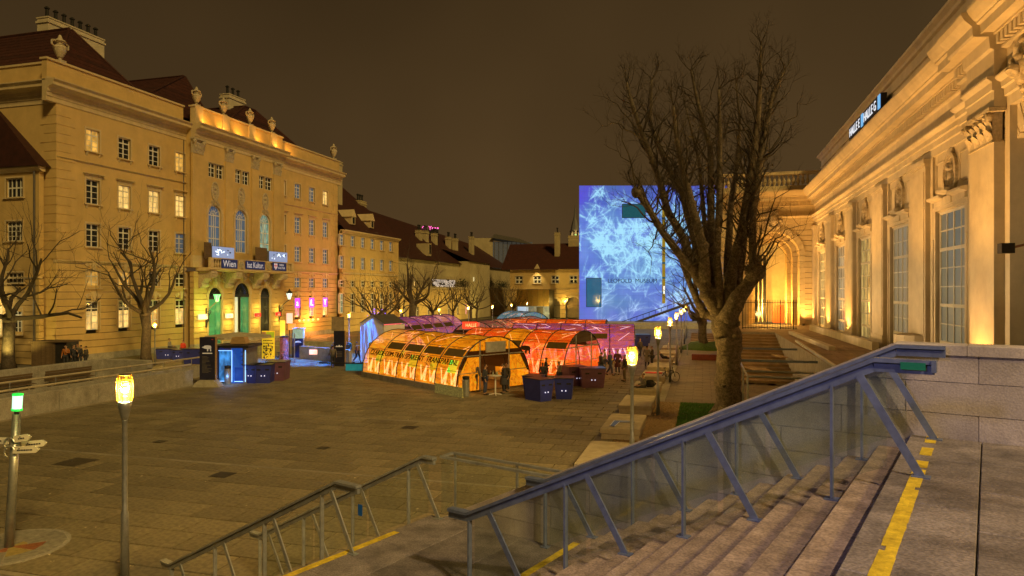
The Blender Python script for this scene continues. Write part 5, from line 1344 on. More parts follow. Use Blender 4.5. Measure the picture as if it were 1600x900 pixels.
# long low wing with the steep dark roof, set back above a terrace
XW3 = -50.5
y3a = YE+L2+.5; y3b = onX(800, XW3)[0]
w3 = thing('long_wing', 'long pale wing with a steep dark roof and many chimneys', 'building', (XW3, y3a, 0), pi/2); L3 = y3b-y3a
def l3x(px): return onX(px, XW3)[0]-y3a
zE3 = zat(413, onX(720, XW3)[1])
panel(w3, 'wall', PALE, 0, L3, 0, zE3, [(l3x(q)-.5, l3x(q)+.5, 6.8, 8.3) for q in (648, 700)])
b = MB(); b.add([(0, -.6, zE3), (L3, -.6, zE3), (L3-4, 9, zE3+6.5), (0, 9, zE3+9.5)], [(0, 1, 2, 3)]); b.build('roof', ROOF, w3)
for q in (648, 700): window(w3, l3x(q)-.5, l3x(q)+.5, 6.8, 8.3, 2, 2, LITW if q == 648 else DGLASS, surround=.08, bracket=False)
for (q, zt_, dd) in ((657, 356, 5), (667, 357, 5), (681, 361, 5), (703, 367, 5), (713.5, 371, 4), (739, 368, 4)):
    zc_ = zat(zt_, onX(q, XW3)[1]*1.05); c = onX(q, XW3-dd)[0]-y3a
    chimney(w3, c-.5, dd, zE3+1, zc_, 1.5, .9, 2)
for q, dd in ((675, 2.0), ): 
    c = l3x(q); b = MB().box(c-.6, c+.6, .4, 3, zE3+1, zE3+3.4).build('dormer', PALE, w3); MB().box(c-.4, c+.4, .35, .4, zE3+1.4, zE3+3.2).build('pane', DGLASS, b)
# stair tower block
ta = l3x(718); tb = l3x(750)
MB().box(ta, tb, -2.4, 3, 0, zE3+.6).build('stair_block', PALE, w3); MB().add([(ta-.3, -2.8, zE3+.6), (tb+.3, -2.8, zE3+.6), (tb+.3, 4, zE3+3.5), (ta-.3, 4, zE3+3.5)], [(0, 1, 2, 3)]).build('block_roof', ROOF, w3)
MB().box(ta+2.0, ta+2.6, -2.46, -2.4, 8.0, 8.9).build('lit_window', emat('dim_window', (.75, .7, .45), .5), w3)
# podium wall in front with the lit strip and railing on top
XP = -48.4; ZP = zat(447.5, onX(660, XP)[1])
yp0 = onX(623, XP)[0]
pod = thing('podium_wing', 'low yellow lit wing with a railed roof terrace behind the row of small trees', 'building', (XP, yp0, 0), pi/2)
LP_ = onX(823, XP)[0]-yp0
opp = [(2+k*5.1, 3.2+k*5.1, .6, 3.4) for k in range(int(LP_/5.1))]
courses(pod, STUCCO, 0, LP_, 0, ZP-.5, 6, opp, 0, .5, gap=.04)
MB().box(0, .3, .5, 5, 0, ZP-.3).build('end_wall', STUCCO, pod); MB().box(0, LP_, -.15, .6, ZP-.5, ZP-.3).build('string_course', STUCCO_T, pod); MB().box(0, LP_, .0, 5, ZP-.3, ZP).build('terrace_deck', PALE, pod)
for k, o_ in enumerate(opp): window(pod, *o_, 2, 3, LITP if k in (6,) else DGLASS, surround=.12, bracket=False, sill=False)
b = MB(); b.box(0, LP_, .1, .14, ZP+.95, ZP+1.0)
for k in range(int(LP_/.45)): b.box(k*.45, k*.45+.04, .1, .13, ZP, ZP+.95)
b.build('terrace_railing', DARKM, pod, kind='stuff')
pa = onX(675.5, XP)[0]-yp0; pb_ = onX(711, XP)[0]-yp0
pt = thing('pierced_screen', 'white pierced patterned panel on the roof terrace railing', 'screen', (XP, yp0, 0), pi/2)
r_ = random.Random(5); b = MB(); nn = 34
for i in range(nn):
    for j in range(7):
        if r_.random() < .62: b.box(pa+(pb_-pa)*i/nn, pa+(pb_-pa)*(i+r_.uniform(.6, 1))/nn, -.05, .05, ZP+.2*j, ZP+.2*j+.14)
b.build('pattern', mat('panel_white', (.65, .6, .6), .6, emis=(.8, .72, .7), es=.42), pt, kind='stuff'); MB().box(pa, pb_, .06, .09, ZP, ZP+1.4).build('backing', DARKM, pt)
HEDGE = mat('dark_shrub_leaves', (.02, .03, .012), .8, isl=.4, bump=0)
for i, (qa, qb) in enumerate(((718, 732), (750, 770), (777, 791))):
    a, b2 = onX(qa, XP-1)[0], onX(qb, XP-1)[0]; m = MB(); r_ = random.Random(i)
    for k in range(500):
        c = Vector((XP-1+r_.gauss(0, .4), r_.uniform(a, b2), ZP+abs(r_.gauss(.8, .5)))); u_ = Vector((r_.uniform(-1, 1), r_.uniform(-1, 1), r_.uniform(-1, 1)))*.18; v_ = Vector((r_.uniform(-1, 1), r_.uniform(-1, 1), r_.uniform(-1, 1)))*.18
        m.add([c, c+u_, c+u_+v_, c+v_], [(0, 1, 2, 3)])
    tag(m.build('terrace_shrubs', HEDGE), ['dark shrubs on the roof terrace left of the stair block', 'wide dark shrubs in the middle of the roof terrace', 'dark shrubs at the right end of the roof terrace'][i], 'shrub')
# end wing facing us, closing the court
YF = 148.0
ew = thing('end_wing', 'pale yellow wing with four small windows and arched gateways across the far end', 'building', (onY(797, YF)[0], YF, 0), 0)
def ex(px): return onY(px, YF)[0]-onY(797, YF)[0]
def ez(px, py): return zat(py, onY(px, YF)[1])
LE = ex(915); zEe = ez(850, 421)
o4 = [(ex(q)-.85, ex(q)+.85, ez(850, 443), ez(850, 431)) for q in (811, 839.5, 867.5, 896)]
ag = [(ex(866), 1.35), (ex(895.5), 1.7)]
panel(ew, 'upper_wall', STUCCO, 0, LE, ez(850, 451), zEe, o4)
courses(ew, STUCCO, 0, LE, 0, ez(850, 451)-.1, 7, [], gap=.06, arches=[(c, h, 2.9, h) for c, h in ag])
MB().box(0, LE, -.25, .4, ez(850, 451)-.1, ez(850, 451)).build('string_course', STUCCO_T, ew)
for o_ in o4: window(ew, *o_, 2, 2, DGLASS, surround=.15, bracket=False, fw=.14, bw=.08)
MB().add([(-2, -.6, zEe), (LE+4, -.6, zEe), (LE+4, 7, zEe+6.2), (-2, 7, zEe+6.2)], [(0, 1, 2, 3)]).build('roof', ROOF, ew)
chimney(ew, ex(862), 3, zEe+3, ez(862, 373)+1.5, 1.1, 1, 1); chimney(ew, ex(880), 6, zEe+3, ez(882, 374)+1.2, 2.4, 1, 3)
for c, h in ag:
    MB().ring(c, 2.9, h, h+.4, -.12, .3, 0, pi, 11, gap=.02).build('gate_arch', STUCCO_T, ew); MB().box(c-h, c+h, 1.5, 1.6, 0, 2.9+h).build('gate_back', mat('gate_dim', (.12, .08, .03), .7, emis=(.5, .3, .06), es=.12), ew)
    MB().box(c-h, c+h, .5, .55, 2.6, 2.75).build('gate_beam', WOODD, ew)
MB().prism([(ex(834), zEe-.1), (ex(845), zEe-.1), (ex(839.5), zEe+1.2)], -.4, .2).build('gable', STUCCO_T, ew)
lamp('wing_downlight', 'SPOT', (onY(839.5, YF)[0], YF-1.3, zEe+.6), 700, (1, .75, .3), to=(onY(839.5, YF)[0], YF+.2, 1), angle=75, blend=.5)
kb = thing('brass_pavilion', 'box shaped brass clad pavilion before the far wing', 'building', (onY(807, YF-6)[0], YF-6, 0), 0)
kw = onY(858, YF-6)[0]-onY(807, YF-6)[0]; kz = zat(452, onY(830, YF-6)[1])
BR = mat('brass_cladding', (.24, .17, .05), .3, metal=.7, var=.2)
for i in range(6): MB().box(kw*i/6+.02, kw*(i+1)/6-.02, 0, .2, kz*.42, kz).build('brass_panel', BR, kb)
MB().box(0, kw, .2, 5, 0, kz-.1).build('body', DARKM, kb); MB().box(0, kw, .05, .2, 0, kz*.42).build('glass_front', mat('pavilion_glass', (.05, .06, .06), .1, emis=(.4, .45, .35), es=.22, var=.8, scale=1), kb)
MB().box(.3, 2.6, -.02, .05, .6, kz*.40).build('poster', emat('pale_poster', (.45, .6, .8), .7), kb)
MB().box(kw*.62, kw*.82, -.04, .05, 0, kz*.4).build('door', DARKM, kb)
# things above the roofs
ro = thing('penthouse', 'dark glass penthouse standing above the far roofs', 'building', Pd(740, 185, 0), YAW)
def dz(py, d): return zat(py, d)
sw = 185/F
MB().box(0, 30*sw, 0, 6, dz(420, 185), dz(372, 185)).build('body', PALE, ro); MB().box(30*sw, 92*sw, 0, 8, dz(420, 185), dz(378, 185)).build('glass_body', mat('penthouse_glass', (.06, .06, .055), .2, emis=(.3, .27, .2), es=.12, var=.8), ro)
MB().prism([(28*sw, dz(372, 185)), (95*sw, dz(383, 185)), (70*sw, dz(373, 185)), (33*sw, dz(366, 185))], -1, 8).build('roof_slab', LEADM, ro)
for k in range(9): MB().box((32+k*6.8)*sw, (33+k*6.8)*sw, -.15, 0, dz(420, 185), dz(378, 185)).build('mullion', LEADM, ro)
MB().box(-30*sw, 0, 1, 8, dz(425, 185), dz(381, 185)).build('low_roof', ROOF, ro)
# church tower
ch = thing('church_tower', 'small lit church tower with a green clock beside the museum cube', 'tower', Pd(892, 320, 0), YAW)
s3 = 320/F
MB().box(0, 14*s3, 0, 4, 0, dz(366, 320)).build('shaft', CREAM, ch); MB().prism([(0, dz(366, 320)), (14*s3, dz(366, 320)), (7*s3, dz(357, 320))], 0, 4).build('gable', CREAM, ch)
MB().lathe(7*s3, 2, [(2.2, dz(360, 320)), (1.6, dz(350, 320)), (.7, dz(340, 320)), (.5, dz(334, 320)), (.05, dz(318, 320))], 8).build('spire', LEADM, ch)
MB().lathe(0, 0, [(1.0, 0), (1.0, .1)], 16).mul(Matrix.Translation((7*s3, 0, dz(369, 320))) @ Matrix.Rotation(pi/2, 4, 'X')).build('clock_face', emat('clock_green', (.35, .6, .2), .8), ch)
lamp('tower_light', 'POINT', (Pd(899, 306, 0).x, Pd(899, 306, 0).y, dz(375, 320)), 3000, (1, .8, .4), size=1)
# pink roof sign
ps = thing('roof_letters', 'small pink neon T sign with dots above the far roofs', 'sign', Pd(640, 150, 0), YAW); s4 = 150/F; PK = emat('pink_neon', (1, .12, .55), 1.6)
for s_, q in (('T', 5), ('C', 22), ('Y', 32)): text('lettering', s_, 1.2, PK, ps, (q*s4, 0, dz(356.5, 150)), (pi/2, 0, 0), .03)
for q in (1, 9, 36, 40, 44): MB().box(q*s4-.16, q*s4+.16, 0, .1, dz(357.5, 150), dz(355.5, 150)).build('dot', PK, ps)
MB().box(0, 45*s4, .1, .15, dz(420, 150), dz(358.6, 150)).build('sign_frame', DARKM, ps)
lamp('wing_glow', 'SPOT', (-40, 98, 2.0), 3000, (1, .72, .16), to=(XW+.5, 92, 4), angle=110, blend=1, size=.3)
for i in range(5): lamp('podium_glow', 'SPOT', (XP+5.5, 104+i*9, 1.0), 900, (1, .74, .18), to=(XP, 104+i*9, 3), angle=120, blend=1, size=.3)
lamp('end_glow', 'SPOT', (onY(850, 138)[0], 138, 1.0), 3200, (1, .70, .18), to=(onY(850, 138)[0], YF, 4), angle=120, blend=1, size=.3)
# =================================================================== GLOWING FILM TUNNELS
def film(name, cols, es, alpha=.40, seed=0, sc=(.35, 1.3, 1.0)):  # light thrown on and inside the film is put into its own glow
    m = bpy.data.materials.new(name); m.use_nodes = True; t = m.node_tree; N = t.nodes; L = t.links.new; N.clear()
    o = N.new('ShaderNodeOutputMaterial'); tr = N.new('ShaderNodeBsdfTransparent'); em = N.new('ShaderNodeEmission'); tl = N.new('ShaderNodeBsdfTranslucent'); gl = N.new('ShaderNodeBsdfGlossy')
    tc = N.new('ShaderNodeTexCoord'); mp = N.new('ShaderNodeMapping'); mp.inputs['Scale'].default_value = [q*1.5 for q in sc]; mp.inputs['Location'].default_value = (seed*3.1, seed, 0); mp.inputs['Rotation'].default_value = (.3, .5, .4)
    L(tc.outputs['Object'], mp.inputs[0])
    n = N.new('ShaderNodeTexNoise'); n.inputs['Scale'].default_value = 1.1; n.inputs['Detail'].default_value = 6; n.inputs['Roughness'].default_value = .62; n.inputs['Distortion'].default_value = 2.6; L(mp.outputs[0], n.inputs['Vector'])
    r = N.new('ShaderNodeValToRGB'); r.color_ramp.interpolation = 'LINEAR'; e = r.color_ramp.elements
    k = len(cols)
    while len(e) < k: e.new(.5)
    for i, c in enumerate(cols): e[i].position = .28+.44*i/(k-1); e[i].color = (*c, 1)
    L(n.outputs['Fac'], r.inputs[0]); L(r.outputs[0], em.inputs[0]); em.inputs[1].default_value = es
    tl.inputs[0].default_value = (.30, .10, .02, 1); gl.inputs['Roughness'].default_value = .15; gl.inputs[0].default_value = (.3, .3, .3, 1)
    a1 = N.new('ShaderNodeAddShader'); L(em.outputs[0], a1.inputs[0]); L(tl.outputs[0], a1.inputs[1])
    m1 = N.new('ShaderNodeMixShader'); m1.inputs[0].default_value = alpha; L(a1.outputs[0], m1.inputs[1]); L(tr.outputs[0], m1.inputs[2])
    fr = N.new('ShaderNodeFresnel'); fr.inputs[0].default_value = 1.3; m2 = N.new('ShaderNodeMixShader'); L(fr.outputs[0], m2.inputs[0]); L(m1.outputs[0], m2.inputs[1]); L(gl.outputs[0], m2.inputs[2])
    L(m2.outputs[0], o.inputs[0]); return m
FO = film('film_orange', [(.16, .055, .002), (.55, .17, .003), (1, .27, .004), (1, .42, .01), (.45, .50, .02)], 1.15)
FR = film('film_red_orange', [(.35, .07, .005), (1, .15, .004), (.95, .05, .004), (1, .26, .01), (1, .40, .12)], 1.0, seed=2)
FM = film('film_magenta', [(.8, .16, .02), (.45, .06, .22), (.9, .16, .06), (.20, .06, .7), (1, .28, .03)], .62, seed=3)
FV = film('film_violet', [(.35, .04, .45), (.55, .06, .5), (.8, .22, .10), (.30, .10, .8), (.65, .10, .45)], .6, seed=4)
FP = film('film_pink_green', [(.5, .30, .06), (.9, .12, .04), (.8, .25, .2), (.3, .35, .08), (1, .12, .05)], .5, seed=5)
FB = film('film_blue', [(.05, .25, .6), (.1, .5, .7), (.3, .6, .5), (.2, .3, .8), (.1, .4, .3)], .55, seed=6)
NEON = emat('neon_orange_white', (1, .50, .22), 2.3); NEONV = emat('neon_pale', (1, .75, .85), 2.0); GREENP = emat('green_patch', (.12, .85, .06), .75); DKF = mat('dark_film_window', (.05, .03, .01), .7, spec=.05, emis=(.3, .14, .01), es=.10)
def W2(u, d): return Vector((u*ca-d*sa, u*sa+d*ca, 0))
def tunnel(label, pn, pf, width, h, films, bays, lit=1.0, neon=NEON, words=None, lamp_col=(1, .35, .05), windows=True, far_side=False, door=True, le=50):
    ax = (pf-pn); L_ = ax.length; an = atan2(ax.y, ax.x)
    t = thing('glowing_tunnel', label, 'tent', pn, an, 'glowing film tunnels in the court'); hw = width/2
    S_ = -1   # side towards the viewer, decided below
    v = Vector((-sin(an), cos(an), 0)); S_ = 1 if v.dot(-pn) > 0 else -1
    n = 16
    def pt(a, k=1.0, z=0): return (hw*k*cos(a)*S_, z+.35+(h-.35)*k*(max(0, sin(a))**.92))
    prof = [pt(pi*i/n) for i in range(n+1)]
    dx = L_/bays
    for b_ in range(bays):
        x0, x1 = b_*dx+.02, (b_+1)*dx-.02; m = MB()
        vs = [(x, y, z) for x in (x0, (x0+x1)/2, x1) for (y, z) in prof]
        vs = [(x, y*(1-.012*(i//(n+1) == 1)), z-(.03 if i//(n+1) == 1 else 0)) for i, (x, y, z) in enumerate(vs)]
        m.add(vs, [(j*(n+1)+i, j*(n+1)+i+1, (j+1)*(n+1)+i+1, (j+1)*(n+1)+i) for j in range(2) for i in range(n)])
        m.build('film_panel', films[b_ % len(films)], t)
    for b_ in range(bays+1):
        MB().tube([(b_*dx, y*1.005, z*1.003) for y, z in prof], .035, 5, caps=True).build('rib', DARKM, t)
    MB().box(0, L_, -hw-.12, -hw+.1, 0, .34).build('base_beam', CONC, t); MB().box(0, L_, hw-.1, hw+.12, 0, .34).build('base_beam', CONC, t)
    MB().box(0.1, L_-.1, -hw+.12, hw-.12, .01, .06).build('floor', mat('tent_floor', (.16, .10, .05), .8), t)
    for a in (.30, .58, .88, 1.22, pi/2, 1.92, 2.26, pi-.30):
        y, z = pt(a); MB().tube([(0, y*1.0, z), (L_, y*1.0, z)], .016, 4).build('purlin', DARKM, t)
    # neon zigzags along the low side and the roof
    def sp(a, x): y, z = pt(a, .97); return (x, y, z)
    N_ = MB(); 
    rn_ = random.Random(int(L_*10))
    for b_ in range(bays):
        xa = b_*dx
        for q in (0.08, .52):
            x0 = xa+dx*q; x1 = x0+dx*.36
            for e in (0, .10):
                N_.tube([sp(.02, x0+dx*.05+e), sp(.30, x0+.04+e), ], .022, 4); 
                N_.tube([sp(.34, x0+e), sp(.03, x0+dx*.18+e), sp(.34, x0+dx*.36-e)], .022, 4)
            N_.tube([sp(.03, x0-dx*.06), sp(.03, x0+dx*.08)], .022, 4)
    N_.build('neon_zigzag', neon, t, kind='stuff')
    R_ = MB()
    for b_ in range(bays):
        for k in range(3):
            x0 = (b_+rn_.uniform(0, .5))*dx; a0 = rn_.uniform(.75, 1.5); a1 = a0+rn_.uniform(-.5, .5)
            R_.tube([sp(a0, x0), sp((a0+a1)/2, x0+dx*.22), sp(a1, x0+dx*.45)], .016, 4)
    R_.build('roof_neon', neon, t, kind='stuff')
    if windows:
        for b_ in range(bays):
            if (b_+int(L_)) % 5 == 4: continue
            x0 = b_*dx+dx*.08; x1 = b_*dx+dx*.92; m = MB(); a_ = [.62, .72, .82]
            pp = [pt(a, 1.004) for a in a_]; m.add([(x, y, z) for x in (x0, x1) for y, z in pp], [(0, 1, 4, 3), (1, 2, 5, 4)]); m.build('dark_window', DKF, t)
    # framework of the near end
    e = MB()
    for q in (-.42, .42): e.box(-.03, .03, q*width/2*.95-.03, q*width/2*.95+.03, 0, pt(acos_(.42*.95))[1])
    e.box(-.03, .03, -hw*.86, hw*.86, h*.66, h*.66+.06)
    for q in (-1, 1): e.box(-.02, .02, q*hw*.42 if q > 0 else -hw*.95, q*hw*.95 if q > 0 else -hw*.42, h*.35, h*.35+.04)
    e.build('end_frame', METAL, t)
    m = MB(); m.add([(0.01, hw*.95*cos(pi*i/12), .35+(h-.35)*sin(pi*i/12)**.92) for i in range(13) if sin(pi*i/12) > .62], [tuple(range(len([1 for i in range(13) if sin(pi*i/12) > .62])))]); m.build('end_film', films[0], t)
    for q in (-1, 1): MB().add([(.01, q*hw*.97, .1), (.01, q*hw*.42, .1), (.01, q*hw*.42, h*.64), (.01, q*hw*.72, h*.64), (.01, q*hw*.94, h*.3)], [(0, 1, 2, 3, 4)]).build('end_film', films[0], t)
    if words:
        for (s_, f0, f1) in words:
            a = .50; y, z = pt(a, 1.02); w_ = (f1-f0)*L_
            # the lettering lies on the film, tilted with it
            rot = (pi/2-.42, 0, 0) if S_ < 0 else (pi/2-.42, 0, pi)
            text('lettering', s_, .50, mat('black_letters', (.02, .01, .0), .5), t, ((f0+f1)/2*L_, y, z-.12), rot, .004, sx_=w_/(len(s_)*.32))
    lamp('tunnel_light', 'POINT', (pn+ax*.3+Vector((0, 0, 1.6)))[:], le, lamp_col, size=.3); lamp('tunnel_light', 'POINT', (pn+ax*.75+Vector((0, 0, 1.6)))[:], le, lamp_col, size=.3)
    return t
def acos_(x): return math.acos(x)
a_, b_, c_ = P(571, 590), P(721, 619), P(819, 600)
pn = (b_+c_)/2; dv = (a_-b_); wdt = (b_-c_).length
T1 = tunnel('long orange tunnel in front with TRANSPARENT lettering along its low side', pn, pn+dv, 5.6, 3.15, [FO], 5, words=[('.EARDE', .995, .87), ('COM-TRA', .84, .66), ('NSPARENT', .63, .40), ('TRANSPARENT', .37, .03)] if False else None)
# lettering and green patches on the first tunnel
an = atan2(dv.y, dv.x)
def on_t1(s, a, k=1.015):    # s = metres from the near end; side towards the viewer
    v = Vector((-sin(an), cos(an), 0)); S_ = 1 if v.dot(-pn) > 0 else -1
    return Vector((s, 2.8*k*cos(a)*S_, .35+2.8*k*(sin(a)**.92))), S_
LT = dv.length
for s_, s0_, s1_ in (('TRANSPARENL', .25, 3.45), ('SPARENT', 3.7, 5.9), ('COM-TRAN', 6.1, 8.2), ('CEARDE', 8.4, 10.2)):
    q, S_ = on_t1((s0_+s1_)/2, .47)
    nlet = len(s_); o = text('lettering', s_, .50, mat('black_letters', (.01, .005, 0), .9, bump=0, spec=.05), T1, q, (0, 0, 0), .012, sx_=1)
    t0 = Vector((-1, 0, 0)) if S_ > 0 else Vector((1, 0, 0))
    p2, _ = on_t1(0, .62); p1, _ = on_t1(0, .32); up = (p2-p1); up.x = 0; up.normalize(); nn_ = t0.cross(up)
    Mx = Matrix((t0, up, nn_)).transposed().to_4x4(); o.matrix_local = Matrix.Translation(q) @ Mx @ Matrix.Diagonal(((s1_-s0_)/(nlet*.30), 1, 1, 1))
for s0_, s1_, col in ((.3, 1.15, 1.0), (4.4, 5.3, .45), (8.6, 9.4, .6), (2.3, 3.0, .3)):
    m = MB(); pp = [on_t1(0, a, .985)[0] for a in (.26, .36, .46, .54)]
    m.add([(x, p.y, p.z) for x in (s0_, s1_) for p in pp], [(i, i+1, i+5, i+4) for i in range(3)]); m.build('green_patch', emat('green_patch_%d' % int(col*10), (.20, .75, .05), .85*col), T1)
q = P(705, 612); m = MB()
bo = MB().prism([(-1.35, 0), (1.35, 0), (1.3, .55), (-1.3, .55)], 0, .05).build('notice_board', mat('mottled_notice', (.32, .30, .12), .8, var=.7, scale=9, emis=(.4, .35, .1), es=.12), None, loc=P(706, 616.5)-Vector((.1, .3, 0)), rz=an+pi); tag(bo, 'low mottled board leaning at the base of the front orange tunnel', 'board')
T2 = tunnel('red orange tunnel just behind the front one with a dark animal on its side', W2(4.9, 46.6), W2(-2.6, 51.4), 5.8, 3.15, [FR, FR, FO], 5, lamp_col=(1, .22, .04))
T3 = tunnel('pink and violet tunnel reaching furthest right', W2(10.1, 56.4), W2(.27, 58), 5.8, 3.15, [FM], 5, neon=NEONV, lamp_col=(1, .3, .5))
T4 = tunnel('orange topped tunnel behind the pink one', W2(9.0, 65), W2(-.2, 67), 5.8, 3.15, [FR], 5, lamp_col=(1, .25, .05))
T5 = tunnel('muted red and green tunnel with a small red sign over its end', W2(-3.3, 60.0), W2(2.0, 73), 5.4, 3.2, [FP], 5, lamp_col=(1, .3, .15), le=80)
T6 = tunnel('violet tunnel at the far left of the group', W2(-11.6, 66), W2(-7.4, 76), 5.6, 3.3, [FV], 5, neon=NEON, lamp_col=(.7, .15, 1))
T7 = tunnel('small blue glowing tunnel furthest back', W2(2.6, 84), W2(0, 90), 5.6, 3.3, [FB], 3, lamp_col=(.2, .5, 1), windows=False, le=60)
# small animal cut-out on the second tunnel and sign on the fifth
def animal(parent, M, s, m):
    pts = [(-1, .1), (-.75, .3), (-.6, .25), (-.5, .45), (-.1, .5), (.3, .48), (.6, .42), (.75, .2), (.7, -.1), (.72, -.6), (.55, -.6), (.5, -.15), (.2, -.2), (.15, -.6), (-.02, -.6), (-.05, -.15), (-.4, -.12), (-.7, .0), (-.8, .05)]
    b = MB(); b.prism([(x*s, z*s) for x, z in pts], -.02, .02); b.mul(M); return b.build('animal_emblem', m, parent)
an2 = atan2(W2(-2.6, 51.4).y-W2(4.9, 46.6).y, W2(-2.6, 51.4).x-W2(4.9, 46.6).x)
v2 = Vector((-sin(an2), cos(an2), 0)); S2 = 1 if v2.dot(-W2(4.9, 46.6)) > 0 else -1
animal(T2, Matrix.Translation((3.0, S2*2.72, 1.95)) @ Matrix.Rotation(pi if S2 > 0 else 0, 4, 'Z'), .5, mat('emblem_black', (.01, .01, .01), .5))
sg = thing('hut_sign', 'small red lit sign board over the end of the muted tunnel', 'sign', W2(-3.6, 59.9)+Vector((0, 0, 2.55)), YAW)
MB().box(-.75, .75, 0, .1, 0, .62).build('board', emat('red_sign', (.9, .06, .02), .9), sg); text('lettering', 'HALLE', .42, emat('yellow_print', (1, .6, .2), 1.2), sg, (0, -.02, .3), (pi/2, 0, 0), .005, sx_=.8)
sb = thing('notice_box', 'grey notice board hung in the arch of the front tunnel', 'board', pn+Vector((0, 0, 2.25)), an)
MB().box(-.12, -.04, -.75, .75, 0, .62).build('board', mat('grey_notice', (.35, .33, .3), .6), sb)
# food stall at the foot of the violet tunnel
fs = thing('food_stall', 'pink lit snack stall with a dark counter window beside the violet tunnel', 'stall', W2(-11.3, 63.5), YAW)
PKM = emat('pink_board', (.75, .12, .16), .6)
MB().box(-1.6, 1.3, 0, 2, 0, 1.1).build('counter', mat('stall_panel', (.5, .15, .12), .6, emis=(.8, .15, .1), es=.35, var=.7), fs); MB().box(-1.6, 1.3, .3, 2, 1.1, 1.9).build('opening', DARKM, fs); MB().box(-1.6, 1.3, -.1, 2, 1.9, 2.15).build('fascia', PKM, fs)
MB().prism([(-1.6, 2.15), (1.3, 2.15), (.9, 2.9), (-.9, 2.9)], -.05, .4).build('gable', PKM, fs)
for i in range(4): MB().blob((-1.2+i*.7, -.1, 1.2), .14, i).build('stall_light', emat('stall_white', (1, .85, .7), 1.6), fs)
for q in (-.2, .8): MB().box(q-.03, q+.03, -.05, .35, 1.1, 1.9).build('post', PKM, fs)
# =================================================================== TREES
def grow(b, p, d, L_, r, depth, rnd, up=.25, spread=.6, minr=.006, nseg=4, sides=5, kids=(3, 5), wob=.22):
    pts = [Vector(p)]; rs = [r]; d = Vector(d).normalized()
    for i in range(nseg):
        d = (d+Vector((rnd.gauss(0, wob), rnd.gauss(0, wob), rnd.gauss(0, wob)+up*.35))).normalized()
        pts.append(pts[-1]+d*L_/nseg); rs.append(max(minr*.5, r*(1-.62*(i+1)/nseg)))
    b.tube(pts, rs, sides if depth > 1 else 3, caps=False)
    if depth <= 0: return
    for k in range(rnd.randint(*kids)):
        t = rnd.uniform(.3, 1.0); i = min(nseg-1, int(t*nseg)); q = pts[i].lerp(pts[i+1], t*nseg-i)
        dd = (d+Vector((rnd.gauss(0, spread), rnd.gauss(0, spread), rnd.gauss(0, spread*.7)+up))).normalized()
        grow(b, q, dd, L_*rnd.uniform(.45, .75), max(minr, rs[i]*rnd.uniform(.4, .6)), depth-1, rnd, up, spread, minr, nseg, sides, kids, wob)
# the big plane tree in the foreground: limbs follow the photograph, each at its own depth
BT = P(1140, 648); D0 = -BT.x*sa+BT.y*ca
big = thing('plane_tree', 'large bare plane tree with a thick trunk and upright limbs by the stairs', 'tree', BT)
def tp(px, py, off=0): d = D0+off; q = Pd(px, d, zat(py, d)); return q-BT
rnd = random.Random(21)
trunk = MB()
def ptube(b, pts, n=12, knob=0):
    # denser, slightly irregular tube through given (px,py,off,width_px)
    P3 = []; R3 = []
    for (a, c) in zip(pts[:-1], pts[1:]):
        for j in range(4):
            t = j/4; q = [a[k]+(c[k]-a[k])*t for k in range(4)]
            P3.append(tp(q[0], q[1], q[2])+Vector((rnd.gauss(0, .012), rnd.gauss(0, .012), 0))*q[3]*.05); R3.append(q[3]*.84*D0/F/2*rnd.uniform(.93, 1.07))
    a = pts[-1]; P3.append(tp(a[0], a[1], a[2])); R3.append(a[3]*D0/F/2)
    b.tube(P3, R3, n); return P3, R3
tp_, tr_ = ptube(trunk, [(1140, 652, 0, 56), (1139, 640, 0, 49), (1137, 600, 0, 46), (1139, 560, 0, 43), (1138, 530, 0, 47), (1133, 505, 0, 50), (1130, 485, .1, 46), (1128, 465, .1, 36)], 18)
for q in range(9):
    t = rnd.uniform(.05, .9); i = int(t*(len(tp_)-1)); a = rnd.uniform(pi*.9, 2.1*pi); trunk.blob(tp_[i]+Vector((cos(a), sin(a), 0))*tr_[i]*.86, .13+.12*rnd.random(), q, 8, 6, sq=(1, 1, .8))
for k in range(5):
    a = k*1.26+.3; trunk.tube([(.45*cos(a), .45*sin(a), .4), (.75*cos(a), .75*sin(a), .05), (1.1*cos(a), 1.1*sin(a), -.15)], [.25, .18, .06], 7)
trunk.build('trunk', BARK, big, smooth=True)
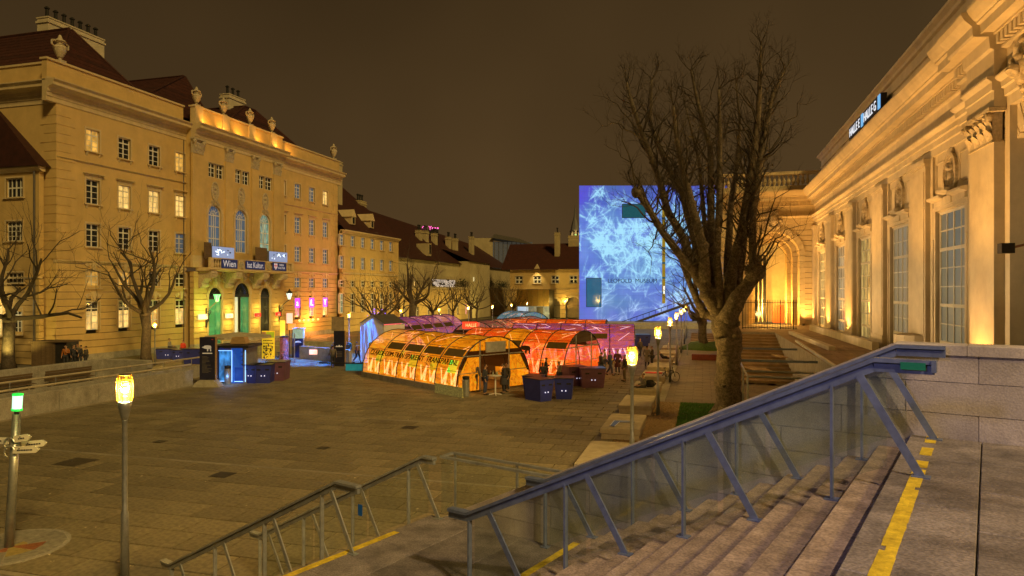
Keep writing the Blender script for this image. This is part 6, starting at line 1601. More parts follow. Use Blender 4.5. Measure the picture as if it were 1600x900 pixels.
limbs = [
 [(1132, 505, .0, 30), (1112, 468, -.2, 30), (1096, 436, -.3, 26), (1072, 410, -.4, 16), (1035, 362, -.6, 13), (1008, 318, -.8, 11), (996, 300, -.9, 12)],
 [(1100, 445, .2, 20), (1083, 415, .4, 18), (1070, 376, .5, 16), (1045, 334, .6, 14), (1030, 280, .7, 13), (1009, 225, .8, 11), (988, 165, .9, 8), (979, 129, 1, 4)],
 [(1106, 450, .8, 20), (1085, 370, 1, 18), (1068, 305, 1.2, 15), (1044, 262, 1.3, 12), (1016, 193, 1.5, 8), (1018, 125, 1.6, 4)],
 [(1102, 440, -.6, 22), (1098, 385, -.8, 18), (1080, 318, -.9, 15), (1067, 262, -1, 12), (1057, 218, -1.1, 9), (1052, 165, -1.2, 5)],
 [(1118, 465, .3, 20), (1112, 400, .4, 16), (1111, 330, .4, 14), (1110, 232, .5, 11), (1091, 165, .5, 7), (1080, 111, .6, 4)],
 [(1125, 480, -.4, 18), (1120, 400, -.6, 14), (1124, 320, -.8, 12), (1125, 218, -.9, 9), (1123, 140, -1, 4)],
 [(1138, 480, -.3, 24), (1144, 415, -.5, 18), (1160, 357, -.7, 18), (1172, 290, -.8, 17), (1178, 240, -.9, 14), (1185, 180, -1, 11), (1188, 110, -1.1, 7), (1189, 70, -1.2, 3)],
 [(1136, 500, -.6, 36), (1150, 470, -1.0, 30), (1168, 445, -1.2, 24), (1180, 428, -1.4, 24), (1176, 400, -1.2, 14), (1176, 340, -1.1, 13), (1184, 280, -1, 13), (1192, 220, -.9, 11), (1208, 147, -.8, 7), (1226, 110, -.7, 3)],
 [(1136, 470, .8, 20), (1137, 400, 1, 14), (1142, 318, 1.2, 12), (1152, 262, 1.3, 9), (1156, 190, 1.4, 5), (1150, 130, 1.5, 3)],
 [(1130, 500, .9, 22), (1100, 490, 1.4, 16), (1080, 448, 1.8, 12), (1062, 400, 2.0, 8), (1040, 372, 2.2, 4)],
 [(1148, 470, 1.0, 16), (1160, 400, 1.4, 12), (1168, 320, 1.7, 10), (1178, 230, 2, 7), (1200, 160, 2.2, 3)],
 [(1110, 430, 1.4, 12), (1100, 340, 1.8, 9), (1092, 250, 2.2, 7), (1072, 170, 2.4, 3)],
]
for li, lm in enumerate(limbs):
    b = MB(); P3, R3 = ptube(b, lm, 10)
    for q in range(3):
        i = rnd.randint(2, len(P3)-3); b.blob(P3[i], R3[i]*1.25, q+li, 7, 5)
    if li == 0: b.blob(P3[-1], R3[-1]*1.5, 3, 8, 6)
    if li == 7: b.blob(tp(1180, 424, -1.4), .45, 8, 9, 7, sq=(1, 1, .9))
    b.build('limb', BARK, big, smooth=True)
    tw = MB()
    for i in range(6, len(P3)-1):
        n_ = 1 if i < len(P3)*.35 else 2
        for k in range(n_):
            d = Vector((rnd.gauss(0, .5), rnd.gauss(0, .5), rnd.uniform(.5, 1.2)))
            grow(tw, P3[i], d, rnd.uniform(1.1, 2.6)*(.6 if i > len(P3)*.75 else 1), min(.05, R3[i]*.3), 2, rnd, up=.22, spread=.75, kids=(3, 4), nseg=5, wob=.24)
    tip = P3[-1]
    for k in range(3): grow(tw, tip, Vector((rnd.gauss(0, .5), rnd.gauss(0, .5), 1)), rnd.uniform(.6, 1.2), .03, 2, rnd, kids=(3, 5))
    tw.build('twigs', TWIG, big, kind='stuff')
# long wandering shoots
sh = MB()
for (a, b_) in (((996, 302), (960, 180)), ((1012, 240), (935, 150)), ((1009, 225), (930, 205)), ((1180, 424), (1262, 350)), ((1020, 330), (945, 225)), ((1178, 418), (1240, 280)), ((1035, 362), (1010, 430)), ((1185, 280), (1270, 150)), ((1165, 300), (1245, 215))):
    pts = []; rs = []
    for j in range(9):
        t = j/8; pts.append(tp(a[0]+(b_[0]-a[0])*t+rnd.gauss(0, 5)*t, a[1]+(b_[1]-a[1])*t-22*sin(t*pi)+rnd.gauss(0, 4), -.8)); rs.append(.05*(1-t)+.008)
    sh.tube(pts, rs, 4)
    for j in range(2, 8): grow(sh, pts[j], Vector((rnd.gauss(0, .6), rnd.gauss(0, .6), .8)), rnd.uniform(.5, 1.3), .012, 1, rnd)
sh.build('shoots', TWIG, big, kind='stuff')
lv = MB()
for i in range(70):
    c = tp(rnd.uniform(1060, 1215), rnd.uniform(180, 300), rnd.uniform(-1, 2)); u_ = Vector((rnd.uniform(-1, 1), rnd.uniform(-1, 1), rnd.uniform(-1, 1)))*.09; w_ = Vector((rnd.uniform(-1, 1), rnd.uniform(-1, 1), rnd.uniform(-1, 1)))*.09
    lv.add([c, c+u_, c+u_+w_, c+w_], [(0, 1, 2, 3)])
lv.build('last_leaves', mat('yellow_leaves', (.35, .24, .04), .7, isl=.4), big, kind='stuff')

# smaller court trees: pollarded head on a stout trunk
def court_tree(name, label, loc, hgt, tr, seed, lean=(0, 0), spread=.85, depth=4, head=.38, nl=6, m=TWIG, group=None, sc=1.0):
    r_ = random.Random(seed); t = thing(name, label, 'tree', loc, r_.uniform(0, 6), group)
    b = MB(); hz = hgt*head; top_ = Vector((lean[0]*hz, lean[1]*hz, hz))
    pts = [Vector((0, 0, -.1))]+[Vector((lean[0]*hz*q+r_.gauss(0, .05*tr/.3), lean[1]*hz*q+r_.gauss(0, .05), hz*q)) for q in (.15, .4, .7, 1)]
    b.tube(pts, [tr*1.35, tr*1.05, tr*.95, tr*.9, tr*1.05], 10); b.blob(pts[-1], tr*1.15, seed, 8, 6); b.build('trunk', BARKD, t, smooth=True)
    c_ = MB()
    for k in range(nl):
        a = 2*pi*k/nl+r_.uniform(-.3, .3); el = r_.uniform(.25, 1.3)
        d = Vector((cos(a)*cos(el), sin(a)*cos(el), sin(el)))
        grow(c_, pts[-1], d, (hgt-hz)*r_.uniform(.6, .85), tr*.5, depth-1, r_, up=.22, spread=spread*.7, kids=(3, 4), nseg=5, wob=.2)
    c_.build('crown', m, t, kind='stuff')
    return t
lt_ = P(14, 577); court_tree('bare_tree', 'bare tree with crooked branches at the left edge before the side wing', lt_, 11.5, .42, 3, depth=4, head=.33, nl=6)
rt = P(228, 566); court_tree('bare_tree', 'round headed bare tree before the palace windows with a pale trunk', rt, 11.0, .40, 9, depth=4, head=.36, nl=8)
court_tree('bare_tree', 'tallest bare tree in the row before the long dark roof', Pd(648, 88), 10.6, .5, 5, lean=(.1, .05), depth=4, head=.4, nl=6)
pr_ = []
labs = ['far bare tree furthest left in the row with violet lights behind', 'far bare tree second from the left in the row', 'far slim bare tree just left of the tallest one', 'far bare tree right of the tallest one', 'far bare tree in the middle of the row', 'far bare tree right of the middle one', 'far bare tree before the podium wing window', 'far bare tree before the lit white gate', 'far bare tree at the right end of the row']
for i, (px_, d, h_) in enumerate(((583, 78, 8.2), (602, 84, 8.0), (628, 92, 8), (676, 96, 8.5), (708, 102, 8), (736, 108, 8.6), (745, 116, 8), (790, 120, 8.4), (801, 130, 7.5))):
    loc = Pd(px_, d)
    if i < 3: pr_.append(court_tree('small_bare_tree', labs[i], loc, h_, .2, 30+i, depth=3, nl=8, head=.34, group='row of bare trees along the far left of the court'))
    else: dup(pr_[i % 3], loc, rz=i*1.3, label=labs[i], scale=h_/8.1)
# tree before the museum, on a small green mound
court_tree('mound_tree', 'bare tree on a grassy mound before the museum cube', Pd(1098, 70), 9.5, .45, 44, depth=3, nl=7, head=.3)
b = MB(); q = Pd(1098, 70); b.blob((0, 0, -.6), 3.2, 2, 14, 8, sq=(1, 1, .38)); tag(b.build('grass_mound', mat('mound_grass', (.05, .09, .015), .95, var=.4, scale=6, bump=.8), None, smooth=True, loc=q), 'small grassy mound round a tree before the museum', 'mound')
VL = emat('violet_string_lights', (.25, .12, 1), 1.2); q = Pd(587, 80, 3.2); b = MB(); r_ = random.Random(2)
for k in range(26): b.blob((r_.uniform(-1.1, 1.1), r_.uniform(-.3, .3), r_.uniform(-.6, .6)), .07, k, 5, 3)
tag(b.build('violet_fairy_lights', VL, None, loc=q, kind='stuff'), 'cluster of violet fairy lights in the leftmost far tree', 'lights')
# =================================================================== LAMPS
LG = glass('lantern_glass', (1, .86, .50), .06)
def mk_lamp(label, loc, hgt=4.18, s=1.0, energy=160, group='amber lantern posts'):
    t = thing('lamp_post', label, 'lamp', loc, 0, group); z0 = hgt-.55
    MB().lathe(0, 0, [(.085, 0), (.075, 1.4), (.055, 1.45), (.05, z0-.38), (.055, z0-.36)], 10).build('pole', METAL, t, smooth=True)
    MB().lathe(0, 0, [(.055, z0-.36), (.075, z0-.30), (.12, z0-.1), (.135, z0), (.12, z0+.005)], 14).build('socket', METAL, t, smooth=True)
    n = 12; prof = [(.125, z0+.01), (.148, z0+.12), (.155, z0+.27), (.145, z0+.42), (.115, z0+.54)]
    MB().lathe(0, 0, prof, 16, cap=False).build('lantern_glass', LG, t, smooth=True)
    c = MB()
    for k in range(6): a = k*pi/3; c.tube([(r*1.02*cos(a), r*1.02*sin(a), z) for r, z in prof], .008, 4)
    for z in (z0+.03, z0+.42, z0+.53):
        r = .13 if z < z0+.1 else .146 if z < z0+.5 else .117; c.lathe(0, 0, [(r, z), (r+.008, z+.006), (r, z+.012)], 14, cap=False)
    c.build('cage', emat('amber_cage', (.6, .33, .03), .35), t)
    MB().lathe(0, 0, [(.115, z0+.54), (.10, z0+.56), (.0, z0+.565)], 14).build('lid', DARKM, t)
    MB().blob((0, 0, z0+.22), .06, 1, 10, 8).build('bulb', emat('lamp_bulb', (1, .93, .75), 14), t)
    r_ = MB(); r_.lathe(0, 0, [(.045, z0+.03), (.05, z0+.10), (.035, z0+.13)], 10).lathe(0, 0, [(.06, z0+.34), (.085, z0+.37), (.085, z0+.38), (.05, z0+.40)], 12)
    r_.build('reflector', emat('lamp_reflector', (1, .75, .25), 2.2), t)
    l = lamp('lantern_light', 'POINT', (0, 0, z0+.24), energy, (1, .70, .24), size=.1, parent=t)
    return t
LN = thing
lp0 = mk_lamp('amber lantern on a grey post rising from below the lower stairs', (-11.2, 11.1, 0), energy=650)
labs = ['nearest amber lantern of the row beside the stone blocks', 'second amber lantern of the row with the bicycle behind it', 'third amber lantern of the row beside the stone blocks', 'fourth amber lantern of the row beside the stone blocks', 'fifth amber lantern of the row towards the museum', 'sixth amber lantern of the row towards the museum', 'last amber lantern of the row before the museum']
for y, lb_ in zip((20.9, 33, 45, 56, 67, 78, 89), labs):
    dup(lp0, (-2.1, y, 0), label=lb_)
for (px_, d), lb_ in zip(((626.4, 63.6+12), (686, 80), (732, 88), (769.6, 96), (799, 108), (823.4, 118), (884, 150)), ['first small lantern by the far trees', 'small far lantern below the pierced screen', 'small far lantern in the middle of the tree row', 'small far lantern left of the brass pavilion', 'small far lantern at the corner of the podium wing', 'small far lantern before the brass pavilion', 'small far lantern by the arched gateways']):
    o = dup(lp0, Pd(px_, d), label=lb_, scale=.95)
for px_, d, hh, lb_ in ((242, 54, .82, 'slim lantern post in front of the round headed tree'), (545.5, 62, .95, 'dark lantern post by the corner of the court wing'), (1130, 98, .9, 'lantern post beside the museum lawn')):
    dup(lp0, Pd(px_, d), label=lb_, scale=hh)
# =================================================================== SIGNPOST WITH GREEN LANTERN
B0 = P(14, 856); sp = thing('signpost', 'leaning grey signpost with a green lantern and four white direction arms', 'signpost', B0, YAW)
lean = MB().lathe(0, 0, [(.10, 0), (.085, 3.05)], 12)
TL = Matrix.Rotation(R(3.3), 4, 'Y')
lean.mul(TL).build('pole', METAL, sp, smooth=True)
for nm, mb, m in (('collar', MB().lathe(0, 0, [(.05, 3.05), (.05, 3.12), (.08, 3.13)], 10), DARKM), ('lantern_glass', MB().lathe(0, 0, [(.095, 3.13), (.10, 3.48), (.08, 3.5)], 12), emat('green_lantern', (.45, 1, .62), 1.5)), ('lantern_cap', MB().lathe(0, 0, [(.11, 3.48), (.11, 3.52), (.0, 3.54)], 12), emat('green_rim', (.02, .7, .08), .9))):
    mb.mul(TL).build(nm, m, sp)
MB().lathe(0, 0, [(.105, 3.13), (.112, 3.14), (.112, 3.17), (.105, 3.18)], 12).mul(TL).build('lantern_ring', emat('green_rim', (.02, .7, .08), .9), sp)
lamp('green_light', 'POINT', (.22, -.0, 3.35), 22, (.1, 1, .25), size=.1, parent=sp)
ARMM = mat('white_sign_plate', (.62, .60, .52), .5, var=.06, bump=0); INK = mat('sign_ink', (.05, .05, .06), .6, bump=0)
def arm(x0, x1, z, tilt, label, ya=-.12):
    b = MB(); s_ = 1 if x1 > x0 else -1
    b.prism([(x0, z-.075), (x1-s_*.09, z-.075), (x1, z), (x1-s_*.09, z+.075), (x0, z+.075)], ya-.02, ya+.02); 
    st = len(b.v); b.mul(Matrix.Translation((x0, 0, z)) @ Matrix.Rotation(tilt, 4, 'Y') @ Matrix.Translation((-x0, 0, -z)))
    a = b.build('sign_arm', ARMM, sp)
    c = MB(); L_ = abs(x1-x0); r_ = random.Random(int(z*100)); x = min(x0, x1)+.1
    while x < max(x0, x1)-.16: w_ = r_.uniform(.02, .05); c.box(x, x+w_, ya-.026, ya-.021, z-.02, z+.012); x += w_+.012
    c.blob((min(x0, x1)+.15, ya-.024, z+.035), .016, 2, 5, 3)
    c.mul(Matrix.Translation((x0, 0, z)) @ Matrix.Rotation(tilt, 4, 'Y') @ Matrix.Translation((-x0, 0, -z))).build('print', INK, a, kind='stuff')
arm(.21, .60, 2.50, R(-9), ''); arm(.20, .80, 2.26, R(-2), '', -.14); arm(.06, -.55, 2.46, R(2), '', -.1)
arm(.20, .78, 2.31, R(-6), '', .14)
for q in (0, .18):
    MB().tube([(.13+.12*cos(a), -.16, 2.22+q+.14*sin(a)) for a in [j/8*1.2*pi+.4 for j in range(9)]], .018, 6).build('clamp', METAL, sp)
disc = thing('compass_plate', 'round paved disc with orange and yellow wedges under the signpost', 'plate', B0, 0)
rr_ = [0, .36, .72, 1.12]
WED = [mat('wedge_orange', (.28, .10, .04), .7, var=.3, scale=9), mat('wedge_yellow', (.34, .26, .08), .7, var=.3, scale=9), CONC, mat('wedge_grey', (.24, .22, .18), .8, var=.3, scale=9)]
for i in range(8):
    for j in range(3):
        a0 = i*pi/4+.02; a1 = (i+1)*pi/4-.02; r0, r1 = rr_[j]+.01, rr_[j+1]-.01; m = WED[i % 2] if (j < 2 and i in (0, 1, 6, 7)) and not (j == 1 and i in (1, 6)) else WED[3]
        MB().prism([(r*cos(a), r*sin(a)) for r, a in ((r0, a0), (r1, a0), (r1, (a0+a1)/2), (r1, a1), (r0, a1))], -.02, .028, 'z').build('wedge_stone', m, disc)
MB().lathe(0, 0, [(1.2, -.02), (1.2, .022), (1.12, .022)], 32).build('rim', CONC, disc)
mh = P(118, 722); o = MB().box(-.5, .5, -.5, .5, -.03, .006).box(-.42, .42, -.42, .42, .006, .012).build('drain_cover', mat('drain_cover', (.07, .055, .035), .7), None, loc=mh); tag(o, 'square dark drain cover in the court paving at left', 'cover')
# =================================================================== STONE SEAT BLOCKS
SBL = mat('seat_stone', (.44, .37, .26), .85, var=.2, scale=2.5, bump=.5, bscale=35, isl=.08, stain=.5)
bl_lab = ['nearest pale stone seat block, half hidden by the handrail', 'stone seat block with a bent blue panel lying on it', 'third stone seat block from the stairs, empty', 'stone seat block where a person with a dark bag sits', 'fifth stone seat block, next to the bicycle', 'sixth stone seat block with a violet patch of light', 'seventh stone seat block with a person lying back on it', 'eighth stone seat block from the stairs', 'ninth stone seat block from the stairs']
sb0 = None
for k, lb_ in enumerate(bl_lab):
    y = 21.35+5.7*k
    if sb0 is None:
        sb0 = thing('stone_block', lb_, 'seat', (-3.17, y, 0), 0, 'stone seat blocks in a row along the lamps')
        MB().cbox(-.74, .74, 0, 3.25, 0, .215, .02).build('base', SBL, sb0); MB().cbox(-.78, .78, -.05, 3.3, .22, .44, .04).build('lid', SBL, sb0)
    else: dup(sb0, (-3.17+rn.uniform(-.03, .03), y, 0), label=lb_)
q = Vector((-3.3, 28.2, .445)); o = MB().prism([(-.35, -.8), (-.15, -.85), (-.05, .1), (.55, .25), (.5, .5), (-.3, .4)], 0, .02, 'z').build('bent_panel', mat('blue_panel_sheet', (.05, .09, .16), .4), None, loc=q); tag(o, 'bent dark blue sheet lying on a stone seat block', 'sheet')
b = MB()
for (x0, y0, x1, y1) in ((-.33, -.8, -.30, .38), (-.13, -.82, -.05, .12), (-.05, .12, .53, .27), (-.28, .38, .5, .47)): b.bar((x0, y0, .023), (x1, y1, .023), .03, .006)
b.build('white_edge', WHITE, o)
# =================================================================== ANGULAR NAVY COUNTERS
CN = mat('navy_counter', (.035, .045, .30), .45, var=.15, bump=.05, isl=.1); CP = mat('aubergine_counter', (.16, .07, .12), .45, var=.2, bump=.05, isl=.1)
def counter(px, py, w_, dp, h, rz, m, label, bolt=True):
    t = thing('angular_counter', label, 'counter', P(px, py), YAW+R(rz), 'angular counters standing in the court')
    b = MB(); e = .12
    b.add([(-w_/2+e, 0, 0), (w_/2-e, 0, 0), (w_/2-e*.6, dp, 0), (-w_/2+e*.6, dp, 0), (-w_/2, -.10, h), (w_/2, -.10, h), (w_/2, dp, h), (-w_/2, dp, h)], [(0,3,2,1),(4,5,6,7),(0,1,5,4),(1,2,6,5),(2,3,7,6),(3,0,4,7)]); b.build('body', m, t)
    MB().cbox(-w_/2-.03, w_/2+.03, -.13, dp+.02, h+.003, h+.045, .01).build('top', mat('counter_top', (.035, .035, .06), .3), t)
    for q in (-.25, .25):
        MB().box(q*w_-.12, q*w_+.12, -.085, -.07, h*.72, h*.80).build('hand_hole', DARKM, t)
    if bolt:
        for q in (-.1, .1): MB().blob((q, -.07, h*.42), .035, 1, 6, 4).build('bolt', emat('bolt_light', (.8, .8, 1), .9), t)
    return t
for a in ((829, 620, .95, 1.0, 1.12, -25, CN, 'navy counter piece at the left of the front group', False), (853, 627, 1.0, 1.2, 1.15, 38, CN, 'navy counter piece with an angled face in the front group'), (881, 624, 1.05, 1.0, 1.12, -6, CN, 'navy counter piece with two bright bolts at the right of the front group'),
          (903, 603, 1.3, 1.2, 1.15, 20, CP, 'dark purple counter behind the front group'), (927, 606, 1.5, 1.1, 1.15, 2, CP, 'wide dark purple counter beside the tunnel entrance'),
          (391, 599, 1.0, 1.2, 1.15, -14, CN, 'navy counter piece left of the seated head by the blue kiosk'), (411, 599, 1.05, 1.2, 1.15, 8, CN, 'navy counter piece right of the blue kiosk'), (431, 595, 1.2, 1.4, 1.2, 4, CP, 'brown purple counter at the right end of the kiosk group'),
          (304, 569, 1.9, 1.2, 1.2, 0, CN, 'navy counter near the palace corner beside the red jacket'), (261, 561, 1.9, 1.0, .85, 6, CN, 'low navy counter beyond the round headed tree'), (278, 563, 1.2, 1.0, .85, -6, CN, 'second low navy counter behind the person in red'), (1004, 541, 1.7, 1.3, 1.2, 0, CN, 'dark navy counter behind the pink tunnel', False)):
    counter(*a)
def bin_(px, py, label, h=1.0):
    t = thing('litter_bin', label, 'bin', P(px, py), 0, 'round steel litter bins')
    MB().lathe(0, 0, [(.20, 0), (.21, .03), (.21, h*.84), (.20, h*.85)], 14).build('body', METAL, t, smooth=False)
    MB().lathe(0, 0, [(.19, h*.85), (.19, h*.93), (.21, h*.94), (.20, h), (.05, h*1.03)], 14).build('hood', DARKM, t)
bin_(728, 619, 'grey round litter bin at the corner of the front orange tunnel', 1.1); bin_(356, 600, 'round litter bin between the kiosk and the navy counters', 1.15); bin_(1166, 560, 'small litter bin', 1) if False else None
# bar table with bottles in front of the tunnel
bt = thing('bar_table', 'white bar table with bottles between two people at the tunnel mouth', 'table', P(774, 617), 0)
MB().lathe(0, 0, [(.34, 1.07), (.36, 1.09), (.34, 1.11)], 16).build('top', WHITE, bt); MB().lathe(0, 0, [(.05, .06), (.04, 1.07)], 8).build('stem', WHITE, bt)
for k in range(4): a = k*pi/2+.4; MB().bar((0, 0, .09), (.36*cos(a), .36*sin(a), .02), .05, .04).build('foot', WHITE, bt)
for k, (x, y) in enumerate(((-.12, -.05), (.1, .05), (.0, .15))):
    o = MB().lathe(0, 0, [(.035, 0), (.035, .15), (.012, .2), (.012, .27)], 8).build('bottle', mat('glass_bottle', (.4, .42, .3), .1), None, loc=bt.location+Vector((x, y, 1.112))); tag(o, ['leftmost small bottle on the white bar table', 'rightmost small bottle on the white bar table', 'middle small bottle at the back of the white bar table'][k], 'bottle', 'bottles on the bar table')
# =================================================================== KIOSK, TOTEMS, PARASOL, BANNERS
kd = P(358, 596); ki = thing('kiosk', 'small blue glowing bar kiosk with a dark flat roof', 'kiosk', P(338, 599), YAW)
BLG = emat('blue_kiosk_light', (.06, .28, .85), .75)
kc = litpane('kiosk_front', (.05, .32, .85), .8, dark=.25, scale=1.4)
MB().box(0, .15, 0, 1.9, 0, 2.25).build('side_panel', NAVY, ki); MB().box(.15, .95, .1, .18, .1, 2.05).build('glowing_front', kc, ki)
MB().box(.95, 1.15, 0, 1.9, 0, 2.25).build('post_panel', mat('blue_panel_bright', (.03, .12, .5), .4, emis=(.02, .1, .5), es=.5), ki); MB().box(1.15, 1.85, .05, .15, 0, 1.0).build('counter_front', mat('kiosk_blue', (.01, .04, .22), .4, emis=(.01, .05, .4), es=.35), ki)
MB().box(1.2, 1.7, 1.2, 1.3, 1.0, 2.2).build('shelf_back', mat('shelf_back', (.08, .09, .05), .6), ki)
for k in range(4): MB().box(1.2, 1.65, .9, 1.2, 1.1+k*.26, 1.13+k*.26).build('shelf', WOODL, ki)
MB().box(1.72, 1.9, 0, 1.9, 0, 2.25).build('side_panel', mat('kiosk_grey', (.22, .22, .22), .5), ki)
MB().box(-.25, 2.15, -.3, 2.1, 2.26, 2.42).build('roof', DARKM, ki)
s_ = MB(); s_.box(.02, .06, -.03, -.005, .1, 2.1); 
for x in (.97, 1.83): MB().box(x, x+.04, -.03, -.004, .1, 2.1).build('light_strip', emat('blue_white_strip', (.25, .5, 1), 1.8), ki)
for z_, xa, xb in ((.12, .15, .95), (2.06, .15, .95), (.1, 1.15, 1.7)): MB().box(xa, xb, -.03, -.004, z_, z_+.04).build('light_strip', emat('blue_white_strip', (.25, .5, 1), 1.8), ki)
lamp('kiosk_light', 'POINT', (.9, -.5, .5), 30, (.15, .4, 1), size=.2, parent=ki); lamp('kiosk_light', 'POINT', (.55, .9, 1.6), 18, (.1, .4, 1), size=.1, parent=ki)
o = MB().prism([(0, 0), (1.05, 0), (.9, .42), (.15, .42)], 0, .7).build('wooden_hood', WOODL, None, loc=P(359, 596)+Vector((0, 0, 2.44)), rz=YAW); tag(o, 'brown wooden hood standing on the kiosk roof', 'hood')
def totem(px, py, w_, h, label, base=True, m=None, z0=.0):
    t = thing('totem_sign', label, 'sign', P(px, py), YAW)
    if base:
        b = MB(); b.prism([(-w_*.85, 0), (w_*.85, 0), (w_*.72, .22), (w_*.45, .42), (-w_*.45, .42), (-w_*.72, .22)], -.35, .35); b.build('concrete_foot', mat('pale_foot', (.42, .38, .3), .8), t); z0 = .42
    MB().box(-w_/2, w_/2, -.09, .09, z0+.003, z0+h).build('panel', m or mat('black_blue_panel', (.018, .018, .045), .45, bump=.02), t)
    MB().box(w_/2, w_/2+.05, -.1, .1, z0+.003, z0+h+.01).build('edge', WOODL, t)
    return t, z0
t, z0 = totem(325, 604, .95, 2.62, 'tall black totem with a pale horned animal emblem on a concrete foot')
WP = mat('pale_print', (.55, .52, .45), .6, bump=0, emis=(.5, .45, .36), es=.25)
animal(t, Matrix.Translation((0, -.10, z0+1.95)), .33, WP)
text('lettering', 'wintercourt'[:0]+'MUSEUM', .15, WP, t, (0, -.095, z0+1.62), (pi/2, 0, 0), .003, sx_=1.2) if False else MB().box(-.3, .3, -.096, -.091, z0+1.60, z0+1.66).build('title_line', WP, t)
r_ = random.Random(3); b = MB()
for k in range(14): b.box(-.32, -.32+r_.uniform(.2, .6), -.096, -.091, z0+1.42-k*.075, z0+1.44-k*.075)
b.build('small_print', mat('dim_print', (.18, .16, .14), .6, bump=0), t, kind='stuff'); MB().box(.25, .36, -.096, -.091, z0+2.45, z0+2.5).build('red_mark', mat('red_mark', (.5, .02, .02), .5), t)
t, z0 = totem(530.5, 572, .85, 2.75, 'dark totem with a white mark at the edge of the blue light patch', base=False); MB().box(-.6, .35, -.09, .09, 2.76, 3.85).build('poster_board', mat('beige_board', (.32, .25, .16), .8, var=.3, scale=3), t)
MB().prism([(-.3, 1.5), (.3, 1.5), (.2, 1.62), (.1, 1.56), (0, 1.68), (-.1, 1.56), (-.2, 1.62)], -.1, -.092).build('crown_mark', WP, t); 
for k in range(4): MB().box(-.25, .22, -.097, -.091, 1.1-.12*k, 1.13-.12*k).build('print_line', mat('dim_print', (.18, .16, .14), .6, bump=0), t)
t, z0 = totem(466, 558, .9, 2.6, 'dark blue totem with white mark beside the red poster column', base=False); MB().prism([(-.3, 1.3), (.3, 1.3), (.2, 1.42), (0, 1.45), (-.2, 1.42)], -.1, -.092).build('crown_mark', WP, t)
c_ = thing('info_column', 'pale lit information column with a glass head on a thin post', 'column', P(460, 566), YAW); MB().lathe(0, 0, [(.06, 0), (.05, 2.4)], 8).build('post', METAL, c_); MB().box(-.2, .6, .2, .8, 1.95, 2.7).build('glass_head', mat('lit_head', (.3, .4, .35), .3, emis=(.4, .6, .45), es=.5, var=.7, scale=2), c_); MB().box(-.25, .65, .15, .85, 2.7, 2.8).build('cap', WHITE, c_)
yb = thing('yellow_banner', 'upright yellow banner with small black writing beside the parasol', 'banner', P(419, 580), YAW)
yz = zat(574-0, 6242/(574-455))
YD = 6242/(580-455); hb_ = (580-517)*YD/F
MB().box(-.46, .46, 0, .06, .9, hb_).build('cloth', mat('yellow_cloth', (.75, .48, .03), .6, var=.2, emis=(.8, .5, .02), es=.7), yb)  # cloth glows by itself so the banner looks brightly lit
MB().box(-.46, -.16, -.012, -.003, hb_-.5, hb_-.08).build('pink_square', mat('pink_square', (.7, .4, .25), .6), yb); MB().box(-.14, .45, -.012, -.003, hb_-.5, hb_-.08).build('lime_block', mat('lime_block', (.45, .55, .04), .6, emis=(.4, .5, .02), es=.3), yb)
r_ = random.Random(7); b = MB()
for k in range(4):
    x = -.36
    while x < .3: w_ = r_.uniform(.03, .09); b.box(x, x+w_, -.014, -.004, hb_-.75-k*.2, hb_-.66-k*.2); x += w_+.03
for k in range(38): b.bar((r_.uniform(-.42, .42), -.01, r_.uniform(.95, 1.9)), (r_.uniform(-.42, .42), -.01, r_.uniform(.95, 1.9)), .012, .02) if k % 3 == 0 else b.blob((r_.uniform(-.4, .4), -.008, r_.uniform(.95, 1.95)), r_.uniform(.03, .07), k, 5, 3, sq=(1, .1, 1))
b.build('writing', INK, yb, kind='stuff'); MB().tube([(-.48, .03, 0), (-.48, .03, hb_)], .02, 6).build('pole', METAL, yb)
MB().box(-.5, .9, -.9, -.3, 0, .55).build('plinth_block', SBL, yb)
ps_ = P(372, 585); pa_ = thing('parasol', 'wide flat beige parasol over the kiosk before the green doors', 'parasol', ps_, YAW); pz = zat(525, 6242/(585-455)); r1 = 2.35
n = 8
for k in range(n):
    a0 = 2*pi*k/n; a1 = 2*pi*(k+1)/n
    MB().add([(r1*cos(a0), r1*sin(a0), pz), (r1*cos(a1), r1*sin(a1), pz), (0, 0, pz+.28), (r1*cos(a0), r1*sin(a0), pz-.12), (r1*cos(a1), r1*sin(a1), pz-.12)], [(0, 1, 2), (0, 3, 4, 1)]).build('canopy_panel', mat('parasol_cloth', (.50, .43, .30), .8), pa_)
MB().tube([(0, 0, 0), (0, 0, pz+.5)], .035, 8).build('pole', METAL, pa_)
for k in range(n): a = 2*pi*k/n; MB().bar((0, 0, pz-.25), (r1*.6*cos(a), r1*.6*sin(a), pz+.1), .025).build('rib', WOODD, pa_)
